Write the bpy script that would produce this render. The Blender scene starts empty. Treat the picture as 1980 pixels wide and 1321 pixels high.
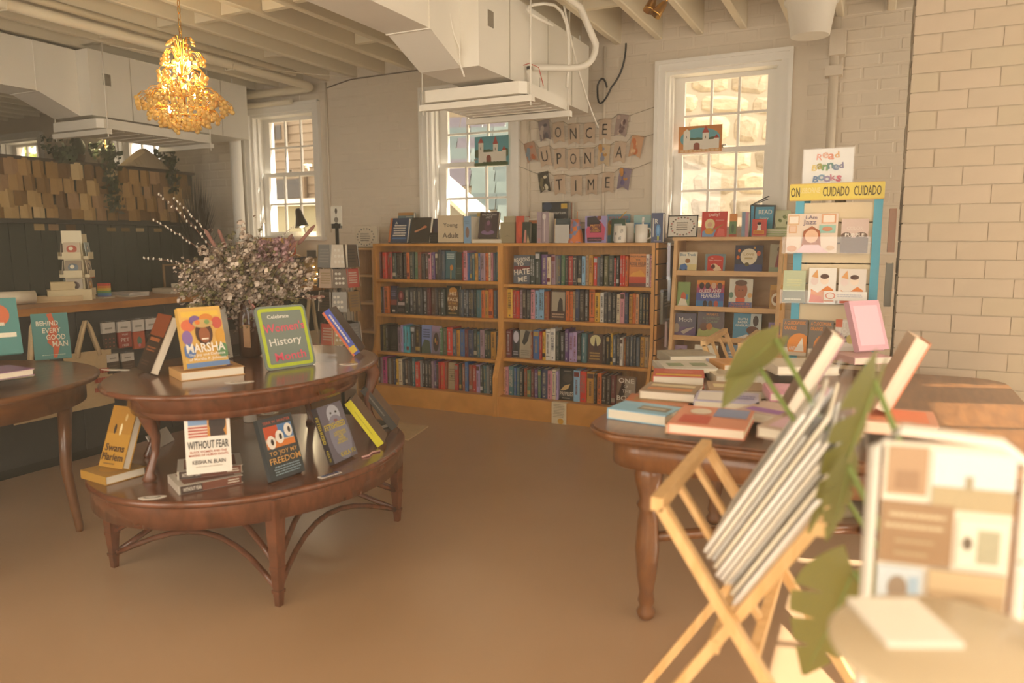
import bpy, math, random
from mathutils import Vector, Matrix
R = math.radians
S = bpy.context.scene
COL = S.collection
RND = random.Random(7)

# ------------------------------------------------------------------ camera
CAM_H, F_PX = 1.32, 1426.3
_yaw, _pit, _rol = R(26.2), R(7.75), R(-.22)
_f = Vector((-math.sin(_yaw)*math.cos(_pit), math.cos(_yaw)*math.cos(_pit), -math.sin(_pit)))
_r = Vector((math.cos(_yaw), math.sin(_yaw), 0)); _u = _r.cross(_f)
_r, _u = _r*math.cos(_rol)+_u*math.sin(_rol), _u*math.cos(_rol)-_r*math.sin(_rol)
cam_d = bpy.data.cameras.new('camera'); cam = bpy.data.objects.new('camera', cam_d); COL.objects.link(cam)
cam_d.sensor_width = 36; cam_d.sensor_fit = 'HORIZONTAL'; cam_d.lens = F_PX*36/1980
cam_d.clip_start = .02
cam.matrix_world = Matrix(((_r.x, _u.x, -_f.x, 0), (_r.y, _u.y, -_f.y, 0), (_r.z, _u.z, -_f.z, CAM_H), (0, 0, 0, 1)))
cam_d.dof.use_dof = True; cam_d.dof.focus_distance = 4.1; cam_d.dof.aperture_fstop = 1.9
S.camera = cam

# ------------------------------------------------------------------ world, sun, exposure
W = bpy.data.worlds.new('sky'); S.world = W; W.use_nodes = True
_bg = W.node_tree.nodes['Background']
_bg.inputs[0].default_value = (1.0, .86, .68, 1); _bg.inputs[1].default_value = 2.6
sun_d = bpy.data.lights.new('sun', 'SUN'); sun_d.energy = 8.5; sun_d.angle = R(.8); sun_d.color = (1, .91, .76)
sun = bpy.data.objects.new('sun', sun_d); COL.objects.link(sun)
SUN_DIR = Vector((-.70, -.22, -.66)).normalized()
sun.rotation_euler = SUN_DIR.to_track_quat('-Z', 'Y').to_euler(); sun.location = (6, 6, 6)
S.view_settings.view_transform = 'Standard'; S.view_settings.look = 'None'
S.view_settings.gamma = 1; S.view_settings.use_curve_mapping = False
S.view_settings.exposure = 0.90
S.cycles.max_bounces = 8

# ------------------------------------------------------------------ pixel helpers (1980 x 1321 frame)
def ray(px, py): return _f + _r*((px-990)/F_PX) + _u*((660.5-py)/F_PX)
def at(px, py, X=None, Y=None, Z=None):
    d = ray(px, py)
    if Z is not None: t = (Z-CAM_H)/d.z
    elif Y is not None: t = Y/d.y
    else: t = X/d.x
    return Vector((0, 0, CAM_H)) + d*t
def on(px, py, p0, n):
    d = ray(px, py); o = Vector((0, 0, CAM_H)); n = Vector(n); p0 = Vector(p0)
    return o + d*((p0-o).dot(n)/d.dot(n))

# ------------------------------------------------------------------ materials
def lin(c):
    if isinstance(c, str):
        c = c.lstrip('#'); c = [int(c[i:i+2], 16)/255 for i in (0, 2, 4)]
        return tuple(x/12.92 if x <= .04045 else ((x+.055)/1.055)**2.4 for x in c)
    return tuple(c)
_MC = {}
def M(name, col, rough=.6, metal=0, spec=.4, noise=0, scale=20, bump=0, stretch=(1, 1, 1), trans=0, coat=0, emit=None, es=0, obj=True, dist=.01):
    if name in _MC: return _MC[name]
    m = bpy.data.materials.new(name); m.use_nodes = True; nt = m.node_tree; b = nt.nodes['Principled BSDF']
    c = lin(col)
    b.inputs['Base Color'].default_value = (*c, 1); b.inputs['Roughness'].default_value = rough
    b.inputs['Metallic'].default_value = metal; b.inputs['Specular IOR Level'].default_value = spec
    if trans: b.inputs['Transmission Weight'].default_value = trans
    if coat: b.inputs['Coat Weight'].default_value = coat; b.inputs['Coat Roughness'].default_value = .12
    if emit: b.inputs['Emission Color'].default_value = (*lin(emit), 1); b.inputs['Emission Strength'].default_value = es
    if noise or bump:
        tc = nt.nodes.new('ShaderNodeTexCoord'); mp = nt.nodes.new('ShaderNodeMapping'); mp.inputs['Scale'].default_value = stretch
        nz = nt.nodes.new('ShaderNodeTexNoise'); nz.inputs['Scale'].default_value = scale; nz.inputs['Detail'].default_value = 5
        nt.links.new(tc.outputs['Object' if obj else 'Generated'], mp.inputs[0]); nt.links.new(mp.outputs[0], nz.inputs['Vector'])
        if noise:
            rp = nt.nodes.new('ShaderNodeValToRGB')
            rp.color_ramp.elements[0].position = .3; rp.color_ramp.elements[1].position = .7
            rp.color_ramp.elements[0].color = (*[x*(1-noise) for x in c], 1)
            rp.color_ramp.elements[1].color = (*[min(1, x*(1+noise)) for x in c], 1)
            nt.links.new(nz.outputs[0], rp.inputs[0]); nt.links.new(rp.outputs[0], b.inputs['Base Color'])
        if bump:
            bp = nt.nodes.new('ShaderNodeBump'); bp.inputs['Strength'].default_value = bump; bp.inputs['Distance'].default_value = dist
            nt.links.new(nz.outputs[0], bp.inputs['Height']); nt.links.new(bp.outputs[0], b.inputs['Normal'])
    _MC[name] = m; return m
def K(hexc, rough=.5, coat=0):
    return M('paint_'+hexc.lstrip('#')+('_%d' % (rough*100) if rough != .5 else '')+('_gloss' if coat else ''), hexc, rough, coat=coat)
def glassmat(name, tint=(1, 1, 1), gloss=.06, rough=.02, haze=0):
    if name in _MC: return _MC[name]
    m = bpy.data.materials.new(name); m.use_nodes = True; nt = m.node_tree; nt.nodes.clear()
    o = nt.nodes.new('ShaderNodeOutputMaterial'); t = nt.nodes.new('ShaderNodeBsdfTransparent'); g = nt.nodes.new('ShaderNodeBsdfGlossy')
    t.inputs[0].default_value = (*tint, 1); g.inputs['Roughness'].default_value = rough
    mx = nt.nodes.new('ShaderNodeMixShader'); mx.inputs[0].default_value = gloss
    nt.links.new(t.outputs[0], mx.inputs[1]); nt.links.new(g.outputs[0], mx.inputs[2])
    last = mx
    if haze:
        df = nt.nodes.new('ShaderNodeBsdfDiffuse'); df.inputs[0].default_value = (.8, .75, .68, 1)
        m2 = nt.nodes.new('ShaderNodeMixShader'); m2.inputs[0].default_value = haze
        nt.links.new(mx.outputs[0], m2.inputs[1]); nt.links.new(df.outputs[0], m2.inputs[2]); last = m2
    nt.links.new(last.outputs[0], o.inputs[0]); _MC[name] = m; return m
def woodmat(name, col, dark, rough=.4, scale=9, stretch=(1, 14, 14), coat=0):
    if name in _MC: return _MC[name]
    m = bpy.data.materials.new(name); m.use_nodes = True; nt = m.node_tree; b = nt.nodes['Principled BSDF']
    tc = nt.nodes.new('ShaderNodeTexCoord'); mp = nt.nodes.new('ShaderNodeMapping'); mp.inputs['Scale'].default_value = stretch
    nz = nt.nodes.new('ShaderNodeTexNoise'); nz.inputs['Scale'].default_value = scale; nz.inputs['Detail'].default_value = 7; nz.inputs['Distortion'].default_value = .6
    rp = nt.nodes.new('ShaderNodeValToRGB'); rp.color_ramp.elements[0].position = .32; rp.color_ramp.elements[1].position = .68
    rp.color_ramp.elements[0].color = (*lin(dark), 1); rp.color_ramp.elements[1].color = (*lin(col), 1)
    nt.links.new(tc.outputs['Object'], mp.inputs[0]); nt.links.new(mp.outputs[0], nz.inputs['Vector']); nt.links.new(nz.outputs[0], rp.inputs[0])
    nt.links.new(rp.outputs[0], b.inputs['Base Color']); b.inputs['Roughness'].default_value = rough
    if coat: b.inputs['Coat Weight'].default_value = coat; b.inputs['Coat Roughness'].default_value = .15
    _MC[name] = m; return m

CREAM = M('cream_wall_paint', '#ded0bb', .75, noise=.05, scale=6, bump=.35, dist=.006)
BEAM = M('cream_beam_paint', '#e3d6bb', .65, noise=.04, scale=4, bump=.2, stretch=(1, .2, 1))
WHITE = M('white_gloss_paint', '#efeae0', .4)
DUCT = M('white_duct_paint', '#ece5d6', .45, noise=.03, scale=3)
MAPLE = woodmat('golden_maple', '#dea04a', '#c68a36', .38, 5, (1.2, 10, 1.2))
MAPLEV = woodmat('golden_maple_upright', '#e0a450', '#ca8e40', .38, 5, (10, 10, 1))
BIRCH = woodmat('pale_birch', '#dfb57c', '#cda064', .42, 5, (1.2, 10, 3))
BEECH = woodmat('beech_rack_wood', '#e3bd86', '#d2a86e', .4, 6, (8, 8, 1.5))
MAHOG = woodmat('mahogany', '#7f4c31', '#5e3721', .22, 4, (1.5, 9, 3), coat=.6)
WALNUT = woodmat('walnut_stain', '#8a5a30', '#6a4222', .28, 4, (9, 1.5, 3), coat=.4)
COUNTER = woodmat('counter_oak', '#b9803f', '#95622c', .35, 4, (9, 1.2, 3))
BLACK = M('black_enamel', '#15130f', .35)
GOLD = M('gold_metal', '#e0a838', .22, 1)
BRASS = M('brass_metal', '#c89a4a', .25, 1)
STEEL = M('steel', '#b0aca4', .3, 1)
PAGES = M('book_pages', '#e9dfcb', .8, noise=.1, scale=3, stretch=(1, 160, 1))
GLASS = glassmat('window_glass')
ACRYL = glassmat('clear_acrylic', (.99, .99, .99), .04, .03, .0)
CELLO = glassmat('clear_plastic_sleeve', (1, 1, 1), .10, .12, .03)
KRAFT = M('kraft_canvas', '#cdb48a', .85, noise=.06, scale=60)
DGREEN = M('dark_green_paint', '#2f3327', .55, noise=.1, scale=5)
CHAR = M('charcoal_panel_paint', '#3a3a38', .6, noise=.06, scale=4)

# ------------------------------------------------------------------ mesh builder
class MB:
    def __init__(s): s.v = []; s.f = []; s.m = []; s.sm = []; s.mats = []; s.T = None
    def mi(s, m):
        if m not in s.mats: s.mats.append(m)
        return s.mats.index(m)
    def add(s, vs, fs, m, smooth=False):
        o = len(s.v); k = s.mi(m)
        for v in vs:
            v = Vector(v); s.v.append(s.T @ v if s.T is not None else v)
        for f in fs: s.f.append([i+o for i in f]); s.m.append(k); s.sm.append(smooth)
        return s
    def box(s, x0, x1, y0, y1, z0, z1, m):
        return s.add([(x0, y0, z0), (x1, y0, z0), (x1, y1, z0), (x0, y1, z0), (x0, y0, z1), (x1, y0, z1), (x1, y1, z1), (x0, y1, z1)],
                     [(0, 3, 2, 1), (4, 5, 6, 7), (0, 1, 5, 4), (1, 2, 6, 5), (2, 3, 7, 6), (3, 0, 4, 7)], m)
    def quad(s, a, b, c, d, m): return s.add([a, b, c, d], [(0, 1, 2, 3)], m)
    def prism(s, poly, a, b, m, ax='z', smooth=False):
        n = len(poly)
        def P3(p, h): return {'z': (p[0], p[1], h), 'y': (p[0], h, p[1]), 'x': (h, p[0], p[1])}[ax]
        vs = [P3(p, a) for p in poly]+[P3(p, b) for p in poly]
        s.add(vs, [tuple(range(n-1, -1, -1)), tuple(range(n, 2*n))], m)
        o = len(s.v)-2*n; k = s.mi(m)
        for i in range(n):
            j = (i+1) % n; s.f.append([o+i, o+j, o+n+j, o+n+i]); s.m.append(k); s.sm.append(smooth)
        return s
    def tube(s, pts, r, m, n=8, caps=True, closed=False):
        pts = [Vector(p) for p in pts]; N = len(pts); rr = r if isinstance(r, (list, tuple)) else [r]*N
        vs = []; up = None
        for i, p in enumerate(pts):
            if closed: t = (pts[(i+1) % N]-pts[i-1])
            else: t = (pts[min(i+1, N-1)]-pts[max(i-1, 0)])
            if t.length < 1e-9: t = Vector((0, 0, 1))
            t.normalize()
            if up is None or abs(up.dot(t)) > .98: up = Vector((0, 0, 1)) if abs(t.z) < .9 else Vector((1, 0, 0))
            a = t.cross(up).normalized(); b = a.cross(t).normalized(); up = b
            for k in range(n):
                an = 2*math.pi*k/n; vs.append(p+(a*math.cos(an)+b*math.sin(an))*rr[i])
        fs = []
        for i in range(N if closed else N-1):
            j = (i+1) % N
            for k in range(n): fs.append((i*n+k, i*n+(k+1) % n, j*n+(k+1) % n, j*n+k))
        s.add(vs, fs, m, True)
        if caps and not closed:
            o = len(s.v)-len(vs); q = s.mi(m)
            s.f.append([o+k for k in range(n-1, -1, -1)]); s.m.append(q); s.sm.append(False)
            s.f.append([o+(N-1)*n+k for k in range(n)]); s.m.append(q); s.sm.append(False)
        return s
    def lathe(s, prof, m, n=24, c=(0, 0, 0), smooth=True):
        vs = []; 
        for r, z in prof:
            for k in range(n):
                a = 2*math.pi*k/n; vs.append((c[0]+r*math.cos(a), c[1]+r*math.sin(a), c[2]+z))
        fs = []
        for i in range(len(prof)-1):
            for k in range(n): fs.append((i*n+k, i*n+(k+1) % n, (i+1)*n+(k+1) % n, (i+1)*n+k))
        fs.append(tuple(range(n-1, -1, -1))); fs.append(tuple((len(prof)-1)*n+k for k in range(n)))
        return s.add(vs, fs, m, smooth)
    def ell(s, c, r, m, n=10, k=6, rot=None):
        if not isinstance(r, (list, tuple)): r = (r, r, r)
        vs = []; 
        for j in range(1, k):
            ph = math.pi*j/k
            for i in range(n):
                a = 2*math.pi*i/n; vs.append(Vector((r[0]*math.sin(ph)*math.cos(a), r[1]*math.sin(ph)*math.sin(a), r[2]*math.cos(ph))))
        vs += [Vector((0, 0, r[2])), Vector((0, 0, -r[2]))]
        fs = []
        for j in range(k-2):
            for i in range(n): fs.append((j*n+i, (j+1)*n+i, (j+1)*n+(i+1) % n, j*n+(i+1) % n))
        t, b = len(vs)-2, len(vs)-1
        for i in range(n): fs.append((t, i, (i+1) % n)); fs.append((b, (k-2)*n+(i+1) % n, (k-2)*n+i))
        c = Vector(c)
        return s.add([(rot @ v if rot is not None else v)+c for v in vs], fs, m, True)
    def mesh(s, name='mesh'):
        me = bpy.data.meshes.new(name); me.from_pydata([tuple(v) for v in s.v], [], s.f)
        for m in s.mats: me.materials.append(m)
        me.polygons.foreach_set('material_index', s.m); me.polygons.foreach_set('use_smooth', s.sm)
        me.update(); return me
    def obj(s, name, parent=None, loc=None, rot=None, kind=None):
        o = bpy.data.objects.new(name, s.mesh(name)); COL.objects.link(o)
        if parent is not None: o.parent = parent
        if loc is not None: o.location = loc
        if rot is not None: o.rotation_euler = rot
        if kind: o['kind'] = kind
        return o
def link(name, me, parent=None, loc=None, rot=None, scale=None):
    o = bpy.data.objects.new(name, me); COL.objects.link(o)
    if parent is not None: o.parent = parent
    if loc is not None: o.location = loc
    if rot is not None: o.rotation_euler = rot
    if scale is not None: o.scale = scale
    return o
def tag(o, label, cat, group=None):
    o['label'] = label; o['category'] = cat
    if group: o['group'] = group
    return o
def thing(name, label, cat, loc=(0, 0, 0), rz=0, group=None, rot=None):
    o = bpy.data.objects.new(name, None); COL.objects.link(o); o.empty_display_size = .05
    o.location = loc; o.rotation_euler = rot if rot else (0, 0, rz)
    return tag(o, label, cat, group)
def struct(name, loc=(0, 0, 0)):
    o = bpy.data.objects.new(name, None); COL.objects.link(o); o.location = loc; o['kind'] = 'structure'; return o
def dup(root, loc, rz=None, label=None, group=None, parent=None):
    r = root.copy(); COL.objects.link(r); r.location = loc
    if rz is not None: r.rotation_euler = (0, 0, rz)
    if label: r['label'] = label
    if group: r['group'] = group
    for ch in list(root.children):
        c = ch.copy(); COL.objects.link(c); c.parent = r
        for g in list(ch.children):
            d = g.copy(); COL.objects.link(d); d.parent = c
    return r

# ------------------------------------------------------------------ lettering and flat print
_TX = {}
def textgeo(body, bold=.0, align='CENTER'):
    k = (body, bold, align)
    if k not in _TX:
        cu = bpy.data.curves.new('t', 'FONT'); cu.body = body; cu.align_x = align; cu.offset = bold; cu.resolution_u = 2
        cu.space_line = .82
        o = bpy.data.objects.new('t', cu); me = o.to_mesh()
        vs = [v.co.copy() for v in me.vertices]; fs = [tuple(p.vertices) for p in me.polygons]
        o.to_mesh_clear(); bpy.data.objects.remove(o); bpy.data.curves.remove(cu)
        _TX[k] = (vs, fs)
    return _TX[k]
LAY = .0005
def printmesh(mb, specs, w, h, y0=0, org=None):
    """flat print on a w x h panel facing -y: local x in [-w/2,w/2], z in [0,h]; uv given 0..1"""
    X = lambda u: (u-.5)*w
    Z = lambda v: v*h
    for i, sp in enumerate(specs):
        y = y0-LAY*(i+1); k = sp[0]
        if k == 'r':
            _, a, b, c, d, col = sp; mb.quad((X(a), y, Z(b)), (X(c), y, Z(b)), (X(c), y, Z(d)), (X(a), y, Z(d)), K(col))
        elif k == 'e':
            _, cu, cv, ru, rv, col = sp; n = 20
            mb.add([(X(min(1, max(0, cu+ru*math.cos(2*math.pi*j/n)))), y, Z(min(1, max(0, cv+rv*math.sin(2*math.pi*j/n))))) for j in range(n)], [tuple(range(n))], K(col))
        elif k == 'p':
            _, pts, col = sp; mb.add([(X(a), y, Z(b)) for a, b in pts], [tuple(range(len(pts)))], K(col))
        elif k == 't':   # text, u, v, height (fraction of h), colour, max width fraction, bold, slant
            _, tx, u, v, hh, col = sp[:6]; mw = sp[6] if len(sp) > 6 else .92; bold = sp[7] if len(sp) > 7 else .012; rot = sp[8] if len(sp) > 8 else 0
            vs, fs = textgeo(tx, bold)
            if not vs: continue
            mnx = min(q.x for q in vs); mxx = max(q.x for q in vs); mny = min(q.y for q in vs); mxy = max(q.y for q in vs)
            lines = tx.count('\n')+1
            sy = hh*h*lines/max(mxy-mny, 1e-6)*(.93 if lines > 1 else 1); sx = min(sy*1.15, mw*w/max(mxx-mnx, 1e-6)) if sp[-1] != 'fit' else mw*w/max(mxx-mnx, 1e-6)
            cx, cy = (mnx+mxx)/2, (mny+mxy)/2; ca, sa = math.cos(R(rot) if rot != 'fit' else 0), math.sin(R(rot) if rot != 'fit' else 0)
            out = []
            for q in vs:
                a, b = (q.x-cx)*sx, (q.y-cy)*sy
                out.append((X(u)+a*ca-b*sa, y, Z(v)+a*sa+b*ca))
            mb.add(out, fs, K(col))
        elif k == 'l':   # illegible lettering: rows of short strokes
            _, u0, v0, u1, v1, rows, col = sp[:7]; rr = random.Random(int(u0*977+v0*733+rows*31+w*1e4))
            rh = (v1-v0)/rows
            for q in range(rows):
                u = u0+rr.uniform(0, .06)*(u1-u0); v = v1-(q+.78)*rh; e = u1-rr.uniform(0, .12)*(u1-u0)
                while u < e:
                    g = rr.uniform(.02, .06)*(u1-u0)*2; g = min(g, e-u)
                    mb.quad((X(u), y, Z(v)), (X(u+g*.82), y, Z(v)), (X(u+g*.82), y, Z(v+rh*.5)), (X(u), y, Z(v+rh*.5)), K(col)); u += g
    return mb

# ------------------------------------------------------------------ books
def book_parts(root, w, h, t, cov, prints=(), spine='l', board=.0025, pap=False, spine_print=(), coat=.15, pages=True, back=None):
    """closed book standing: width x, height z, front cover facing -y, back at +y; origin at bottom centre"""
    c = cov if not isinstance(cov, str) else K(cov, .42, coat)
    o = 0 if pap else .004
    mb = MB(); y0, y1 = -t/2, t/2
    mb.box(-w/2, w/2, y0, y0+board, 0, h, c); mb.box(-w/2, w/2, y1-board, y1, 0, h, K(back, .42, coat) if back else c)
    sx = -w/2 if spine == 'l' else w/2-board
    mb.box(sx, sx+board, y0+board, y1-board, 0, h, c)
    mb.obj('cover', root)
    a, b = (-w/2+board, w/2-o) if spine == 'l' else (-w/2+o, w/2-board)
    MB().box(a, b, y0+board, y1-board, o, h-o, PAGES).obj('page_block', root)
    if prints:
        printmesh(MB(), prints, w, h, y0).obj('cover_print', root)
    if spine_print:
        # spine strip: text runs down; panel width t, height h, facing -x (spine 'l') or +x
        q = printmesh(MB(), spine_print, h, t, 0).obj('spine_print', root)
        q.rotation_euler = (R(90), R(90), R(0)) if False else (0, 0, 0)
        if spine == 'l': q.matrix_local = Matrix(((0, 1, 0, -w/2), (0, 0, -1, t/2), (-1, 0, 0, h/2), (0, 0, 0, 1)))
        else: q.matrix_local = Matrix(((0, -1, 0, w/2), (0, 0, 1, -t/2), (-1, 0, 0, h/2), (0, 0, 0, 1)))
    return root
def book(label, loc, w, h, t, cov, prints=(), rz=0, lean=0, group=None, name='book', spine='l', flat=False, cat='book', **kw):
    """lean>0 tips the top backwards; flat lays the book with its front cover up, spine to the left"""
    root = thing(name, label, cat, loc, 0, group)
    if flat: root.matrix_world = Matrix.Translation(Vector(loc)+Vector((0, 0, t/2))) @ Matrix.Rotation(rz, 4, 'Z') @ Matrix.Rotation(R(-90), 4, 'X') @ Matrix.Translation((0, 0, -h/2))
    else: root.matrix_world = Matrix.Translation(Vector(loc)) @ Matrix.Rotation(rz, 4, 'Z') @ Matrix.Translation((0, -t/2*math.cos(lean), t/2*math.sin(lean))) @ Matrix.Rotation(-lean, 4, 'X') @ Matrix.Translation((0, 0, 0))
    return book_parts(root, w, h, t, cov, prints, spine, **kw)
# ================================================================== SETTING
XL, XR, YF, YB = -9.6, 2.0, -1.0, 5.25
ZJ, ZC = 2.70, 2.95
# floor
def floormat():
    m = bpy.data.materials.new('polished_concrete'); m.use_nodes = True; nt = m.node_tree; b = nt.nodes['Principled BSDF']
    tc = nt.nodes.new('ShaderNodeTexCoord')
    n1 = nt.nodes.new('ShaderNodeTexNoise'); n1.inputs['Scale'].default_value = 1.1; n1.inputs['Detail'].default_value = 4; n1.inputs['Roughness'].default_value = .5
    rp = nt.nodes.new('ShaderNodeValToRGB'); e = rp.color_ramp.elements
    e[0].position = .1; e[0].color = (*lin('#a98763'), 1); e[1].position = .9; e[1].color = (*lin('#c7a582'), 1)
    nt.links.new(tc.outputs['Object'], n1.inputs['Vector'])
    nt.links.new(n1.outputs[0], rp.inputs[0]); nt.links.new(rp.outputs[0], b.inputs['Base Color'])
    b.inputs['Roughness'].default_value = .3
    b.inputs['Specular IOR Level'].default_value = .5
    return m
MB().box(XL-.3, XR+.3, YF-.3, YB+.3, -.1, 0, floormat()).obj('floor', kind='structure')

# back wall with window openings
WX = [-4.89, -2.95, -1.0, -6.85, -8.80]           # window centres
OW, OZ0, OZ1 = .378, 1.37, 2.475
mb = MB(); segs = sorted(WX); x = XL-.25
for c in segs:
    mb.box(x, c-OW, YB, YB+.25, 0, ZC, CREAM)
    mb.box(c-OW, c+OW, YB, YB+.25, 0, OZ0, CREAM); mb.box(c-OW, c+OW, YB, YB+.25, OZ1, ZC, CREAM); x = c+OW
mb.box(x, XR+.25, YB, YB+.25, 0, ZC, CREAM)
wall_back = mb.obj('wall_back', kind='structure')
# painted bricks in relief
def brickmesh(w):
    h, d, e = .068, .0032, .006
    mb = MB()
    vs = [(-w/2, 0, 0), (w/2, 0, 0), (w/2, 0, h), (-w/2, 0, h), (-w/2+e, -d, e), (w/2-e, -d, e), (w/2-e, -d, h-e), (-w/2+e, -d, h-e)]
    mb.add(vs, [(4, 5, 6, 7), (0, 1, 5, 4), (1, 2, 6, 5), (2, 3, 7, 6), (3, 0, 4, 7)], CREAM); return mb
bm_full = brickmesh(.2).mesh('brick')
cand = []
row = 0; z = .39
while z < ZC-.07:
    x = XL+(.105 if row % 2 else 0)
    while x < XR:
        if not any(abs(x-c) < OW+.17 and OZ0-.12 < z+.03 < OZ1+.09 for c in WX) and x > -6.4 and (z > 1.15 or x > -.6): cand.append((x, z))
        x += .21
    z += .077; row += 1
vis = sorted(cand, key=lambda q: (abs(q[0]+1.2)+(2 if q[1] < 1.42 or q[1] > 2.8 else 0)+(1.5 if q[0] > .2 else 0)))
for x, z in vis[:300]:
    link('brick', bm_full, wall_back, (x+RND.uniform(-.003, .003), YB+.001+RND.uniform(-.0015, .0015), z), (RND.uniform(-.012, .012), RND.uniform(-.008, .008), RND.uniform(-.006, .006)))
mb = MB()
for x, z in vis[300:]:
    mb.T = Matrix.Translation((x+RND.uniform(-.003, .003), YB+.001+RND.uniform(-.0015, .0015), z)); q = brickmesh(.2); mb.add(q.v, q.f, CREAM)
mb.T = None; mb.obj('bricks', wall_back, kind='stuff')

MB().box(XL-.25, XL, YF, YB, 0, ZC, CREAM).obj('wall_left', kind='structure')
# right wall with tall windows that let the sun in
mb = MB(); ys = [(-.5, 1.65), (1.85, 3.6), (3.8, 5.08)]; y = YF
for a, b in ys:
    mb.box(XR, XR+.25, y, a, 0, ZC, CREAM); mb.box(XR, XR+.25, a, b, 0, .45, CREAM); mb.box(XR, XR+.25, a, b, 2.68, ZC, CREAM); y = b
mb.box(XR, XR+.25, y, YB, 0, ZC, CREAM)
wr = mb.obj('wall_right', kind='structure')
for i, (a, b) in enumerate(ys):
    w = struct('window_%d' % (6+i)); mb = MB()
    for q in (a, b-.05): mb.box(XR+.08, XR+.13, q, q+.05, .45, 2.68, WHITE)
    for q in (.45, 1.55, 2.63): mb.box(XR+.08, XR+.13, a, b, q, q+.05, WHITE)
    mb.obj('sash', w)
    for j in range(1, 4):
        yy = a+(b-a)*j/4; MB().box(XR+.09, XR+.12, yy-.012, yy+.012, .6, 2.55, WHITE).obj('muntin', w)
    for q in (.88, 1.22, 1.9, 2.23): MB().box(XR+.09, XR+.12, a, b, q-.012, q+.012, WHITE).obj('muntin', w)
# shop front behind the photographer
mb = MB(); xs = [(-4.2, -2.2), (-1.6, 1.7)]; x = XL
for a, b in xs:
    mb.box(x, a, YF-.25, YF, 0, ZC, CREAM); mb.box(a, b, YF-.25, YF, 0, .4, CREAM); mb.box(a, b, YF-.25, YF, 2.6, ZC, CREAM); x = b
mb.box(x, XR, YF-.25, YF, 0, ZC, CREAM); mb.obj('wall_front', kind='structure')

# ceiling deck, joists, blocking
ceil = MB().box(XL-.25, XR+.25, YF-.25, YB+.25, ZC, ZC+.1, BEAM).obj('ceiling', kind='structure')
jm = MB(); L = YB-YF; e = .006
jm.prism([(-.024, .25), (-.024, e), (-.024+e, 0), (.024-e, 0), (.024, e), (.024, .25)], YF, YB, BEAM, 'y'); jme = jm.mesh('joist')
JX = [-1.448+.29*k for k in range(-28, 12)]
for x in JX: link('joist', jme, ceil, (x+RND.uniform(-.008, .008), 0, ZJ))
blk = MB().box(-.12, .12, -.02, .02, 0, .2, BEAM).mesh('blocking')
for k, x in enumerate(JX[:-1]):
    if -6.2 < x < 1: link('blocking', blk, ceil, (x+.145, 3.55+.05*(k % 2), ZJ+.02))
    if -6.2 < x < 1 and k % 3 == 0: link('blocking', blk, ceil, (x+.145, 4.5, ZJ+.03))

# windows in the back wall
def window(n, xc):
    w = struct('window_%d' % n, (xc, YB, 0)); T, D = .066, .035
    mb = MB()
    for s in (-1, 1):
        a, b = sorted((s*OW, s*(OW+T))); mb.box(a, b, -D, 0, OZ0-.04, OZ1-.0002, WHITE)
        a, b = sorted((s*(OW+T-.018), s*(OW+T+.006))); mb.box(a, b, -D-.014, -D, OZ0-.04, OZ1+T-.0182, WHITE)
    mb.box(-OW-T, OW+T, -D-.001, 0, OZ1, OZ1+T, WHITE); mb.box(-OW-T-.006, OW+T+.006, -D-.014, -D, OZ1+T-.018, OZ1+T+.006, WHITE)
    mb.obj('casing', w)
    mb = MB()
    for s in (-1, 1):
        a, b = sorted((s*OW, s*(OW-.022))); mb.box(a, b, -.002, .25, OZ0, OZ1, WHITE)
        a, b = sorted((s*(OW-.022), s*(OW-.036))); mb.box(a, b, .05, .085, OZ0, OZ1-.022, WHITE); mb.box(a, b, .17, .25, OZ0, OZ1-.022, WHITE)
    mb.box(-OW, OW, 0, .25, OZ1-.022, OZ1, WHITE); mb.obj('jamb', w)
    MB().box(-OW-.09, OW+.09, -.07, .25, OZ0-.035, OZ0, WHITE).obj('window_sill', w)
    ZM = 1.93
    for nm, z0, z1, y in (('upper_sash', ZM-.012, OZ1-.022, .125), ('lower_sash', OZ0, ZM+.028, .092)):
        a = OW-.022; g = .278; mb = MB()
        mb.box(-a, -g, y, y+.03, z0, z1, WHITE); mb.box(g, a, y, y+.03, z0, z1, WHITE)
        zb = z0+(.035 if nm[0] == 'u' else .045); zt = z1-(.03 if nm[0] == 'u' else .035)
        mb.box(-g, g, y, y+.03, z0, zb, WHITE); mb.box(-g, g, y, y+.03, zt, z1, WHITE)
        sa = mb.obj(nm, w)
        for x in (-.093, .093): MB().box(x-.008, x+.008, y+.004, y+.026, zb, zt, WHITE).obj('muntin', sa)
        zm = (zb+zt)/2; MB().box(-g, g, y+.005, y+.025, zm-.008, zm+.008, WHITE).obj('muntin', sa)
        for i in range(3):
            for q in range(2):
                x0 = (-g, -.085, .101)[i]; x1 = (-.101, .085, g)[i]; a0, a1 = ((zb, zm-.008), (zm+.008, zt))[q]
                MB().box(x0, x1, y+.013, y+.016, a0, a1, GLASS).obj('pane', sa)
    MB().tube([(0, .09, ZM+.03), (0, .075, ZM+.04), (.03, .07, ZM+.042)], .006, STEEL, 6).obj('sash_latch', w)
for i, c in enumerate(WX): window(i+1, c)

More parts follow.
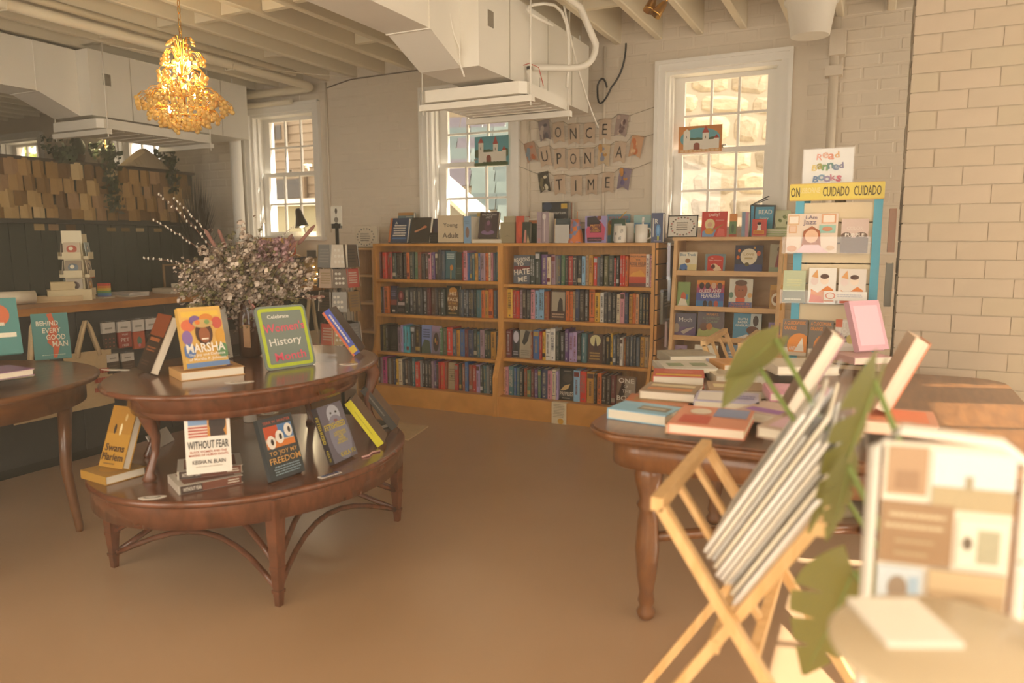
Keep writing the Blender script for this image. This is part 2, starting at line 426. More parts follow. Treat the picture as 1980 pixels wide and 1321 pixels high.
# ================================================================== OUTSIDE
MB().box(-16, 6, YB+.3, 22, -.12, -.02, M('courtyard_gravel', '#b8a888', .9, noise=.15, scale=8)).obj('ground', kind='structure')
STONE = [M('rubble_stone_%d' % i, c, .85, noise=.16, scale=5, bump=.5, dist=.03) for i, c in enumerate(('#96886f', '#8a7c66', '#7f725e', '#9c8e76', '#776b59'))]
MORT = M('lime_mortar', '#887b68', .9, noise=.08, scale=12)
sb = thing('stone_building', 'tan rubble stone building seen through the back windows', 'building', (-.9, 10.6, 0), math.atan2(.6, .8))
MB().box(-5.2, 3.2, .03, .4, 0, 5.4, MORT).obj('mortar_wall', sb)
def stonemesh(i):
    r = random.Random(i); mb = MB(); n = 9
    out = [(math.copysign(abs(math.cos(a))**.55, math.cos(a))*.5*(1+r.uniform(-.08, .06)), math.copysign(abs(math.sin(a))**.55, math.sin(a))*.5*(1+r.uniform(-.08, .06))) for a in [2*math.pi*k/n+.2 for k in range(n)]]
    vs = [(x, .05, z) for x, z in out]+[(x*.93, -.01, z*.9) for x, z in out]+[(x*.6, -.035-r.uniform(0, .02), z*.6) for x, z in out]
    fs = [(k, (k+1) % n, n+(k+1) % n, n+k) for k in range(n)]+[(n+k, n+(k+1) % n, 2*n+(k+1) % n, 2*n+k) for k in range(n)]+[tuple(2*n+k for k in range(n))]
    mb.add(vs, [tuple(reversed(f)) for f in fs], STONE[i % 5]); return mb.mesh('stone')
SM = [stonemesh(i) for i in range(10)]
z = 1.0; row = 0
while z < 4.4:
    hh = RND.choice((.24, .3, .36)); x = -5.1+RND.uniform(0, .3)
    while x < 1.6:
        ww = RND.uniform(.34, .78)
        link('stone', RND.choice(SM), sb, (x+ww/2, .03, z+hh/2), None, (ww*.98, .55, hh*.97)); x += ww
    z += hh
# slate-roofed annex below the middle window
an = thing('slate_roof_annex', 'low annex with blue-grey slate roof and white rake board outside window', 'building', (0, 0, 0))
SL = [M('slate_%d' % i, c, .6, noise=.12, scale=7) for i, c in enumerate(('#485452', '#525e5a', '#404c4b', '#5a6561', '#49434a'))]
p0 = (-3.9, 7.0, 1.9); nn = Vector((.25, -.72, .65)).normalized()
tx = Vector((0, 0, 1)).cross(nn).normalized(); ty = nn.cross(tx).normalized()
Bm = Matrix((( tx.x, ty.x, nn.x, 0), (tx.y, ty.y, nn.y, 0), (tx.z, ty.z, nn.z, 0), (0, 0, 0, 1)))
def onr(px, py): q = on(px, py, p0, nn)-Vector(p0); return (q.dot(tx), q.dot(ty))
a, b, c, d = onr(836, 300), onr(1040, 490), onr(1060, 250), onr(836, 250)
mb = MB(); mb.T = Matrix.Translation(p0) @ Bm
mb.prism([a, b, (b[0]+.8, b[1]), (c[0]+.6, c[1]), d], -.06, -.02, MORT); mb.obj('roof_deck', an)
sl = [MB().box(-.125, .125, -.1, .12, -.004, .006, m).mesh('slate') for m in SL]
ux = Vector((b[0]-a[0], b[1]-a[1])); v = min(b[1], a[1]); row = 0
while v < max(c[1], d[1])+.05:
    x0 = a[0]+(v-a[1])/(b[1]-a[1])*(b[0]-a[0]) if v < a[1] else a[0]
    x = x0+(row % 2)*.13
    while x < b[0]+.3:
        p = Vector(p0)+tx*x+ty*v+nn*.01
        o = link('slate', RND.choice(sl), an); o.matrix_local = Matrix.Translation(p) @ Bm @ Matrix.Rotation(RND.uniform(.02, .05), 4, 'X'); x += .26
    v += .17; row += 1
mb = MB(); mb.T = Matrix.Translation(p0) @ Bm
e1, e2 = onr(826, 310), onr(1030, 488); f1, f2 = onr(826, 352), onr(1010, 520)
mb.prism([e1, f1, f2, e2], -.02, .07, WHITE); mb.obj('rake_board', an)
g = at(840, 500, Y=7.05); MB().box(-5.2, -2.4, 7.1, 7.5, 0, at(870, 395, Y=7.1).z, K('#8f8f86', .8)).obj('annex_wall', an)
# white window on the stone building
wn = thing('outside_window', 'small white framed window of the stone building', 'window', (0, 0, 0))
c = on(955, 245, (-.9, 10.6, 0), (.6, -.8, 0))
mb = MB(); mb.T = Matrix.Translation(c) @ Matrix.Rotation(math.atan2(.6, .8), 4, 'Z')
for q in (-.3, -.02, .26): mb.box(q, q+.05, -.12, -.04, -.55, .5, WHITE)
for q in (-.55, -.05, .45): mb.box(-.3, .31, -.12, -.04, q, q+.05, WHITE)
mb.obj('frame', wn)
mb2 = MB(); mb2.T = mb.T; mb2.box(-.28, .29, -.07, -.06, -.52, .48, M('dim_window_pane', '#8a8d88', .1)); mb2.obj('pane', wn)
# neighbouring house through the left window
hs = thing('neighbour_house', 'taupe clapboard house with dark windows beyond the left window', 'building', (0, 0, 0))
TAUPE = M('taupe_clapboard', '#857460', .8, noise=.06, scale=3)
x0, x1 = -9.6, -6.3
MB().box(x0, x1, 9.0, 9.3, 1.75, 4.2, TAUPE).obj('house_wall', hs)
cl = MB().prism([(0, 0), (-.02, 0), (-.004, .13), (0, .13)], x0, x1, TAUPE, 'x').mesh('clapboard')
for k in range(18): link('clapboard', cl, hs, (0, 9.0, 1.8+k*.13))
for (a, b, c, d) in ((527, 243, 549, 272), (533, 346, 587, 385)):
    p, q = at(a, d, Y=8.95), at(c, b, Y=8.95)
    f = MB().box(p.x-.05, q.x+.05, 8.9, 8.96, p.z-.05, q.z+.05, K('#7c6a55', .7)).obj('window_frame', hs)
    for i in range(2):
        w = (q.x-p.x)/2; MB().box(p.x+i*w+.012, p.x+(i+1)*w-.012, 8.885, 8.9, p.z, q.z, M('dark_pane', '#3a342e', .08)).obj('pane', f)
p = at(560, 392, Y=8.85); MB().box(x0, x1, 8.8, 9.0, p.z-.05, p.z+.05, WHITE).obj('white_band', hs)
MB().box(x0, x1, 8.9, 9.2, 0, p.z, M('lime_stucco', '#9a9478', .85, noise=.12, scale=3)).obj('stucco_base', hs)
BRK = M('pink_brick', '#b5836a', .85, noise=.2, scale=14)
pl = at(519, 300, Y=6.6); bp = thing('brick_pilaster', 'narrow pink brick pier just outside the left window', 'pier', (pl.x-.12, 6.6, 0))
bq = MB().box(-.1, .1, -.1, .1, 0, .063, BRK).mesh('brick')
for k in range(44): link('brick', bq, bp, (RND.uniform(-.004, .004), RND.uniform(-.004, .004), k*.073))
# sunlit shrub behind the far window
LEAFY = [M('shrub_leaf_%d' % i, c, .6) for i, c in enumerate(('#8f9a4a', '#b3b56a', '#6f7d3c'))]
shb = thing('garden_shrub', 'sunlit green shrub outside the farthest window', 'shrub', (-12.6, 7.6, 0))
mb = MB(); rr = random.Random(3)
for k in range(900):
    a = rr.uniform(0, 6.28); q = rr.random()**.4; zz = rr.uniform(.4, 3.4)
    c = Vector((math.cos(a)*q*1.4, math.sin(a)*q*.6, zz)); n = Vector((rr.gauss(0, 1), rr.gauss(0, 1), rr.gauss(0, 1))).normalized(); t = n.orthogonal().normalized(); s = n.cross(t); w = rr.uniform(.04, .08)
    mb.add([c-t*w*1.6, c+s*w*.6, c+t*w*1.6, c-s*w*.6], [(0, 1, 2, 3)], LEAFY[k % 3])
mb.obj('foliage', shb, kind='stuff'); MB().tube([(0, 0, 0), (.05, 0, 1), (0, 0, 2.6)], [.06, .045, .02], K('#5a4630', .8)).obj('stem', shb)
# ================================================================== YOUNG ADULT BOOKCASES
YT, YBOT, YBK = 4.95, 4.85, 5.232
BC_TOP = 1.305
def side_profile(): return [(YBK, 0), (YBOT, 0), (YBOT, .30), (YT-.03, .46), (YT, .58), (YT, BC_TOP), (YBK, BC_TOP)]
def bookcase(label, xa, xb, zs):
    w = .022; t = thing('bookcase', label, 'bookcase', ((xa+xb)/2, YBK, 0), 0, 'golden maple bookcases')
    pr = [(y-YBK, z) for y, z in side_profile()]; h = (xb-xa)/2
    MB().prism(pr, -h, -h+w, MAPLEV, 'x').obj('side_panel', t); MB().prism(pr, h-w, h, MAPLEV, 'x').obj('side_panel', t)
    MB().box(-h+w, h-w, -.012, -.002, .02, BC_TOP, MAPLEV).obj('back_panel', t)
    MB().box(-h+w, h-w, YT-YBK+.004, -.012, BC_TOP-.022, BC_TOP-.001, MAPLE).obj('top_board', t)
    for i, z in enumerate(zs):
        y0 = YT-YBK+.006 if i < 2 else (YT-YBK-.004 if i == 2 else YBOT-YBK+.012)
        MB().box(-h+w, h-w, y0, -.012, z-.022, z, MAPLE).obj('shelf', t)
    MB().box(-h+w, h-w, YBOT-YBK+.012, YBOT-YBK+.032, 0, zs[3]-.022, MAPLE).obj('kick_board', t)
    return t
XB = [-3.70, -2.53, -1.352]
Z1 = [at(850, 542, Y=4.96).z, at(850, 612, Y=4.96).z, at(850, 688, Y=4.95).z, at(850, 755, Y=4.88).z]
Z2 = [at(1120, 553, Y=4.96).z, at(1120, 623, Y=4.96).z, at(1120, 703, Y=4.95).z, at(1080, 777, Y=4.88).z]
bookcase('golden maple bookcase under the square Young Adult sign', XB[0], XB[1], Z1)
bookcase('golden maple bookcase with slatted end panel and white mugs on top', XB[1], XB[2], Z2)

PAL = {'rd': ('red', '#b3261b'), 'br': ('bright red', '#d8331f'), 'ma': ('maroon', '#6d1f22'), 'or': ('orange', '#d9722a'), 'oc': ('ochre', '#c9922f'),
       'ye': ('yellow', '#e2b53a'), 'cr': ('cream', '#e6d8b8'), 'wh': ('white', '#e8e4da'), 'pk': ('pink', '#d995a0'), 'mg': ('magenta pink', '#cf4f96'),
       'pu': ('purple', '#6a4a84'), 'li': ('lilac', '#b9a3cf'), 'nv': ('navy blue', '#26355c'), 'bl': ('blue', '#3a6aa8'), 'sk': ('sky blue', '#8fbfe0'),
       'te': ('teal', '#3d7078'), 'aq': ('aqua', '#4fb3c4'), 'gn': ('green', '#4f7a54'), 'dg': ('dark green', '#26352c'), 'ol': ('olive', '#5a5a36'),
       'bn': ('brown', '#5c3d28'), 'db': ('dark brown', '#34271f'), 'bk': ('black', '#1c1a1a'), 'ch': ('charcoal', '#3b3a3e'), 'gy': ('grey', '#8a8784'),
       'ta': ('tan', '#b79a72'), 'ru': ('rust', '#9a4a22'), 'sl': ('slate', '#4d5a68'), 'mv': ('mauve', '#a78a98'), 'pe': ('peach', '#e0a878')}
_UB = {}
def unit_book(col):
    if col not in _UB:
        c = K(PAL[col][1], .42, .15); mb = MB()
        mb.prism([(-.5, 1), (-.5, .03), (-.32, 0), (.32, 0), (.5, .03), (.5, 1), (.42, 1), (.42, .06), (-.42, .06), (-.42, 1)][::-1], 0, 1, c)
        mb.box(-.42, .42, .06, .97, .02, .975, PAGES); _UB[col] = mb.mesh('book')
    return _UB[col]
_UL = {}
def lettering(kind, col):
    k = (kind, col)
    if k not in _UL:
        mb = MB(); r = random.Random(kind*13+1); c = K(col); y = -.012
        def q(x0, x1, z0, z1, cc=c, yy=y): mb.quad((x0, yy, z0), (x1, yy, z0), (x1, yy, z1), (x0, yy, z1), cc)
        def run(x0, x1, z0, z1, step):
            z = z1
            while z > z0:
                s = step*r.uniform(.55, 1.1); s = min(s, z-z0)
                g = s*.22; a, b = x0, x1; v = r.random()
                if v < .25: q(a, b, z-s+g, z); 
                elif v < .5: q(a, a+(b-a)*.35, z-s+g, z); q(b-(b-a)*.3, b, z-s+g, z)
                elif v < .8: q(a, b, z-(s-g)*.4, z); q(a, b, z-s+g, z-(s-g)*.7)
                else: q(a, b, z-s+g, z-(s-g)*.6)
                z -= s
        if kind == 0: run(-.16, .16, .34, .88, .032); run(-.12, .12, .12, .24, .02)
        elif kind == 1: run(-.24, .24, .4, .9, .042); q(-.15, .15, .06, .1)
        elif kind == 2: q(-.4, .4, .8, .95); run(-.14, .14, .22, .7, .026)
        elif kind == 3: run(-.3, -.05, .3, .9, .04); run(.08, .3, .3, .9, .04); q(-.15, .15, .07, .12)
        elif kind == 4: run(-.2, .2, .5, .9, .03); run(-.2, .2, .16, .42, .03); q(-.1, .1, .05, .1)
        elif kind == 5: q(-.42, .42, .1, .24); run(-.16, .16, .4, .88, .03)
        elif kind == 6: run(-.12, .12, .2, .85, .03); q(-.4, .4, .9, .92); q(-.4, .4, .12, .14)
        elif kind == 7: run(-.26, .26, .3, .88, .05); q(-.12, .12, .06, .12)
        _UL[k] = mb.mesh('spine_lettering')
    return _UL[k]
LETC = ['#cfc2a8', '#b9ab90', '#b59448', '#c4c2c0', '#9a907e', '#8a8074']
DARKC = ['#2a211c', '#4a2a20', '#7a1f1c', '#22304f']
SHN = ['top shelf', 'second shelf', 'third shelf', 'bottom shelf']
WHERE = ['Young Adult bookcase', 'slat-ended bookcase']
_SEEN = set()
KW = {0: 'two lines of lettering', 1: 'bold spine title', 2: 'a pale block at its top', 3: 'paired columns of lettering', 4: 'small spine lettering', 5: 'a light band low on the spine', 6: 'a thin ruled title', 7: 'large spine lettering'}
def shelf_row(bi, ri, x0, sc, ymid, start, spec, zs, hdef=.213, covers=()):
    z = zs[ri]+.0008; yf = {0: 5.005, 1: 5.005, 2: 4.985, 3: 4.93}[ri]; cur = start; ci = 0; rr = random.Random(bi*10+ri)
    lo, hi = XB[bi]+.0235, XB[bi+1]-.0235
    toks = [q.split(':') for q in spec.split()]
    nbr = lambda j: 'the side panel' if not 0 <= j < len(toks) else ('a face-out' if toks[j][1][0] == 'F' else PAL[toks[j][1]][0])
    for j, p in enumerate(toks):
        e = float(p[0]); col = p[1]; hh = hdef*(float(p[2]) if len(p) > 2 and p[2] else 1)*(1+rr.uniform(-.022, .022))
        xa = max(lo, at(x0+cur/sc, ymid, Y=yf).x); xb = min(hi, at(x0+e/sc, ymid, Y=yf).x); cur = e
        if xb-xa < .006: continue
        if col.startswith('F'):
            nm, cov, pr, lab = covers[ci]; ci += 1
            w = xb-xa-.004; b = book(lab+' on the '+SHN[ri], ((xa+xb)/2, yf+.045, z), w, hh, .026, cov, pr, lean=R(3), group='face-out books in the maple bookcases')
            continue
        t = xb-xa-.0022; d = rr.uniform(.135, .15); k = rr.choice((0, 1, 2, 3, 4, 5, 6, 7, 0, 4, 6, 4))
        a_, b_ = nbr(j-1), nbr(j+1)
        lab = '%s book between %s and %s books, %s of %s' % (PAL[col][0], a_, b_, SHN[ri], WHERE[bi])
        if 'panel' in b_ or 'panel' in a_: lab = lab.replace(' books,', ',').replace('and', 'book and', 1) if 'panel' in b_ else lab
        if lab in _SEEN: lab = '%s %s book with %s, %s of %s' % ('slim' if t < .024 else 'thick', PAL[col][0], KW[k], SHN[ri], WHERE[bi])
        _SEEN.add(lab)
        o = link('book', unit_book(col), None, ((xa+xb)/2, yf+rr.uniform(-.006, .012), z), None, (t, d, hh))
        tag(o, lab, 'book', 'books on the %s of the %s' % (SHN[ri], WHERE[bi]))
        c = lin(PAL[col][1]); lum = .3*c[0]+.6*c[1]+.1*c[2]
        q = link('spine_lettering', lettering(k, rr.choice(LETC if lum < .25 else DARKC)), o); q['kind'] = 'stuff'
CV1 = [('a', '#3f6a72', [('r', .05, .0, .95, .06, '#2c4a52'), ('p', [(.5, .02), (.62, .02), (.6, .34), (.52, .34)], '#c9a45a'), ('e', .62, .42, .16, .1, '#d98a3a'), ('l', .1, .72, .9, .92, 3, '#dfe6df')], 'face-out teal book with orange beacon cover'),
       ('b', '#2c3a2c', [('l', .15, .2, .85, .45, 4, '#7d8a70')], 'face-out dark green book with faint lettering')]
CV2 = [('a', '#34304e', [('r', 0, 0, 1, .3, '#1f1c24'), ('r', 0, .3, 1, .5, '#9a4a3c'), ('r', .3, .05, .75, .13, '#d9d4c8'), ('l', .12, .62, .88, .85, 3, '#8f86a8')], 'face-out night skyline book with purple and red sky'),
       ('b', '#241f20', [('e', .45, .68, .3, .2, '#8f2a34'), ('e', .45, .7, .14, .1, '#c98a80'), ('r', .1, .32, .9, .44, '#c9b8b4'), ('l', .1, .06, .9, .22, 2, '#6f6660')], 'face-out black book with red portrait cover'),
       ('c', '#2f2a16', [('e', .5, .55, .42, .42, '#8a5a1f'), ('e', .5, .85, .3, .1, '#c98a2a'), ('t', 'HIS', .5, .74, .12, '#f0e0b8', .6), ('t', 'FACE', .5, .55, .12, '#f0e0b8', .8), ('t', 'IS THE', .5, .42, .06, '#d9a84a', .6), ('t', 'SUN', .5, .27, .13, '#f0e0b8', .7), ('l', .15, .05, .85, .13, 1, '#c9a45a')], 'face-out dark book with HIS FACE IS THE SUN in gold rays')]
CV3 = [('a', '#2e2a26', [('p', [(.1, .2), (.5, .9), (.8, .5), (.4, .3)], '#4a443c'), ('l', .1, .05, .9, .2, 2, '#6a6258')], 'face-out dark brown book with shadowed beast cover'),
       ('b', '#8796c8', [('p', [(0, 0), (1, 0), (.8, .45), (.3, .5), (0, .2)], '#4d5a44'), ('l', .15, .55, .9, .88, 4, '#27305a')], 'face-out periwinkle book with green hill cover'),
       ('c', '#8b7a88', [('e', .5, .42, .34, .34, '#3a2822'), ('e', .42, .48, .09, .09, '#c9a04a'), ('e', .6, .4, .08, .08, '#b5653a'), ('r', 0, .8, 1, 1, '#a58aa8')], 'face-out mauve book with ornate dark medallion cover')]
CV4 = [('a', '#b5a27c', [('l', .1, .3, .9, .8, 6, '#8a7650'), ('e', .45, .5, .08, .05, '#5c4a30')], 'face-out tan book with mottled map cover')]
CW1 = [('a', '#5e6672', [('r', .02, .48, .98, .62, '#7a2a28'), ('t', 'REASONS', .5, .84, .15, '#efe6d6', .94, .02, 6), ('t', 'TO', .4, .68, .12, '#efe6d6', .5, .02, 6), ('t', 'HATE', .5, .42, .2, '#efe6d6', .92, .02, 6), ('t', 'ME', .55, .16, .18, '#efe6d6', .6, .02, 6)], 'face-out slate book titled REASONS TO HATE ME'),
       ('b', '#dd8a2e', [('r', 0, 0, 1, .1, '#6a2a1c'), ('r', 0, .1, 1, .3, '#c9482a'), ('p', [(0, .3), (1, .3), (.7, .5), (.2, .42)], '#e8a83a'), ('t', 'PHILIP PULLMAN', .5, .92, .05, '#5a2a16', .9), ('t', 'THE', .5, .82, .05, '#5a2a16', .3), ('t', 'ROSE FIELD', .5, .7, .11, '#5a2a16', .94), ('l', .1, .6, .9, .64, 1, '#7a3a1c')], 'face-out orange book titled THE ROSE FIELD')]
CW2 = [('a', '#4a2c20', [('r', .1, .3, .9, .97, '#b3a890'), ('p', [(.45, .3), (.8, .3), (.75, .7), (.6, .78), (.5, .6)], '#352a22'), ('l', .12, .06, .88, .24, 2, '#c9a888')], 'face-out brown book with dark rider on pale sky')]
CW3 = [('a', '#34343c', [('e', .5, .75, .4, .22, '#c9c4d0'), ('p', [(.1, 0), (.9, 0), (.8, .4), (.4, .5)], '#15141a'), ('l', .15, .08, .85, .25, 2, '#c4c0c4')], 'face-out black book with moonlit smoke cover'),
       ('b', '#b3a890', [('p', [(.2, .55), (.5, 1), (.9, .95), (.7, .6), (.4, .45)], '#2e2a26'), ('l', .1, .08, .9, .3, 3, '#7a7466')], 'face-out stone coloured book with black bird cover'),
       ('c', '#54301c', [('e', .5, .78, .36, .2, '#d9cf98'), ('p', [(.4, .45), (.5, .92), (.62, .6), (.75, .5), (.6, .42)], '#3a2016'), ('l', .12, .1, .88, .4, 3, '#c9a45a')], 'face-out brown book with pale moon and hooded figure')]
CW4 = [('a', '#23201c', [('p', [(.05, .3), (.35, .46), (.75, .52), (.6, .36), (.3, .3)], '#d9b87a'), ('e', .55, .7, .34, .14, '#4a4034'), ('t', 'PRIVILES', .5, .2, .13, '#efe2cf', .94), ('l', .2, .04, .8, .09, 1, '#c9bca6'), ('l', .3, .9, .8, .94, 1, '#c9bca6')], 'face-out black book with gold hand over a white title'),
       ('b', '#7a5a40', [('r', .45, .3, 1, .9, '#a89884'), ('p', [(.08, .3), (.3, .8), (.5, .7), (.4, .3)], '#3a241a'), ('t', 'ONE', .52, .86, .17, '#e9e2d4', .9, .02), ('t', 'OF', .5, .66, .08, '#e9e2d4', .3), ('t', 'THE', .55, .5, .11, '#e9e2d4', .5, .02), ('t', 'BO', .3, .26, .17, '#e9e2d4', .6, .02)], 'face-out brown book with ONE OF THE in large white letters')]
a = 8.0816
shelf_row(0, 0, 725, a, 515, 50, '100:ma 118:rd 180:br 225:rd 265:rd 325:dg 380:db 430:db 490:db 540:or 605:dg 660:gn 720:ru 780:db:.98 832:bn:.97 877:pk 927:pu:1.04 975:db 1030:ch:1.08 1075:sl:1.06 1235:F:1.06 1350:F 1376:rd 1440:pk:1.06 1475:bl 1510:sl 1548:te 1600:oc 1645:bl 1725:mv 1775:or 1810:cr 1845:pk 1890:sl 1938:te:1.05', Z1, covers=CV1)
shelf_row(0, 1, 725, a, 585, 75, '118:db:1.04 140:mv 212:or:1.04 320:F:1.04 455:F 520:dg 600:ch 655:bk 735:ch 815:bk 870:ma 935:bn 975:ch 1025:db 1090:dg 1300:F:1.12 1340:ch 1380:sl 1420:ch 1450:sl 1495:bk 1535:sl 1580:dg 1660:te 1715:or 1775:oc 1845:or:1.05 1900:sl 1945:mv', Z1, covers=CV2)
shelf_row(0, 2, 725, a, 660, 45, '110:db 165:ol 200:db 340:F 400:mv:.93 440:li:1.04 490:aq 540:aq 615:ch 700:db 860:F:1.08 1000:F:1.05 1050:gn 1110:ol 1200:br:1.05 1260:sl 1315:oc:.96 1390:bl 1450:ma 1530:nv 1590:dg 1630:te:.94 1700:mv:1.02 1755:dg 1810:dg 1890:oc 1940:ch', Z1, covers=CV3)
shelf_row(0, 3, 725, a, 730, 40, '75:bn 120:mv 185:mg:1.05 215:bn 250:gy 290:bn 330:nv 365:ye 425:cr 465:ch 505:bn 550:ch 580:db 630:te:1.08 700:br:.97 735:gy 780:db 830:ch 880:db 915:mv 945:pu 985:ch 1020:rd 1085:br 1120:ru 1245:F 1305:rd 1350:dg 1400:ru 1455:bl:1.06 1515:ru 1580:rd 1640:li 1690:dg 1740:te 1790:gy 1830:ch 1870:db', Z1, covers=CV4)
b = 1980/295
shelf_row(1, 0, 975, b, 525, 100, '325:F 400:dg 470:dg:1.1 550:pu:1.04 600:cr:.95 660:mv 695:gy 735:sl 785:gn 830:bk 890:rd 940:ch 1000:bk 1050:sk 1095:ta 1150:oc:1.04 1205:br:.98 1245:sl:.95 1285:bk:1.06 1345:ol 1420:dg 1450:rd:.93 1490:bk 1530:br 1565:br 1605:or 1835:F:1.08 1885:wh:1.04 1930:pk', Z2, covers=CW1)
shelf_row(1, 1, 975, b, 600, 30, '105:ye:1.04 150:rd 190:br 235:mv 290:db 340:ch 395:pk:1.02 445:sk 515:sk:1.04 575:ru 795:F 845:or 890:or 920:ta 975:nv:1.08 1035:db:1.08 1090:db:1.08 1170:or:1.1 1235:ye 1290:wh 1340:ch 1395:ch 1450:bk 1500:cr:.96 1560:pk 1610:nv 1660:oc:.96 1700:or 1745:pe 1790:dg 1835:ch 1880:bk 1930:ru', Z2, covers=CW2)
shelf_row(1, 2, 970, b, 675, 50, '120:ma 215:F 365:F 395:ru:.96 480:bl:1.02 520:rd 565:ye 630:wh:1.1 695:wh:1.1 745:dg 815:bk 865:pu:1.12 920:li 975:li:1.04 1030:bk 1100:te 1300:F 1355:db 1405:bk 1440:ye:1.08 1485:sl 1530:ch 1575:wh:.93 1610:ru:.9 1665:ch 1700:sl 1740:ch 1790:sl 1850:oc 1910:ta 1945:cr', Z2, covers=CW3)
shelf_row(1, 3, 960, b, 755, 60, '110:pe 150:pk 215:te:1.06 250:bl 295:te 345:bk 390:ru 440:gn:.96 485:ma 530:pu 575:gn 660:nv:1.04 715:pk 765:cr:1.04 800:li 990:F:1.08 1075:sk:1.06 1160:br:1.04 1260:oc:1.06 1300:db 1360:or:1.04 1420:db 1480:db 1540:ma 1790:F', Z2, covers=CW4)
# slatted end panel
sx = XB[2]+.001
ep = thing('slat_wall_panel', 'maple slat wall on the end of the bookcase with hanging packets', 'slat wall', (sx, YBK, 0))
MB().prism([(y-YBK, z) for y, z in side_profile()], 0, .006, K('#5a3a1c', .7), 'x').obj('backing', ep)
z = .02; k = 0
while z < BC_TOP-.02:
    zt = min(z+.094, BC_TOP)
    def yf(q):
        if q < .30: return YBOT
        if q < .46: return YBOT+(YT-.03-YBOT)*(q-.3)/.16
        return YT-.03+(.03)*min(1, (q-.46)/.12)
    MB().prism([(0, z), (yf(z)-YBK, z), (yf(zt)-YBK, zt), (0, zt)], .006, .022, MAPLE, 'x').obj('slat', ep); z += .104
def hook(y, z): MB().tube([(sx+.02, y, z), (sx+.10, y, z), (sx+.12, y, z+.015)], .0035, STEEL, 6).obj('hook', None)
def packet(nm, label, px0, py0, px1, py1, X, col, prints, cat):
    p = at(px0, py0, X=X); q = at(px1, py1, X=X); y0, y1 = sorted((p.y, q.y)); w = max(.09, y1-y0); h = abs(p.z-q.z)
    t = thing(nm, label, cat, (X, (y0+y1)/2, min(p.z, q.z)), R(90), 'packets hung on the slat wall')
    MB().box(-w/2, w/2, -.008, .008, 0, h, K(col, .35, .2)).obj('packet_body', t)
    printmesh(MB(), prints, w, h, -.008).obj('packet_print', t)
    MB().box(-w/2-.004, w/2+.004, -.0115, .0115, -.006, h+.02, CELLO).obj('plastic_sleeve', t)
    MB().tube([(0, .0, h+.012), (0, .05, h+.012), (0, X-sx-.022 if X-sx > .03 else .01, h+.012)], .003, STEEL, 6).obj('peg_hook', t)
    return t
# ================================================================== THINGS ON TOP OF THE BOOKCASES
def pbook(label, px0, px1, pyt, Y, z, cov, prints=(), t=.025, lean=0, pyb=None, rz=0, **kw):
    """upright book placed from the photo: px0..px1 its sides, pyt its top, Y its front bottom edge, z what it stands on"""
    pm = pyb or 468; a = at(px0, pm, Y=Y); b = at(px1, pm, Y=Y); w = (b.x-a.x)
    yb = Y + math.sin(lean)*.2
    h = (at((px0+px1)/2, pyt, Y=yb).z-z)/max(.3, math.cos(lean))
    c = ((a.x+b.x)/2, Y+t, z+.0006)
    return book(label, c, w/max(.4, math.cos(rz)), h, t, cov, prints, rz=rz, lean=lean, **kw)
def wreath(u=.5, v=.52, ru=.36, rv=.4, n=18, cols=('#4a4a40', '#8a6a5a', '#5a5a48')):
    out = []
    for i in range(n):
        a = 2*math.pi*i/n; out.append(('e', u+ru*math.cos(a), v+rv*math.sin(a), .03, .035, cols[i % len(cols)]))
    return out
ZT = BC_TOP
G = 'display books on top of the bookcases'
# narrow end shelf left of the bookcases
nx0, nx1 = -3.93, -3.712
ns = thing('narrow_shelf', 'narrow pale wooden end shelf beside the wire card spinner', 'shelf', ((nx0+nx1)/2, YBK, 0))
h = (nx1-nx0)/2
MB().box(-h, -h+.018, -.26, 0, 0, 1.27, BIRCH).obj('side_panel', ns); MB().box(h-.018, h, -.26, 0, 0, 1.27, BIRCH).obj('side_panel', ns); MB().box(-h+.018, h-.018, -.01, 0, 0, 1.27, BIRCH).obj('back_panel', ns)
for z in (.06, .3, .56, .8, 1.03, 1.252): MB().box(-h+.018, h-.018, -.26, -.01, z, z+.018, BIRCH).obj('shelf', ns)
book('green and red slim book leaning in the narrow end shelf', ((nx0+nx1)/2, YBK-.06, .818+.001), .12, .165, .012, '#c9a63a', [('r', .1, .1, .9, .6, '#b3402a'), ('r', .5, .1, .9, .6, '#4a7a4a')], lean=R(10), rz=R(10))
cardp = wreath()+[('l', .28, .3, .72, .72, 4, '#6a5a4a')]
t = thing('wreath_sign', 'cream block sign with printed wreath beside a blue book', 'sign', ((nx0+nx1)/2+.01, 5.02, 1.2705)); MB().box(-.115, .115, -.012, .012, 0, .17, K('#d9cbb2', .7)).obj('board', t); printmesh(MB(), cardp, .23, .17, -.012).obj('sign_print', t); MB().box(-.115, .115, -.03, .03, -.0004, .008, K('#4a3826', .6)).obj('foot', t)

pbook('navy book with stacked white title lettering on the bookcase', 750, 786, 424, 5.02, ZT, '#31405f', [('r', 0, 0, .12, 1, '#c9783a'), ('r', .2, .14, .95, .2, '#4a78a8')]+[('t', 'A', .35, .8, .1, '#e6dccb', .2, .02), ('l', .22, .24, .94, .74, 5, '#e6dccb')], t=.03, lean=R(14), group=G)
pbook('grey teal book half hidden behind the navy book', 768, 798, 412, 5.11, ZT, '#5f7a80', [('r', 0, .9, 1, 1, '#b5803a'), ('l', .5, .75, .95, .9, 2, '#c4c0b0')], t=.03, lean=R(6), group=G)
pbook('dark brown book with reaching hand on its cover', 791, 829, 423, 5.0, ZT, '#352c20', [('p', [(.2, .45), (.5, .55), (.75, .68), (.8, .6), (.5, .48), (.25, .38)], '#c98a60'), ('e', .72, .62, .1, .05, '#d07a50')], t=.035, lean=R(14), group=G)
pbook('maroon slim book standing behind the dark brown book', 826, 838, 424, 5.12, ZT, '#a8432c', [('r', .1, .1, .9, .9, '#b8543a')], t=.03, group=G)
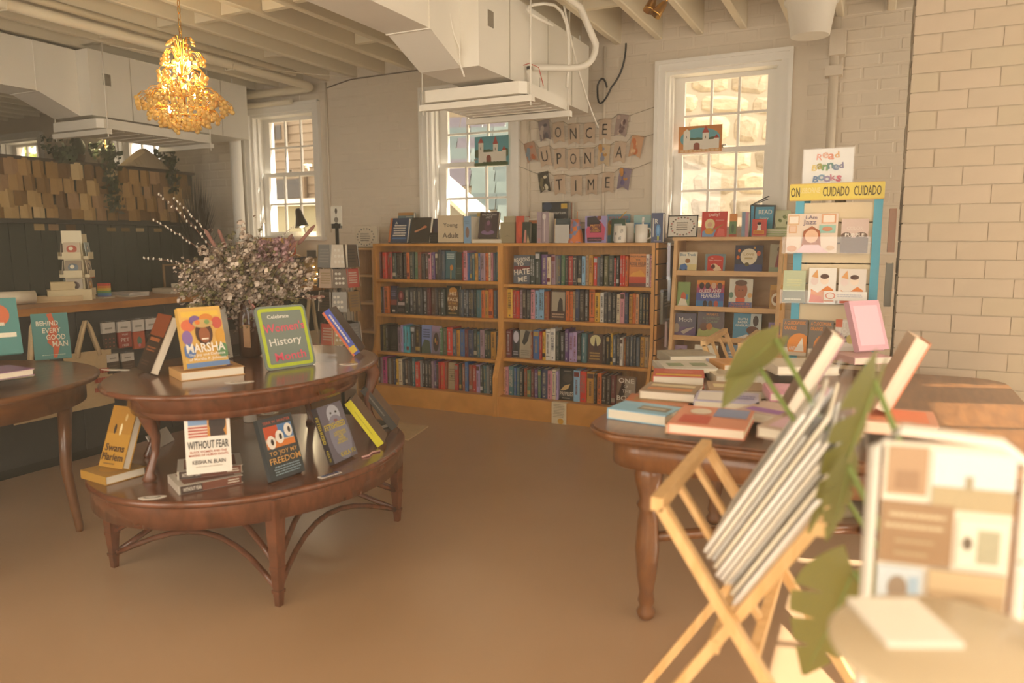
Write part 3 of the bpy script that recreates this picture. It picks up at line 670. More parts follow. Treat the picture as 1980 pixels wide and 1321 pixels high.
pbook('dusky purple slim book beside the Young Adult sign', 838, 848, 423, 5.12, ZT, '#5f5568', [], t=.03, group=G)
xs = at(843, 466, Y=5.0).x
for i in range(4):
    book(('lowest', 'second', 'third', 'topmost')[i]+' cream paperback in the small stack beside the Young Adult sign', (xs, 5.06, ZT+.0005+i*.021), .09, .13, .020, '#2f2a24', flat=True, rz=R(90), group='small stack of cream paperbacks')
t = thing('young_adult_sign', 'square kraft sign lettered Young Adult on the bookcase', 'sign', ((at(847, 468, Y=4.99).x+at(896, 468, Y=4.99).x)/2, 4.99, ZT+.0005))
w = at(896, 468, Y=4.99).x-at(847, 468, Y=4.99).x
MB().box(-w/2, w/2, 0, .018, .006, .215, K('#d8c5a3', .75)).obj('board', t); MB().box(-w/2-.002, w/2+.002, -.004, .03, 0, .006, K('#3a2a1c', .6)).obj('foot', t)
q = printmesh(MB(), [('t', 'Young', .5, .68, .2, '#4a3a2c', .74, .008), ('t', 'Adult', .5, .3, .2, '#4a3a2c', .74, .008)], w, .2, 0); q.obj('sign_lettering', t)
pbook('sky blue thick book with ship ornament beside the Young Adult sign', 897, 911, 418, 4.985, ZT, '#86aac9', [('e', .5, .4, .25, .2, '#8a6a5a'), ('l', .2, .7, .8, .85, 2, '#6a8aa8')], t=.14, group=G)
w = at(968, 466, Y=4.98).x-at(911, 466, Y=4.98).x; xc = at(940, 466, Y=4.98).x
book('thick cream book lying flat under the BALANCING ACT book', (xc, 5.07, ZT+.0005), w, .17, .03, '#d9c79c', flat=True, spine='l')
pbook('white and ochre picture card standing behind the flat book', 902, 932, 410, 5.12, ZT+.031, '#e2dccb', [('r', .1, .5, .6, .9, '#a8b8b8'), ('r', .6, .55, .95, .95, '#c9a84a'), ('r', .1, .05, .9, .45, '#c08a58')], t=.012, lean=R(8), group=G)
pbook('dark book titled BALANCING ACT with purple dancer', 924, 960, 412, 5.005, ZT+.031, '#3a2a2c', [('t', 'BALANCING', .5, .9, .07, '#d8d0c4', .86), ('t', 'ACT', .5, .8, .09, '#d8d0c4', .4), ('e', .5, .22, .36, .09, '#8a6a90'), ('e', .5, .45, .2, .22, '#5a3a4a'), ('e', .5, .58, .08, .1, '#9a6a80')], t=.03, lean=R(13), group=G)
t = thing('card_box', 'small grey green card box with a tab of cards', 'box', (at(981, 468, Y=5.0).x, 5.0, ZT+.0005)); MB().box(-.06, .06, 0, .07, 0, .155, K('#a09474', .8)).obj('box_body', t); MB().box(-.045, .05, .03, .04, .155, .2, K('#b8ac8c', .8)).obj('tab_card', t); printmesh(MB(), [('p', [(.3, .3), (.5, .38), (.7, .3), (.5, .34)], '#6a604a')], .12, .155, 0).obj('box_print', t)
pbook('orange red hardback standing at the end of the mug bookcase', 998, 1014, 418, 4.99, ZT, '#c9482a', [('e', .5, .5, .3, .3, '#d8603a')], t=.1, group=G)
pbook('small dark book with pink figure cover', 1009, 1025, 430, 4.965, ZT, '#2c3426', [('p', [(.2, 0), (.55, 0), (.5, .6), (.3, .62)], '#d08a7a'), ('p', [(.6, 0), (.95, 0), (.7, .4)], '#c9a87a')], t=.02, lean=R(5), group=G)
pbook('dark green book with orange strip across its top', 1019, 1042, 424, 5.06, ZT, '#33402a', [('r', .1, .8, 1, .93, '#c9742a'), ('r', 0, .94, 1, 1, '#e2d8c4'), ('l', .2, .4, .9, .7, 4, '#4d5a3c')], t=.03, lean=R(6), group=G)
pbook('thick lilac silver hardback spine beside the black astronomy book', 1038, 1061, 410, 4.965, ZT, '#a8949a', [('r', .4, 0, .46, 1, '#7a666c'), ('r', .6, .05, .68, .95, '#d8ccc8'), ('e', .62, .85, .15, .1, '#e2d8d0'), ('e', .2, .1, .12, .06, '#c08a8a'), ('l', .05, .4, .35, .6, 4, '#8a7478')], t=.1, group=G)
pbook('large black book titled Planetarium', 1048, 1099, 391, 5.12, ZT, '#17191a', [('e', .2, .9, .18, .1, '#2e3d58'), ('r', .72, .84, .95, .96, '#c9a53a'), ('t', 'Planetarium', .52, .74, .07, '#e2ddd0', .8, .0), ('e', .56, .5, .08, .07, '#a86a4a'), ('e', .86, .54, .08, .06, '#8a5a50')], t=.035, group=G)
pbook('tall picture book with white and rust edge behind the black book', 1099, 1107, 392, 5.16, ZT, '#c9c2b0', [('r', .6, 0, .9, 1, '#8a5030')], t=.03, group=G)
pbook('navy trimmed novel behind a blank grey card', 1071, 1101, 424, 5.0, ZT, '#2f3f44', [('l', .15, .8, .85, .92, 2, '#56686c'), ('r', 0, 0, .08, 1, '#c9ae84')], t=.045, lean=R(5), group=G)
t = thing('blank_card', 'blank pale grey card standing before a navy trimmed novel', 'card', (at(1086, 468, Y=4.955).x, 4.962, ZT+.0005)); MB().box(-.055, .055, -.001, .001, 0, .13, K('#c9c6c0', .6)).obj('card', t); MB().box(-.055, .055, 0, .03, 0, .001, K('#c9c6c0', .6)).obj('card_foot', t)
# patterned cone vase with pencil
PAT = M('patterned_glaze', '#8a94b0', .35)
nt = PAT.node_tree; b_ = nt.nodes['Principled BSDF']; vz = nt.nodes.new('ShaderNodeTexVoronoi'); vz.inputs['Scale'].default_value = 38; tc_ = nt.nodes.new('ShaderNodeTexCoord'); rp_ = nt.nodes.new('ShaderNodeValToRGB'); rp_.color_ramp.interpolation = 'CONSTANT'
rp_.color_ramp.elements[0].color = (*lin('#7f8db4'), 1); rp_.color_ramp.elements[1].position = .38; rp_.color_ramp.elements[1].color = (*lin('#d97a3c'), 1)
e_ = rp_.color_ramp.elements.new(.72); e_.color = (*lin('#c98a98'), 1)
nt.links.new(tc_.outputs['Object'], vz.inputs['Vector']); nt.links.new(vz.outputs['Color'], rp_.inputs[0]); nt.links.new(rp_.outputs[0], b_.inputs['Base Color'])
vx = at(1113, 468, Y=5.0).x
t = thing('cone_vase', 'blue and orange patterned cone vase beside the mugs', 'vase', (vx, 5.0, ZT+.0005)); MB().lathe([(.02, 0), (.058, 0), (.058, .006), (.03, .168), (.026, .168), (.022, .16), (.02, .1)], PAT, 24).obj('vase_body', t)
t = thing('pencil', 'orange pencil standing in the cone vase', 'pencil', (vx+.006, 5.0, ZT+.106)); MB().tube([(0, 0, 0), (.004, .004, .115)], .0035, K('#d9853a'), 6).obj('pencil_body', t); MB().tube([(.004, .004, .115), (.0044, .0044, .125)], [.0035, .001], K('#e2c49a'), 6).obj('pencil_tip', t)
pbook('dark brown slim book behind the cone vase', 1120, 1132, 430, 5.14, ZT, '#4a3a30', [('r', .1, .7, .9, .95, '#b8a890')], t=.03, group=G)
pbook('lilac novel titled PRETTY GIRL COUNTY with pink sleeved figure', 1131, 1172, 418, 4.97, ZT, '#9a8cc0', [('p', [(.1, .1), (.9, .1), (.95, .55), (.75, .8), (.3, .82), (.05, .5)], '#c9446c'), ('p', [(.1, .95), (.5, 1), (.75, .75), (.5, .6), (.1, .62)], '#241a1c'), ('r', .24, .38, .78, .7, '#6a2030'), ('t', 'PRETTY', .5, .64, .08, '#e2a83a', .48, .02), ('t', 'GIRL', .5, .54, .08, '#e2a83a', .4, .02), ('t', 'COUNTY', .5, .44, .08, '#e2a83a', .48, .02), ('r', .12, .05, .8, .2, '#2a1a22'), ('t', 'LAKITA WILSON', .46, .12, .055, '#d97a9a', .62), ('e', .68, .93, .1, .08, '#8a4a2a')], t=.03, group=G)
pbook('teal picture book titled YOU NEED behind the mugs', 1172, 1216, 415, 5.185, ZT, '#5b93a8', [('t', 'YOU NEED', .5, .88, .1, '#c43a34', .86, .015), ('p', [(0, .2), (.4, .3), (.5, .7), (.1, .8), (0, .6)], '#d9b03a'), ('e', .3, .72, .18, .12, '#7a3a22'), ('t', 'TO', .4, .72, .08, '#e0603a', .2), ('p', [(0, 0), (.5, 0), (.4, .3), (0, .25)], '#4aa0b8')], t=.014, lean=R(4), group=G)
pbook('dark green hardback tilted behind the striped mug', 1180, 1206, 424, 5.045, ZT, '#2f5240', [('r', .2, .05, .8, .78, '#c4c8c4')], t=.025, lean=R(9), group=G)
t = thing('yellow_pencil', 'yellow pencil lying across the dark green hardback', 'pencil', (at(1206, 420, Y=5.075).x, 5.075, ZT+.17)); MB().tube([(-.03, 0, 0), (.02, 0, .05)], .004, K('#e0b040'), 6).obj('pencil_body', t); MB().tube([(-.03, 0, 0), (-.036, 0, -.006)], [.004, .001], K('#e2c49a'), 6).obj('pencil_tip', t)
def mug(label, px, Y, r, h, marks=False, handle=True, nm='mug'):
    t = thing(nm, label, 'mug', (at(px, 468, Y=Y).x, Y, ZT+.0006)); W_ = M('white_glaze', '#efe9de', .25, coat=.3)
    MB().lathe([(r*.92, 0), (r, .006), (r, h), (r-.004, h), (r-.004, .008)], W_, 28).obj('cup', t)
    if handle: MB().tube([(r-.002, 0, h*.78), (r+.02, 0, h*.76), (r+.032, 0, h*.52), (r+.022, 0, h*.28), (r-.002, 0, h*.2)], .006, W_, 8).obj('handle', t)
    if marks:
        for (a0, z0) in ((-70, .65), (-70, .58), (-70, .72), (-88, .22), (-88, .29), (-88, .16)):
            mb = MB()
            for k in range(4):
                q0, q1 = R(a0+k*6), R(a0+k*6+6.2); rr_ = r+.0006; zz0 = h*(z0+k*.012); zz1 = zz0+h*.028
                mb.quad((rr_*math.cos(q0), rr_*math.sin(q0), zz0), (rr_*math.cos(q1), rr_*math.sin(q1), zz0+h*.012), (rr_*math.cos(q1), rr_*math.sin(q1), zz1+h*.012), (rr_*math.cos(q0), rr_*math.sin(q0), zz1), K('#26241f'))
            mb.obj('stripe_mark', t)
        for k in range(3):
            mb = MB(); q0 = R(-132+k*9); rr_ = r+.0006; mb.quad((rr_*math.cos(q0), rr_*math.sin(q0), h*.45), (rr_*math.cos(q0+.09), rr_*math.sin(q0+.09), h*.45), (rr_*math.cos(q0+.09), rr_*math.sin(q0+.09), h*.6), (rr_*math.cos(q0), rr_*math.sin(q0), h*.6), K('#26241f')); mb.obj('letter_mark', t)
    return t
mug('white mug with short black stripe marks', 1199, 4.995, .043, .118, True, False)
mug('plain white mug with round handle holding a white marker', 1240, 4.995, .043, .125)
t = thing('white_tumbler', 'tall plain white tumbler standing behind the striped mug', 'tumbler', (at(1216, 466, Y=5.125).x, 5.125, ZT+.0006)); MB().lathe([(.034, 0), (.038, .005), (.04, .14), (.036, .14), (.034, .01)], M('white_glaze', '#efe9de', .25), 24).obj('tumbler_body', t)
t = thing('marker_pen', 'white marker pen standing in the plain white mug', 'pen', (at(1241, 450, Y=4.995).x, 4.995, ZT+.01)); MB().tube([(0, 0, 0), (.004, .01, .13)], .007, WHITE, 10).obj('barrel', t); MB().tube([(.004, .01, .13), (.005, .012, .165)], .0085, WHITE, 10).obj('cap', t)
pbook('blue green landscape picture book behind the plain mug', 1225, 1257, 416, 5.12, ZT, '#8fb4b0', [('r', 0, .55, 1, .72, '#4f8ab0'), ('r', 0, 0, 1, .35, '#6a6a48'), ('e', .8, .4, .15, .1, '#a8704a')], t=.014, group=G)
pbook('thick navy blue boxed book with glowing blue tree cover', 1259, 1281, 412, 4.985, ZT, '#33406e', [('r', .12, .2, .2, .82, '#e2dccf'), ('t', 'R', .45, .72, .16, '#e8e4da', .3), ('e', .6, .4, .22, .22, '#5f9ad0'), ('e', .6, .42, .1, .14, '#8fc0e8'), ('e', .6, .15, .08, .1, '#c9c85a'), ('l', .2, .04, .9, .09, 1, '#a89ab8')], t=.06, group=G)
# packets on the slat wall
packet('hanging_notebook', 'purple marbled packet hung highest on the slat wall', 1294, 475, 1313, 536, sx+.10, '#6a3550', [('r', .45, 0, 1, 1, '#4a3040'), ('e', .7, .5, .2, .3, '#8a6a70')], 'packet')
packet('hanging_notebook', 'blue speckled packet hung below the marbled one', 1294, 541, 1312, 576, sx+.105, '#3a3f58', [('l', .1, .1, .9, .9, 9, '#8a8fa0')], 'packet')
packet('hanging_notebook', 'gold and grey glossy packet hung on the slat wall', 1280, 566, 1301, 618, sx+.05, '#6a6248', [('r', .4, .1, .9, .9, '#b39a5a'), ('l', .1, .5, .9, .9, 4, '#d8ccb0')], 'packet')
packet('hanging_notebook', 'pink and white lined packet hung lowest on the slat wall', 1288, 622, 1302, 664, sx+.07, '#d9b8b4', [('r', 0, .75, 1, 1, '#e6dcd8'), ('l', .1, .1, .9, .7, 7, '#c98a90')], 'packet')
# shelf talker card below the face-out book with the hand
p = at(1082, 775, Y=4.855); t = thing('shelf_card', 'cream shelf card with gold seal hanging over the kick board', 'card', (p.x, YBOT-.001, Z2[3])); MB().box(-.06, .055, 0, .002, -.17, .001, K('#e2d4b4', .7)).obj('card', t); MB().box(-.06, .055, 0, .04, .0003, .0012, K('#e2d4b4', .7)).obj('card_flap', t); printmesh(MB(), [('l', .1, .35, .9, .95, 9, '#a89878'), ('e', .62, .2, .2, .13, '#d9a83a')], .115, .17, 0).obj('card_print', t); t.children[-1].location = (-.0025, 0, -.17)

# ================================================================== CHILDREN'S DISPLAY CASE
cz = at(1400, 465, Y=4.95).z; cx0, cx1 = XB[2]+.145, at(1512, 465, Y=4.95).x
CZ = [at(1400, 528, Y=4.9).z, at(1400, 598, Y=4.88).z, at(1400, 657, Y=4.86).z, at(1400, 657, Y=4.86).z-.235]
CYF = [4.93, 4.91, 4.89, 4.87]
cc = thing('display_case', 'pale birch face-out case of picture books under the window', 'display case', ((cx0+cx1)/2, 5.2, 0)); h = (cx1-cx0)/2
for s in (-1, 1): MB().prism([(0, 0), (4.8-5.2, 0), (4.83-5.2, .5), (4.93-5.2, cz), (0, cz)], s*h-.011, s*h+.011, BIRCH, 'x').obj('side_panel', cc)
MB().box(-h, h, -.01, 0, 0, cz, BIRCH).obj('back_panel', cc)
MB().box(-h-.02, h+.02, 4.92-5.2, 0, cz, cz+.022, BIRCH).obj('top_board', cc)
for z, y in zip(CZ, CYF):
    MB().box(-h+.011, h-.011, y-5.2, -.01, z-.02, z, BIRCH).obj('shelf', cc)
    MB().box(-h+.011, h-.011, y-5.2-.012, y-5.2, z-.02, z+.012, BIRCH).obj('shelf_lip', cc)
ZK = cz+.022
G2 = 'picture books standing on the display case'
t = thing('framed_sign', 'white framed sign with pink flower wreath on the display case', 'framed sign', (at(1318, 460, Y=5.0).x, 5.0, ZK+.0005), 0, None, (R(-12), 0, 0)); w = at(1348, 460, Y=5.0).x-at(1290, 460, Y=5.0).x
mb = MB(); hh = .15
for a0, a1, b0, b1 in ((-w/2, w/2, 0, .006), (-w/2, w/2, hh-.006, hh), (-w/2, -w/2+.006, 0, hh), (w/2-.006, w/2, 0, hh)): mb.box(a0, a1, 0, .012, b0, b1, BLACK)
mb.obj('frame', t); MB().box(-w/2+.006, w/2-.006, .005, .01, .006, hh-.006, K('#e9e2d4', .6)).obj('mat_board', t); printmesh(MB(), wreath(.5, .5, .38, .4, 22, ('#5a5a4a', '#d08a80', '#7a6a5a'))+[('l', .3, .3, .7, .7, 4, '#8a8074')], w, hh, .005).obj('sign_print', t)
pbook('red picture book with a blonde guitarist on its cover', 1355, 1404, 410, 5.0, ZK, '#d0382c', [('t', 'Dolly!', .48, .86, .15, '#f0e6d8', .84, .01, 4), ('e', .33, .5, .2, .22, '#e8d49a'), ('e', .33, .48, .09, .1, '#e0b090'), ('p', [(.05, 0), (.5, 0), (.6, .3), (.3, .36), (.05, .2)], '#7fa6cf'), ('e', .32, .22, .18, .13, '#d9a03a'), ('p', [(.4, .26), (.85, .5), (.87, .47), (.45, .2)], '#b5803a'), ('l', .55, .62, .9, .68, 2, '#e2b8a8'), ('p', [(.6, .02), (.95, .02), (.9, .3), (.7, .34)], '#e06a60')], t=.012, lean=R(8), pyb=460, group=G2)
pbook('slim orange and green picture book beside the red one', 1409, 1423, 414, 5.0, ZK, '#d98a3a', [('r', 0, .1, 1, .66, '#6a8a58'), ('e', .5, .35, .2, .2, '#3a5a3a'), ('r', 0, 0, 1, .1, '#b5452e')], t=.02, lean=R(5), pyb=460, group=G2)
for i, (a_, b_, c_, n_) in enumerate(((1433, 1440, '#7f9ab0', 'blue grey'), (1440, 1446, '#c98a98', 'rose pink'))):
    pbook('%s slim book standing beside the blue READ sign' % n_, a_, b_, 410, 5.01, ZK, c_, [], t=.12, pyb=460, group=G2)
# READ sign shaped like an open book
t = thing('read_sign', 'blue book-shaped wooden sign lettered READ Every with black outline', 'sign', (at(1472, 448, Y=5.09).x, 5.09, ZK+.0005)); w = at(1492, 448, Y=5.06).x-at(1446, 448, Y=5.06).x; hh = .235
MB().prism([(-w/2, .0), (w/2, .0), (w/2+.01, hh*.86), (-w/2+.01, hh*.9), (-w/2-.002, hh*.88)], 0, .016, BLACK, 'y').obj('outline_board', t)
mb = MB(); printmesh(mb, [('p', [(.04, .03), (.14, .03), (.16, .84), (.03, .86)], '#4a9ac0'), ('p', [(.2, .03), (.93, .03), (1.0, .82), (.22, .82)], '#4f9dbb'), ('t', 'READ', .64, .68, .12, '#efe8da', .56, .015), ('t', 'Every', .6, .5, .09, '#dfe8e4', .42)], w, hh, 0); mb.obj('sign_print', t)
mb = MB()
for k in range(4): mb.prism([(-w/2+.0, hh*.88), (-w/2+.012, hh*.88), (w/2-.03-.004*k, hh*(1.1-.04*k)), (w/2-.04-.004*k, hh*(1.12-.04*k))], .002*k, .002*k+.002, BLACK if k % 2 == 0 else WHITE, 'y')
mb.obj('page_fan', t); MB().box(-w/2-.01, w/2+.02, -.02, .05, -.0003, .006, BLACK).obj('foot', t)
pbook('small red picture book with pale doll figure and yellow title', 1453, 1481, 424, 4.97, ZK, '#c9321f', [('e', .5, .66, .14, .12, '#f0e4d4'), ('e', .5, .74, .14, .08, '#2a1a18'), ('p', [(.35, .35), (.65, .35), (.6, .58), (.4, .58)], '#f0e4d4'), ('r', .12, .14, .85, .34, '#e0a82a'), ('l', .15, .16, .82, .32, 2, '#c9321f'), ('l', .3, .86, .7, .92, 1, '#e0a82a'), ('r', 0, 0, 1, .05, '#e8b49a')], t=.014, lean=R(4), pyb=460, group=G2)
gx = at(1499, 458, Y=5.03).x
for i in range(5): book(('lowest', 'second', 'middle', 'fourth', 'topmost')[i]+' leaf green book in the stack ending the birch display case', (gx, 5.08, ZK+.0005+i*.0105), .13, .15, .010, '#a8b872', flat=True, rz=R(3*(i % 2)), group='stack of leaf green picture books')
book('patterned green and white book propped on the leaf green stack', (gx+.045, 5.1, ZK+.0545), .11, .13, .008, '#c4c8a4', [('e', .3, .4, .1, .1, '#6a7a4a'), ('e', .6, .6, .12, .1, '#7a8a5a'), ('e', .7, .25, .1, .1, '#5a6a4a')], lean=R(30), rz=R(25))
def crow(row, items):
    for (a_, b_, pt, pb, cov, pr, lab) in items:
        pbook(lab+', '+('upper', 'middle', 'lower', 'lowest')[row]+' ledge of the birch case', a_, b_, pt, CYF[row]+.012, CZ[row], cov, pr, t=.012, lean=R(10), pyb=pb, group='picture books in the birch case')
crow(0, [(1311, 1346, 488, 525, '#e6dfc8', [('r', 0, 0, 1, .38, '#d9c88a'), ('t', 'Blue Truck', .5, .86, .13, '#4f7a94', .86), ('p', [(.05, .06), (.5, .06), (.5, .3), (.35, .42), (.1, .34)], '#3568a8'), ('e', .5, .55, .14, .12, '#9a6a3a'), ('e', .15, .08, .06, .06, '#222222'), ('e', .42, .08, .06, .06, '#222222')], 'cream picture book with a blue truck'),
         (1362, 1401, 492, 526, '#6f8488', [('r', .12, .0, .9, .82, '#c9301f'), ('e', .5, .82, .38, .1, '#c9301f'), ('t', 'An', .35, .78, .06, '#f0e6d8', .2), ('t', 'Open Adoption', .5, .64, .09, '#f0e6d8', .74), ('p', [(.3, .4), (.5, .48), (.75, .3), (.85, .1), (.5, .05), (.4, .2)], '#e2c49a'), ('e', .42, .3, .1, .12, '#5a2a22')], 'grey and red picture book about adoption'),
         (1419, 1473, 475, 527, '#2a2740', [('r', 0, 0, 1, .3, '#2f3f74'), ('e', .5, .58, .3, .3, '#e8dcc0'), ('t', 'Love', .5, .68, .12, '#b59a5a', .4), ('l', .34, .46, .66, .58, 1, '#b59a5a'), ('e', .15, .8, .05, .06, '#e07a3a'), ('e', .85, .7, .07, .09, '#d9704a'), ('e', .12, .55, .06, .07, '#d9783a'), ('e', .45, .3, .08, .07, '#6a5a2a'), ('e', .7, .9, .04, .04, '#e0a84a')], 'navy picture book with a glowing full moon'),
         (1486, 1513, 473, 527, '#a8a084', [('p', [(.4, .2), (.9, .2), (.95, .7), (.6, .75)], '#8a3a40'), ('e', .7, .82, .18, .1, '#5a3a2a'), ('r', 0, 0, 1, .2, '#8f9a78')], 'sage picture book with a child in maroon coat')])
crow(1, [(1308, 1332, 546, 589, '#7f9a54', [('e', .5, .4, .2, .2, '#c9603a'), ('p', [(.1, .05), (.9, .05), (.7, .3), (.3, .35)], '#e6dfc8'), ('r', .7, .3, .9, .5, '#4f8ab0')], 'meadow green picture book with farm animals'),
         (1345, 1398, 543, 591, '#c9443a', [('r', 0, .85, 1, 1, '#d98a2a'), ('r', 0, .55, 1, .72, '#a83a6a'), ('r', 0, .25, 1, .55, '#4a56a0'), ('r', 0, 0, 1, .25, '#3a7ab0')]+[('e', .18+.22*i, .8, .09, .12, c) for i, c in enumerate(('#2a1a18', '#3a2a22', '#d8b49a', '#5a3028'))]+[('t', 'QUEER AND', .5, .6, .15, '#f0e8dc', .8, .01, 3), ('t', 'FEARLESS', .52, .44, .15, '#f0e8dc', .68, .01, 3)]+[('e', .34+.2*i, .14, .08, .12, c) for i, c in enumerate(('#3a2620', '#5a3a2c', '#b5442e'))], 'rainbow coloured picture book titled QUEER AND FEARLESS'),
         (1408, 1453, 540, 592, '#d8d4c4', [('r', 0, 0, 1, .22, '#5a6aa0'), ('e', .5, .62, .28, .3, '#a8623e'), ('e', .5, .86, .26, .1, '#6a4a38'), ('r', .3, .22, .7, .36, '#d9603a'), ('e', .42, .62, .03, .02, '#2a1a14'), ('e', .58, .62, .03, .02, '#2a1a14'), ('e', .1, .45, .1, .1, '#6a8a78'), ('e', .9, .45, .1, .08, '#d9a86a'), ('t', 'FRANCES IN', .5, .16, .07, '#e0805a', .8, .015), ('t', 'THE COUNTRY', .5, .06, .08, '#e0805a', .9, .015)], 'white picture book with a braided girl in orange overalls'),
         (1487, 1511, 552, 592, '#c9983a', [('r', .1, .1, .9, .8, '#b5823a'), ('e', .5, .42, .36, .25, '#e6dcc4'), ('e', .5, .42, .22, .14, '#9a6a3a')], 'golden picture book with an oval of animals')])
crow(2, [(1303, 1344, 606, 650, '#4a4058', [('r', 0, 0, 1, .4, '#5a3f6a'), ('t', 'Moth', .5, .72, .18, '#e2dcd0', .62, .0), ('p', [(.3, .2), (.6, .35), (.95, .42), (.7, .25), (.45, .1)], '#b5a898'), ('e', .1, .35, .14, .2, '#a89a88'), ('l', .2, .03, .8, .08, 1, '#a89ab0')], 'dusky purple picture book titled Moth'),
         (1347, 1398, 600, 652, '#5a4a52', [('t', "MAMA'S", .55, .84, .1, '#c98a4a', .46), ('t', 'SLEEPING', .5, .7, .09, '#8f9a7a', .7), ('t', 'SCARF', .55, .58, .09, '#8f9a7a', .46), ('p', [(0, 0), (1, 0), (.95, .3), (.5, .4), (.05, .3)], '#a3a65a'), ('e', .25, .38, .16, .14, '#6a3f26'), ('e', .46, .4, .12, .12, '#b5702e')], 'plum picture book titled MAMAS SLEEPING SCARF'),
         (1416, 1470, 607, 657, '#3f8aaa', [('p', [(.6, 0), (1, 0), (1, 1), (.62, 1)], '#c4ccc8'), ('t', 'RUTH', .34, .78, .09, '#e6e2d4', .34, .02), ('t', 'BADER', .34, .66, .09, '#e6e2d4', .36, .02), ('t', 'GINSBURG', .34, .54, .09, '#e6e2d4', .52, .02), ('e', .7, .36, .22, .16, '#6a3f26'), ('e', .8, .72, .1, .2, '#3a2a24'), ('p', [(0, 0), (.9, 0), (.85, .12), (.5, .2)], '#e2ddd4')], 'blue picture book about a judge with lace collar'),
         (1484, 1507, 624, 656, '#7a5a94', [('r', 0, 0, 1, .35, '#d8b4a4'), ('t', 'BIG', .55, .78, .2, '#d9b83a', .6), ('l', .2, .42, .9, .6, 1, '#d9b83a')], 'purple picture book with BIG in yellow')])
crow(3, [(1302, 1325, 668, 720, '#8a6a86', [('e', .5, .5, .3, .28, '#d9a04a'), ('e', .5, .68, .34, .2, '#5a3a3a')], 'violet picture book with an orange faced child'),
         (1340, 1385, 668, 722, '#e2dcc8', [('e', .35, .5, .2, .14, '#4a3f44'), ('e', .7, .55, .16, .18, '#a8543a'), ('p', [(.5, .1), (.95, .1), (.8, .4)], '#b5623a')], 'ivory picture book with dancing figures'),
         (1400, 1450, 668, 724, '#6a86a0', [('l', .1, .5, .9, .8, 3, '#d8dcdc')], 'pale blue picture book half hidden by the folding rack')])

# ================================================================== BANNERS
BN = M('beige_pennant', '#c4ab90', .8, noise=.05, scale=30)
def banner(label, ends, flags, s):
    cx, cy, sc = 1000, 210, 7.338; Yb = YB-.03
    root = thing('banner', label, 'banner', (0, 0, 0), 0, 'lettered wall banners')
    P_ = lambda x, y: at(cx+x/sc, cy+y/sc, Y=Yb)
    tops = []
    for (x, y, ch, rot) in flags:
        c = P_(x, y); k = .0033*1.0; w, hh = .088, .155; a = R(-rot)
        M4 = Matrix.Translation((c.x, Yb, c.z)) @ Matrix.Rotation(a, 4, 'Y')
        mb = MB(); mb.T = M4
        top, bot = hh/2, -hh/2
        fc = BN if len(ch) == 1 else K({'ship': '#8a7a78', 'tower': '#a08a80', 'bird': '#b08a70', 'tree': '#c9b08a', 'fox': '#c99a72', 'cave': '#4a4438', 'lion': '#8a7a88'}[ch], .8)
        # gently bowed pennant with notched tail
        n = 6; rows = []
        for j in range(n+1):
            z = top-(hh)*j/n; yb = -.006*math.sin(math.pi*j/n)
            rows.append([(-w/2, yb, z), (0, yb-.004, z-(0 if j < n else -.022)), (w/2, yb, z)])
        vs = [q for r_ in rows for q in r_]; fs = []
        for j in range(n):
            for i in range(2): fs.append((j*3+i, j*3+i+3, j*3+i+4, j*3+i+1))
        mb.add(vs, fs, fc, True); fl = mb.obj('pennant', root)
        if len(ch) == 1:
            vs, fs = textgeo(ch, .0); mx = [min(q.x for q in vs), max(q.x for q in vs), min(q.y for q in vs), max(q.y for q in vs)]
            m2 = MB(); m2.T = M4 @ Matrix.Translation((0, -.014, 0)); sy = .078/(mx[3]-mx[2]); sx_ = min(.05/(mx[1]-mx[0]), sy*.8)
            m2.add([((q.x-(mx[0]+mx[1])/2)*sx_, 0, (q.y-(mx[2]+mx[3])/2)*sy) for q in vs], fs, K('#3a332c', .7)); m2.obj('letter', fl)
        else:
            m2 = MB(); m2.T = M4 @ Matrix.Translation((0, -.013, 0)); r = random.Random(len(tops)*7+len(ch))
            pal = {'ship': ('#4f4a54', '#b8a89c'), 'tower': ('#6a5050', '#c0a898'), 'bird': ('#b5653a', '#7a8a94'), 'tree': ('#b5823a', '#8a8a9a'), 'fox': ('#c9703a', '#e0b88a'), 'cave': ('#d8ccae', '#7a6f50'), 'lion': ('#c98a3a', '#6a6088')}[ch]
            for q in range(7):
                u, v = r.uniform(-.3, .3)*w, r.uniform(-.36, .36)*hh; a_, b_ = r.uniform(.08, .2)*w, r.uniform(.06, .15)*hh; n_ = 8
                m2.add([(u+a_*math.cos(6.283*j/n_), -.0006*q, v+b_*math.sin(6.283*j/n_)) for j in range(n_)], [tuple(range(n_))], K(pal[q % 2], .8))
            m2.obj('picture_print', fl)['kind'] = 'stuff'
        tops.append(M4 @ Vector((-w/2, -.002, top-.006))); tops.append(M4 @ Vector((w/2, -.002, top-.006)))
    MB().tube([P_(*ends[0])]+tops+[P_(*ends[1])], .0018, K('#8a7a64', .8), 5).obj('string', root)
banner('ONCE banner of beige pennants between picture flags', ((40, 60), (1940, -20)), [(390, 310, 'ship', 8), (590, 340, 'O', 4), (805, 360, 'N', 2), (1025, 350, 'C', 0), (1250, 300, 'E', -3), (1480, 240, 'tower', -10)], 1)
banner('UPON A banner of beige pennants between picture flags', ((0, 410), (2080, 310)), [(195, 620, 'bird', 13), (400, 680, 'U', 8), (605, 710, 'P', 3), (805, 715, 'O', 2), (1010, 705, 'N', 0), (1230, 660, 'tree', -4), (1455, 620, 'A', -6), (1690, 540, 'fox', -11)], 1)
banner('TIME banner of beige pennants between picture flags', ((0, 810), (1900, 760)), [(385, 1045, 'cave', 9), (605, 1080, 'T', 4), (840, 1095, 'I', 1), (1055, 1080, 'M', 0), (1290, 1050, 'E', -2), (1520, 1000, 'lion', -9)], 1)

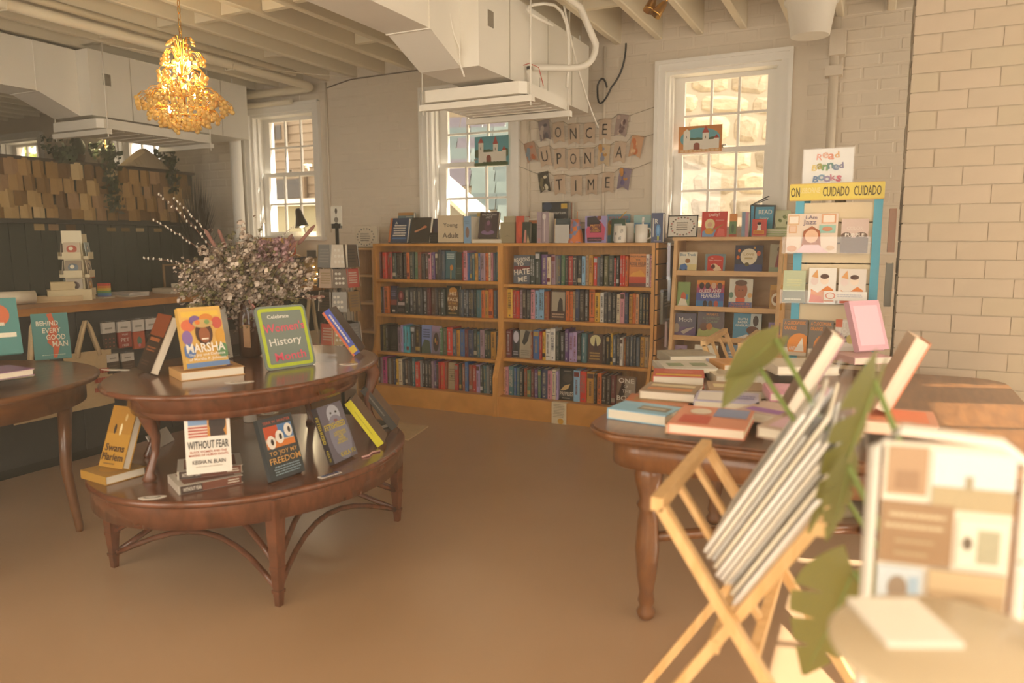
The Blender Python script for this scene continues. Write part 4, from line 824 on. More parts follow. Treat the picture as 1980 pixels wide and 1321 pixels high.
# ================================================================== CASTLE PICTURES
def castle(bg, label, px0, px1, py0, py1, Yp, oval):
    a = at(px0, (py0+py1)/2, Y=Yp); b = at(px1, (py0+py1)/2, Y=Yp); xm = (px0+px1)/2
    zt, zb = at(xm, py0, Y=Yp).z, at(xm, py1, Y=Yp).z; w, hh = b.x-a.x, zt-zb
    t = thing('castle_picture', label, 'picture', ((a.x+b.x)/2, Yp, zb)); MB().box(-w/2, w/2, 0, .004, 0, hh, K(bg, .6)).obj('picture_board', t)
    wh, rd, gr, sky = '#e4dccb', '#b03a2a', '#4a5a34', '#5fa3ac'
    pr = [('r', .0, .35, 1, 1, sky)] if not oval else [('e', .5, .52, .46, .4, sky), ('r', .03, .0, .97, .12, '#d9a86a')]
    pr += [('e', x_, .42, .12, .14, gr) for x_ in ((.08, .3, .42, .6, .92) if not oval else (.3, .45, .62, .8))]
    pr += [('r', .16, .12, .85, .46, wh), ('r', .12, .1, .27, .78, wh), ('r', .56, .1, .7, .72, wh), ('r', .82, .12, .94, .5, wh), ('p', [(.11, .78), (.28, .78), (.2, .97 if not oval else .9)], rd if not oval else wh), ('p', [(.55, .72), (.71, .72), (.63, .99)], rd), ('p', [(.82, .5), (.94, .5), (.88, .64)], rd),
           ('r', .36, .08, .5, .26, '#8a3f24'), ('e', .43, .26, .07, .1, '#8a3f24'), ('r', .18, .55, .2, .64, '#6a5a44'), ('r', .62, .5, .64, .6, '#6a5a44')]
    pr += [('r', .0, .0, 1, .1, '#5d6a38')] + [('e', .3+.1*i, .08, .06, .05, '#3f5228') for i in range(7)] if not oval else [('e', .1+.1*i, .05, .04, .04, '#e0c49a') for i in range(9)]
    printmesh(MB(), pr, w, hh, 0).obj('picture_print', t)
castle('#5fa3ac', 'castle picture with green trees taped in the middle window', 918, 983, 263, 320, 5.322, False)
castle('#c9813a', 'castle picture with orange oval border taped in the bright window', 1312, 1396, 243, 294, 5.322, True)
# ================================================================== CEILING EQUIPMENT
def rod(mb, x, y, z0, z1): mb.tube([(x, y, z0), (x, y, z1)], .005, DUCT, 6)
def hvac(label, xr, y0, y1, wid, pan, dlab):
    z0, z1 = 2.21, 2.66; xl = xr-wid
    t = thing('air_handler', label, 'air conditioner', (xr, y0, z0), 0, 'ceiling air handlers')
    MB().box(xl-xr, 0, 0, y1-y0, 0, z1-z0, DUCT).obj('cabinet', t)
    for f in (.22, .55, .8): MB().box(-.001, .0025, (y1-y0)*f, (y1-y0)*f+.006, .003, z1-z0-.003, K('#b8ad98', .6)).obj('panel_seam', t)
    MB().box(0, .004, .1, .16, .22, .3, K('#8a8070', .5)).obj('latch_plate', t)
    for yy in (.12, y1-y0-.15):
        mb = MB()
        for x in (xl-xr+.01, -.01): rod(mb, x, yy, z1-z0-.001, ZJ-.003-z0)
        o = mb.obj('hanger_rods', t); o['kind'] = 'stuff'
    # drip pan on struts
    p = thing('drip_pan', 'white drip tray slung under the '+('nearer' if xr > -3 else 'farther')+' air handler', 'drip pan', (pan[0], pan[2], 2.12), 0, 'drip trays'); w, d = pan[1]-pan[0], pan[3]-pan[2]
    mb = MB(); e = .035
    mb.prism([(e, 0), (w-e, 0), (w, e), (w, d-e), (w-e, d), (e, d), (0, d-e), (0, e)], 0, .012, DUCT)
    ring = [(e, 0), (w-e, 0), (w, e), (w, d-e), (w-e, d), (e, d), (0, d-e), (0, e)]
    for i in range(8):
        a, b = Vector(ring[i]), Vector(ring[(i+1) % 8]); c = Vector((w/2, d/2)); ia, ib = a+(c-a)*.02, b+(c-b)*.02
        mb.add([(*a, .012), (*b, .012), (*b, .065), (*a, .065), (*ia, .012), (*ib, .012), (*ib, .065), (*ia, .065)], [(0, 1, 2, 3), (5, 4, 7, 6), (3, 2, 6, 7)], DUCT)
    mb.obj('tray', p)
    for k in range(7): MB().box(.04, w-.04, d*(k+.7)/8, d*(k+.7)/8+.008, -.005, .001, DUCT).obj('rib', p)
    for yy in (.03, d-.07):
        MB().box(-.03, w+.03, yy, yy+.04, -.04, -.0055, DUCT).obj('strut', p)
        for x in (-.015, w+.015): MB().tube([(x, yy+.02, -.06), (x, yy+.02, ZJ-.003-2.12)], .005, DUCT, 6).obj('rod', p)
    # duct running to the shop front
    d0 = thing('supply_duct', dlab, 'duct', (xl, y0, 0), 0, 'supply ducts'); wd = wid*.7
    MB().prism([(-.29, 2.335), (-.001, z0), (-.001, z1), (YF-y0+.01, z1), (YF-y0+.01, 2.335)], 0, wd, DUCT, 'x').obj('duct_body', d0)
    MB().box(-.004, wd+.004, -.3, -.29, 2.33, z1+.004, DUCT).obj('flange', d0); MB().box(-.004, wd+.004, -1.6, -1.585, 2.33, z1+.004, DUCT).obj('flange', d0)
    return t
hv = hvac('white air handler cabinet hung from joists above the banners', -1.88, 3.45, 5.05, .355, (-2.44, -1.77, 3.76, 4.42), 'boxy white supply duct dropping to the air handler above the banners')
hvac('white air handler cabinet behind the chandelier', -5.0, 3.5, 4.95, .42, (-5.48, -4.93, 3.5, 4.5), 'boxy white supply duct beside the dark partition')
# condensate pump and red wire on the near tray
t = thing('condensate_pump', 'small white float switch with red wire on the drip tray', 'pump', (-1.85, 4.0, 2.1855)); MB().lathe([(.012, 0), (.012, .09), (.016, .092), (.016, .11)], DUCT, 12).obj('float_tube', t); MB().lathe([(.016, 0), (.017, .018), (.01, .02)], K('#2a2622'), 12, (0, 0, .108)).obj('cap', t); MB().tube([(-.01, -.02, .02), (-.05, -.03, .06), (-.04, -.02, .13), (0, 0, .145), (.05, .02, .12), (.07, .04, .02)], .0025, K('#c43a28'), 6).obj('red_wire', t); MB().ell((.0, -.035, .02), (.025, .012, .014), K('#c9482e')).obj('red_clip', t); MB().lathe([(.01, 0), (.01, .07)], DUCT, 10, (.05, .05, 0)).obj('drain_tube', t)
# conduit loop
def cable(label, pts, r, m, nm='conduit', cat='pipe', n=8, group=None):
    o = MB().tube(pts, r, m, n).obj(nm); return tag(o, label, cat, group)
def arc(P0, P1, P2, n=6): return [Vector(P0)*(1-t)**2+Vector(P1)*2*t*(1-t)+Vector(P2)*t*t for t in [i/n for i in range(n+1)]]
cable('thick white refrigerant pipe curling off the air handler', [(-1.875, 4.1, 2.33), (-1.8, 4.2, 2.34)]+arc((-1.72, 4.3, 2.35), (-1.6, 4.42, 2.36), (-1.6, 4.42, 2.5))+[(-1.62, 4.2, 2.66), (-1.64, 3.8, 2.68), (-1.66, 2.0, 2.68)], .02, DUCT, 'refrigerant_pipe')
cable('looped thin white hose above the air handler', arc((-1.74, 4.3, 2.24), (-1.7, 4.35, 2.75), (-1.78, 4.05, 2.66))+arc((-1.78, 4.05, 2.66), (-1.9, 3.8, 2.6), (-1.75, 4.1, 2.55)), .009, DUCT, 'hose', 'hose')
cable('thin white line hanging beside the air handler', arc((-1.72, 4.2, 2.68), (-1.74, 4.5, 2.3), (-1.68, 4.7, 2.05)), .006, DUCT, 'hose', 'hose')
cable('black cable hanging on the wall beside the air handler', arc((-1.66, 5.2, 2.69), (-1.66, 5.2, 2.5), (-1.76, 5.19, 2.4), 8)+arc((-1.78, 5.19, 2.36), (-1.86, 5.18, 2.22), (-1.86, 5.18, 2.38), 6)+arc((-1.86, 5.18, 2.42), (-1.82, 5.18, 2.52), (-1.79, 5.185, 2.4), 5), .007, BLACK, 'black_cable', 'cable')
cable('white pull cord dangling from the supply duct', [(-2.0, 3.3, 2.6), (-1.985, 3.38, 2.36), (-1.975, 3.42, 2.3), (-1.985, 3.43, 2.24), (-1.96, 3.44, 2.16)], .005, DUCT, 'pull_cord', 'cord')
# wall conduits
def vcon(px, py0, py1, label, r=.011):
    a = at(px, (py0+py1)/2, Y=YB-.02); cable(label, [(a.x, YB-.018, at(px, py1, Y=YB).z), (a.x, YB-.018, at(px, py0, Y=YB).z)], r, CREAM, 'wall_conduit', 'conduit')
vcon(1167, 92, 470, 'painted conduit rising behind the banners')
vcon(1022, 235, 430, 'painted conduit beside the middle window casing', .008)
vcon(634, 160, 450, 'painted conduit beside the left window casing', .009)
# fire pipes along the joists
px_ = [-4.40, -4.31]
cable('heavy cream sprinkler pipe under the joists', [(px_[0], YF+.02, 2.63), (px_[0], 4.98, 2.63)]+arc((px_[0], 5.0, 2.63), (px_[0], 5.14, 2.63), (px_[0]-.12, 5.14, 2.63))+[(-6.6, 5.14, 2.63)], .034, BEAM, 'sprinkler_pipe', 'pipe', 12)
cable('thin cream pipe beside the sprinkler pipe', [(px_[1], YF+.02, 2.672), (px_[1], 4.8, 2.672)], .022, BEAM, 'thin_pipe', 'pipe', 10)
for yy in (2.6, 4.2):
    tag(MB().tube([(px_[0]+.045, yy, 2.63), (px_[0]+.04, yy, 2.59), (px_[0], yy, 2.592), (px_[0]-.04, yy, 2.59), (px_[0]-.045, yy, 2.72)], .006, BEAM, 6).obj('pipe_hanger'), 'metal hanger strap on the sprinkler pipe '+('above the chandelier side' if yy < 3 else 'near the back wall'), 'hanger', 'pipe hangers')
cable('second cream pipe along the back wall above the left window', [(-4.7, 5.17, 2.545), (-6.6, 5.17, 2.545)], .022, BEAM, 'thin_pipe', 'pipe', 10)
cable('thin cable draped below the joists', arc((-4.9, 3.6, 2.69), (-4.2, 4.7, 2.62), (-4.0, 5.2, 2.69), 8), .004, BEAM, 'draped_cable', 'cable', 6)
cable('thin dark cable along the top of the back wall', [(-4.35, 5.235, 2.64), (-4.1, 5.235, 2.685), (-3.8, 5.235, 2.69), (-3.2, 5.235, 2.695)], .005, K('#6a5a44'), 'wall_cable', 'cable', 6)
# round duct stub and corner pipe at right
a = at(1568, 35, Y=4.7); t = thing('round_duct', 'round white duct stub below the ceiling near the corner pipe', 'duct', (a.x, 4.7, 0)); zb = at(1568, 70, Y=4.7).z; MB().lathe([(.1, zb), (.105, zb), (.14, zb+.22), (.145, ZJ-.005), (.1, ZJ-.005)], DUCT, 28).obj('duct_body', t); MB().lathe([(.146, 0), (.15, .012), (.146, .024)], DUCT, 28, (0, 0, ZJ-.05)).obj('collar', t)
t = thing('corner_pipe', 'cream downpipe with bracket by the spinner sign', 'pipe', (-.305, YB-.07, 0)); MB().tube([(0, 0, .3), (0, 0, ZJ-.02)], .028, CREAM, 14).obj('pipe', t); MB().box(-.05, .05, -.045, .045, 2.33, 2.39, CREAM).obj('bracket', t); MB().box(-.03, .06, -.05, .05, 2.45, 2.6, CREAM).obj('junction', t)
# brass track spots
sp = at(1258, 12, Y=4.2)
for i, (dx, dz) in enumerate(((0, 0), (.045, -.03))):
    t = thing('spot_light', ('upper' if i == 0 else 'lower')+' brass spot lamp under the joists', 'lamp', (sp.x+dx, 4.2, sp.z+dz), 0, 'brass spot lamps', (R(-20), R(15+20*i), 0))
    MB().lathe([(.012, .06), (.018, .05), (.032, -.02), (.034, -.03), (.03, -.03), (.016, .03)], BRASS, 18).obj('shade', t); MB().tube([(0, 0, .05), (0, 0, .12)], .006, BRASS, 8).obj('stem', t)

# ================================================================== CHANDELIER
CRYS = M('amber_crystal', '#f6cf78', .08, 0, .9, trans=.4)
CRYS.node_tree.nodes['Principled BSDF'].inputs['IOR'].default_value = 1.35
BULB = M('lit_bulb', '#fff0c8', .4, emit='#ffe6b0', es=30)
cp = at(355, 170, Y=2.94); zb = at(355, 250, Y=2.94).z; zt = at(355, 75, Y=2.94).z; Hc = zt-zb
ch = thing('chandelier', 'gold crystal chandelier with three tiers of amber drops', 'chandelier', (cp.x, 2.94, zb))
# chain
mb = MB(); z = Hc-.005; k = 0
zc = ZC-zb
while z < zc-.02:
    pts = [(.008*math.cos(a)*(1 if k % 2 else 0), .008*math.cos(a)*(0 if k % 2 else 1), z+.02+.02*math.sin(a)) for a in [2*math.pi*i/10 for i in range(10)]]
    MB().tube(pts, .0022, GOLD, 5, closed=True).obj('chain_link', ch); z += .034; k += 1
MB().lathe([(.05, zc-.035), (.055, zc-.012), (.05, zc-.001), (.02, zc-.001)], GOLD, 20).obj('ceiling_canopy', ch)
MB().lathe([(.006, .02), (.006, Hc*.55), (.02, Hc*.56), (.012, Hc*.62), (.008, Hc*.8), (.02, Hc*.84), (.006, Hc*.9), (.004, Hc)], GOLD, 14).obj('stem', ch)
rg = random.Random(5)
def tier(n, r0, z0, r1, z1, up, ball, nm, rings=1):
    arms = MB(); cr = MB()
    for i in range(n):
        a = 2*math.pi*(i+.5*rg.random())/n; d = Vector((math.cos(a), math.sin(a), 0))
        r = r1*rg.uniform(.88, 1.08); zz = z1+rg.uniform(-.012, .012)
        pts = [d*r0+Vector((0, 0, z0)), d*(r0+(r-r0)*.4)+Vector((0, 0, max(z0, zz)+up)), d*(r0+(r-r0)*.8)+Vector((0, 0, max(z0, zz)+up*.8)), d*r+Vector((0, 0, zz))]
        arms.tube(pts, .0022, GOLD, 5)
        for q in range(rings):
            cr.ell(d*r+Vector((rg.uniform(-.006, .006), rg.uniform(-.006, .006), zz-ball*(1+1.7*q))), ball*rg.uniform(.85, 1.1), CRYS, 8, 6)
    arms.obj(nm+'_arms', ch, kind='stuff'); cr.obj(nm+'_crystals', ch, kind='stuff')
W2 = .45/2
tier(16, .012, Hc*.78, W2*.3, Hc*.97, .015, .009, 'crown')
tier(18, .015, Hc*.72, W2*.46, Hc*.8, .035, .013, 'top_tier', 2)
tier(18, .015, Hc*.58, W2*.52, Hc*.62, .035, .013, 'middle_tier', 2)
tier(30, .05, Hc*.4, W2*.5, Hc*.46, .03, .011, 'inner_bowl', 2)
tier(34, .09, Hc*.33, W2*.78, Hc*.37, .03, .012, 'outer_bowl', 2)
tier(40, .12, Hc*.25, W2*1.02, Hc*.29, .03, .013, 'rim', 2)
tier(32, .1, Hc*.2, W2*.76, Hc*.19, .01, .012, 'skirt', 2)
tier(30, .06, Hc*.13, W2*.54, Hc*.12, .006, .012, 'basket', 2)
tier(20, .02, Hc*.08, W2*.28, Hc*.05, .003, .011, 'base', 2)
for r, z in ((W2*.76, Hc*.31), (W2*.46, Hc*.13)): MB().tube([(r*math.cos(2*math.pi*i/36), r*math.sin(2*math.pi*i/36), z) for i in range(36)], .004, GOLD, 6, closed=True).obj('ring', ch)
for i, (r, z) in enumerate(((.035, .74), (.035, .6), (.03, .66), (.1, .42), (.1, .42), (.1, .42), (.1, .42), (.08, .2), (.08, .2))):
    a = 2*math.pi*i/5+.6; p = (r*math.cos(a), r*math.sin(a), Hc*z)
    MB().ell(p, (.009, .009, .018), BULB, 10, 8).obj('bulb', ch)
ld = bpy.data.lights.new('chandelier_glow', 'POINT'); ld.energy = 9; ld.color = (1, .78, .46); ld.shadow_soft_size = .06
lo = bpy.data.objects.new('chandelier_glow', ld); COL.objects.link(lo); lo.parent = ch; lo.location = (0, 0, Hc*.68)
# ================================================================== OVAL DISPLAY TABLES
def oval_pts(a, b, th, n=48, c=(0, 0)):
    ct, st = math.cos(th), math.sin(th)
    return [(c[0]+a*math.cos(t)*ct-b*math.sin(t)*st, c[1]+a*math.cos(t)*st+b*math.sin(t)*ct) for t in [2*math.pi*i/n for i in range(n)]]
def oval_top(mb, a, b, th, z0, z1, m, lip=.012):
    n = 56; prof = [(-.02, z0), (-.004, z0+.004), (0, z0+.012), (0, z1-.008), (-.006, z1-.002), (-.012, z1)]
    vs = []
    for d, z in prof: vs += [(x, y, z) for x, y in oval_pts(a+d, b+d, th, n)]
    fs = []
    for j in range(len(prof)-1):
        for i in range(n): fs.append((j*n+i, j*n+(i+1) % n, (j+1)*n+(i+1) % n, (j+1)*n+i))
    mb.add(vs, fs, m, True); o = len(mb.v)-len(vs); k = mb.mi(m)
    mb.f.append([o+i for i in range(n-1, -1, -1)]); mb.m.append(k); mb.sm.append(False)
    mb.f.append([o+(len(prof)-1)*n+i for i in range(n)]); mb.m.append(k); mb.sm.append(False)
def apron(mb, a, b, th, z0, z1, m):
    n = 56; o1 = oval_pts(a, b, th, n); o2 = oval_pts(a-.018, b-.018, th, n)
    vs = [(x, y, z) for z in (z0, z1) for x, y in o1]+[(x, y, z) for z in (z0, z1) for x, y in o2]; fs = []
    for i in range(n):
        j = (i+1) % n; fs += [(i, j, n+j, n+i), (3*n+i, 3*n+j, 2*n+j, 2*n+i), (j, i, 2*n+i, 2*n+j)]
    mb.add(vs, fs, m, True)
LZ, UZ = .44, .81
LC, UC = Vector((-2.335, 2.287)), Vector((-2.31, 2.245))
lt = thing('oval_table', 'low oval mahogany table carrying a second table', 'table', (LC.x, LC.y, 0))
LA, LB, LTH = .684, .58, 1.55
mb = MB(); oval_top(mb, LA, LB, LTH, LZ-.028, LZ, MAHOG); mb.obj('tabletop', lt)
mb = MB(); apron(mb, LA-.012, LB-.012, LTH, LZ-.105, LZ-.028, MAHOG); mb.obj('apron', lt)
feet = [(-1.86, 1.88), (-1.955, 2.82), (-2.77, 1.83), (-2.80, 2.72)]
for fx, fy in feet:
    dx, dy = fx-LC.x, fy-LC.y; s = .93; mb = MB()
    for (w0, z0, w1, z1) in ((.011, 0, .014, .05), (.017, .05, .018, .062), (.014, .062, .019, .14), (.021, .14, .021, .152), (.019, .152, .027, LZ-.03)):
        mb.add([(dx*s+sx_*w0, dy*s+sy_*w0, z0) for sx_, sy_ in ((-1, -1), (1, -1), (1, 1), (-1, 1))]+[(dx*s+sx_*w1, dy*s+sy_*w1, z1) for sx_, sy_ in ((-1, -1), (1, -1), (1, 1), (-1, 1))], [(0, 3, 2, 1), (4, 5, 6, 7), (0, 1, 5, 4), (1, 2, 6, 5), (2, 3, 7, 6), (3, 0, 4, 7)], MAHOG)
    mb.obj('leg', lt)
for i, j in ((0, 1), (1, 3), (3, 2), (2, 0)):
    a, b = Vector((feet[i][0]-LC.x, feet[i][1]-LC.y))*.93, Vector((feet[j][0]-LC.x, feet[j][1]-LC.y))*.93
    for zz in (.055, .146):
        m_ = (a+b)/2*.6; pts = [Vector((*(a*(1-t)**2+m_*2*t*(1-t)+b*t*t), zz+.17*math.sin(math.pi*t)*(1 if zz > .1 else .75))) for t in [k/10 for k in range(11)]]
        MB().tube(pts, .012, MAHOG, 6).obj('stretcher', lt)
ut = thing('oval_table', 'small oval mahogany table with cabriole legs standing on the low table', 'table', (UC.x, UC.y, LZ+.0005))
UA, UB, UTH = .628, .472, 1.68; uh = UZ-LZ-.0005
mb = MB(); oval_top(mb, UA, UB, UTH, uh-.024, uh, MAHOG); mb.obj('tabletop', ut)
mb = MB(); apron(mb, UA-.09, UB-.09, UTH, uh-.085, uh-.024, MAHOG); mb.obj('apron', ut)
mb = MB(); apron(mb, UA-.1, UB-.1, UTH, uh-.11, uh-.085, MAHOG); mb.obj('apron_edge', ut)
ufeet = [at(289, 930, Z=LZ), at(725, 830, Z=LZ), None, None]
ufeet = [Vector((q.x-UC.x, q.y-UC.y)) for q in ufeet[:2]]; ufeet += [Vector((-2.66, 2.0))-UC, Vector((-2.44, 2.73))-UC]
for f in ufeet:
    d = f.normalized(); R0 = f.length
    prof = [(-.01, 0, .024), (.0, .012, .026), (-.004, .03, .016), (-.03, .10, .014), (-.035, .16, .018), (-.012, .23, .028), (.0, .27, .034), (-.02, .31, .036), (-.03, uh-.03, .034)]
    MB().tube([Vector((*(d*(R0+o)), z)) for o, z, r in prof], [r for o, z, r in prof], MAHOG, 12).obj('leg', ut)

# ------------------------------------------------------------------ books and signs on the oval tables
def fb(label, p0, p1, Z, h, t, cov, prints=(), lean=R(15), back=None, wmin=.12, wmax=.22, **kw):
    a, b = at(*p0, Z=Z), at(*p1, Z=Z); d = b-a; w = min(max(d.length, wmin), wmax); m = (a+b)/2; rz = math.atan2(d.y, d.x)
    n = Vector((-math.sin(rz), math.cos(rz), 0)); loc = m+n*t
    return book(label, (loc.x, loc.y, Z+.0008), w, h, t, cov, prints, rz=rz, lean=lean, back=back, **kw)
def flat(label, p0, p1, Z, dep, t, cov, prints=(), wmin=.12, wmax=.26, **kw):
    a, b = at(*p0, Z=Z), at(*p1, Z=Z); d = b-a; w = min(max(d.length, wmin), wmax); m = (a+b)/2; rz = math.atan2(d.y, d.x)
    n = Vector((-math.sin(rz), math.cos(rz), 0)); loc = m+n*dep/2
    return book(label, (loc.x, loc.y, Z+.0008), w, dep, t, cov, prints, rz=rz, flat=True, **kw)
GT = 'display books on the oval tables'
def stand(label, p0, p1, Z, h, lean):
    a, b = at(*p0, Z=Z), at(*p1, Z=Z); d = b-a; m = (a+b)/2; rz = math.atan2(d.y, d.x)
    t = thing('book_easel', label, 'easel', (m.x, m.y, Z+.0006), rz, 'clear book easels'); w = .05
    MB().box(-w, w, -.02, .10, 0, .003, ACRYL).obj('base', t); MB().box(-w, w, -.02, -.017, .003, .02, ACRYL).obj('lip', t)
    return t
# upper table
fb('dark book with burnt orange upper cover leaning at the table edge', (256, 717), (296, 734), UZ, .235, .034, '#3a281c', [('r', 0, .62, 1, 1, '#8a4420'), ('l', .15, .5, .85, .62, 1, '#b5683a'), ('l', .15, .34, .85, .44, 2, '#a8643a'), ('l', .15, .1, .7, .2, 2, '#6a5040')], lean=R(24), group=GT, wmax=.165)
flat('thick floral hardback lying flat under its upright copy', (350, 738), (474, 724), UZ, .17, .032, '#d8a86a', [('e', .3, .6, .2, .2, '#c97a5a'), ('e', .7, .4, .2, .2, '#8a6a9a')], wmax=.25, group=GT, spine_print=())
pr = [('r', .06, .84, .94, .93, '#e8c04a'), ('e', .18, .7, .16, .1, '#d9704a'), ('e', .36, .78, .14, .08, '#7a5a94'), ('e', .62, .8, .16, .08, '#d9883a'), ('e', .86, .72, .12, .1, '#c95a4a'), ('e', .12, .5, .12, .12, '#8a6aa8'), ('e', .9, .5, .12, .12, '#d9a03a'), ('e', .52, .56, .2, .2, '#4a2a1c'), ('e', .52, .53, .13, .13, '#9a5a36'), ('e', .52, .72, .24, .07, '#c9a86a'), ('e', .4, .74, .06, .04, '#e2803a'), ('e', .62, .74, .06, .04, '#7f9a54'), ('r', .44, .45, .6, .475, '#f0e4d4'), ('e', .12, .28, .14, .12, '#5a7ab0'), ('e', .9, .25, .14, .12, '#5f8a5a'), ('r', 0, 0, 1, .08, '#6a8ab8'), ('t', 'MARSHA', .5, .32, .15, '#f4ece0', .9, .02), ('t', 'The Joy and Defiance', .5, .2, .06, '#f4ece0', .86), ('t', 'of Marsha P. Johnson', .5, .13, .06, '#f4ece0', .86)]
fb('yellow floral book with smiling flower crowned portrait', (362, 719), (444, 709), UZ+.034, .232, .03, '#e0b25a', pr, lean=R(16), group=GT, wmin=.155, wmax=.165)
fb('white backed hardcover standing behind the floral book', (404, 700), (446, 694), UZ, .23, .03, '#dcd4c6', [('l', .6, .05, .9, .12, 2, '#8a8074')], lean=R(10), group=GT, wmin=.13)
fb('dark maroon book standing beside the chalkboard', (440, 690), (474, 684), UZ, .225, .03, '#3a2a26', [('r', .1, .2, .9, .5, '#6a5a50'), ('l', .3, .7, .7, .76, 1, '#c44a4a')], lean=R(8), group=GT, wmin=.12)
# chalkboard
a, b = at(516, 719, Z=UZ), at(612, 705, Z=UZ); d = b-a; rz = math.atan2(d.y, d.x); m = (a+b)/2; w = d.length; hh = .262
t = thing('chalkboard', 'grey chalkboard with lime border reading Celebrate Womens History Month', 'chalkboard', (m.x, m.y, UZ+.001)); t.matrix_world = Matrix.Translation((m.x, m.y, UZ+.001)) @ Matrix.Rotation(rz, 4, 'Z') @ Matrix.Rotation(R(-17), 4, 'X')
def rrect(w, h, r, n=5):
    out = []
    for cx, cz, a0 in ((w/2-r, h-r, 0), (-w/2+r, h-r, 90), (-w/2+r, r, 180), (w/2-r, r, 270)):
        for i in range(n+1): an = R(a0+90*i/n); out.append((cx+r*math.cos(an), cz+r*math.sin(an)))
    return out
MB().prism(rrect(w, hh, .02), 0, .008, K('#7f8a80', .7), 'y').obj('board', t)
mb = MB(); oo, ii = rrect(w-.018, hh-.018, .016), rrect(w-.046, hh-.046, .006); n = len(oo)
mb.add([(x, -.0006, z+.009) for x, z in oo]+[(x, -.0006, z+.023) for x, z in ii], [(i, (i+1) % n, n+(i+1) % n, n+i) for i in range(n)], K('#b9c93a', .8)); mb.obj('lime_border', t)
for q_ in (('t', 'Celebrate', .42, .83, .06, '#f0ece2', .5, .02), ('t', "Women's", .5, .66, .14, '#e0566e', .82, .012, 2), ('t', 'History', .48, .42, .15, '#eeeae0', .66, .008, 3), ('t', 'Month', .52, .2, .13, '#e0566e', .62, .012, 2)): printmesh(MB(), [q_], w, hh, -.0006).obj('chalk_word', t)
mb = MB(); mb.box(-.01, .01, .008, .016, 0, .17, K('#8a6a4a', .7)); mb.obj('easel_back', t)
# tilted purple spined book
def edgebook(label, px, py, Z, ang, lean, t, cov, spr, back=None, w=.15, h=.235):
    p = at(px, py, Z=Z); rz = R(ang); return book(label, (p.x+math.cos(rz)*w/2, p.y+math.sin(rz)*w/2, Z+.0008), w, h, t, cov, [], rz=rz, lean=lean, spine='l', spine_print=spr, back=back, group=GT)
edgebook('dark backed book with bright blue and orange spine tilted on the table', 683, 690, UZ, 118, R(34), .038, '#46362e', [('r', .0, .0, 1, 1, '#4a5ab0'), ('r', 0, .0, 1, .28, '#d9704a'), ('l', .08, .42, .76, .82, 1, '#e0d4d0'), ('r', .82, .1, .95, .9, '#d9b83a')])
# acrylic holder
p = at(628, 700, Z=UZ); t = thing('sign_holder', 'small clear acrylic card holder beside the chalkboard', 'sign holder', (p.x, p.y, UZ+.0006), R(55)); MB().box(-.05, .05, -.012, -.009, 0, .13, ACRYL).obj('front_pane', t); MB().box(-.05, .05, .009, .012, 0, .13, ACRYL).obj('back_pane', t); MB().box(-.05, .05, -.009, .009, 0, .004, ACRYL).obj('base', t)
def sticker(label, px, py, Z, w, d, cols, rz=0, group='loose stickers on the oval tables'):
    p = at(px, py, Z=Z); t = thing('sticker', label, 'sticker', (p.x, p.y, Z+.0006), rz, group)
    n = 16; r_ = random.Random(px); pts = [(w*math.cos(6.283*i/n)*(1+.12*math.sin(3*6.283*i/n)), d*math.sin(6.283*i/n)) for i in range(n)]
    MB().prism(pts, 0, .0015, K('#ece4d4', .5)).obj('sticker_base', t)
    mb = MB()
    for k, c in enumerate(cols): mb.add([(x*.62*(1-.25*k), y*.62*(1-.25*k), .0018+.0004*k) for x, y in pts], [tuple(range(n))], K(c, .5))
    mb.obj('sticker_print', t)
sticker('pale sticker with red flower near the tilted book', 674, 705, UZ, .038, .024, ('#b5483a', '#e2dccf', '#2a2420'), R(40))
sticker('white feather shaped sticker before the floral book', 463, 740, UZ, .05, .016, ('#6a5a54', '#e2dccf'), R(45))
sticker('white sticker lying near the edge of the upper table', 222, 716, UZ, .06, .014, ('#d8d0c0',), R(20))
sticker('white sticker with black outline near the low table edge', 294, 963, LZ, .045, .018, ('#3a332e', '#e6e0d4'), R(40))
sticker('white ringed sticker beside the black lidded candle', 520, 800, LZ, .045, .03, ('#3a332e', '#d8c8b4'), R(40))
sticker('pale oval sticker lying behind the grey portrait book', 640, 803, LZ, .045, .022, ('#5a4a44', '#e6e0d4'), R(50))
p = at(638, 919, Z=LZ); t = thing('vote_sticker', 'white strip sticker lettered VOTE on the low table', 'sticker', (p.x, p.y, LZ+.0006), R(77)); MB().box(-.047, .047, -.013, .013, 0, .0015, K('#eee6da', .5)).obj('sticker_base', t)
mb = printmesh(MB(), [('r', .1+.21*i, .12, .29+.21*i, .88, c) for i, c in enumerate(('#7a8ab0', '#5a6a9a', '#8a7a94', '#4a5a8a'))]+[('t', 'VOTE', .5, .5, .6, '#2a2a34', .78)], .094, .026, 0); o = mb.obj('sticker_lettering', t); o.matrix_local = Matrix(((1, 0, 0, 0), (0, 0, 1, -.013), (0, -1, 0, .0016), (0, 0, 0, 1)))
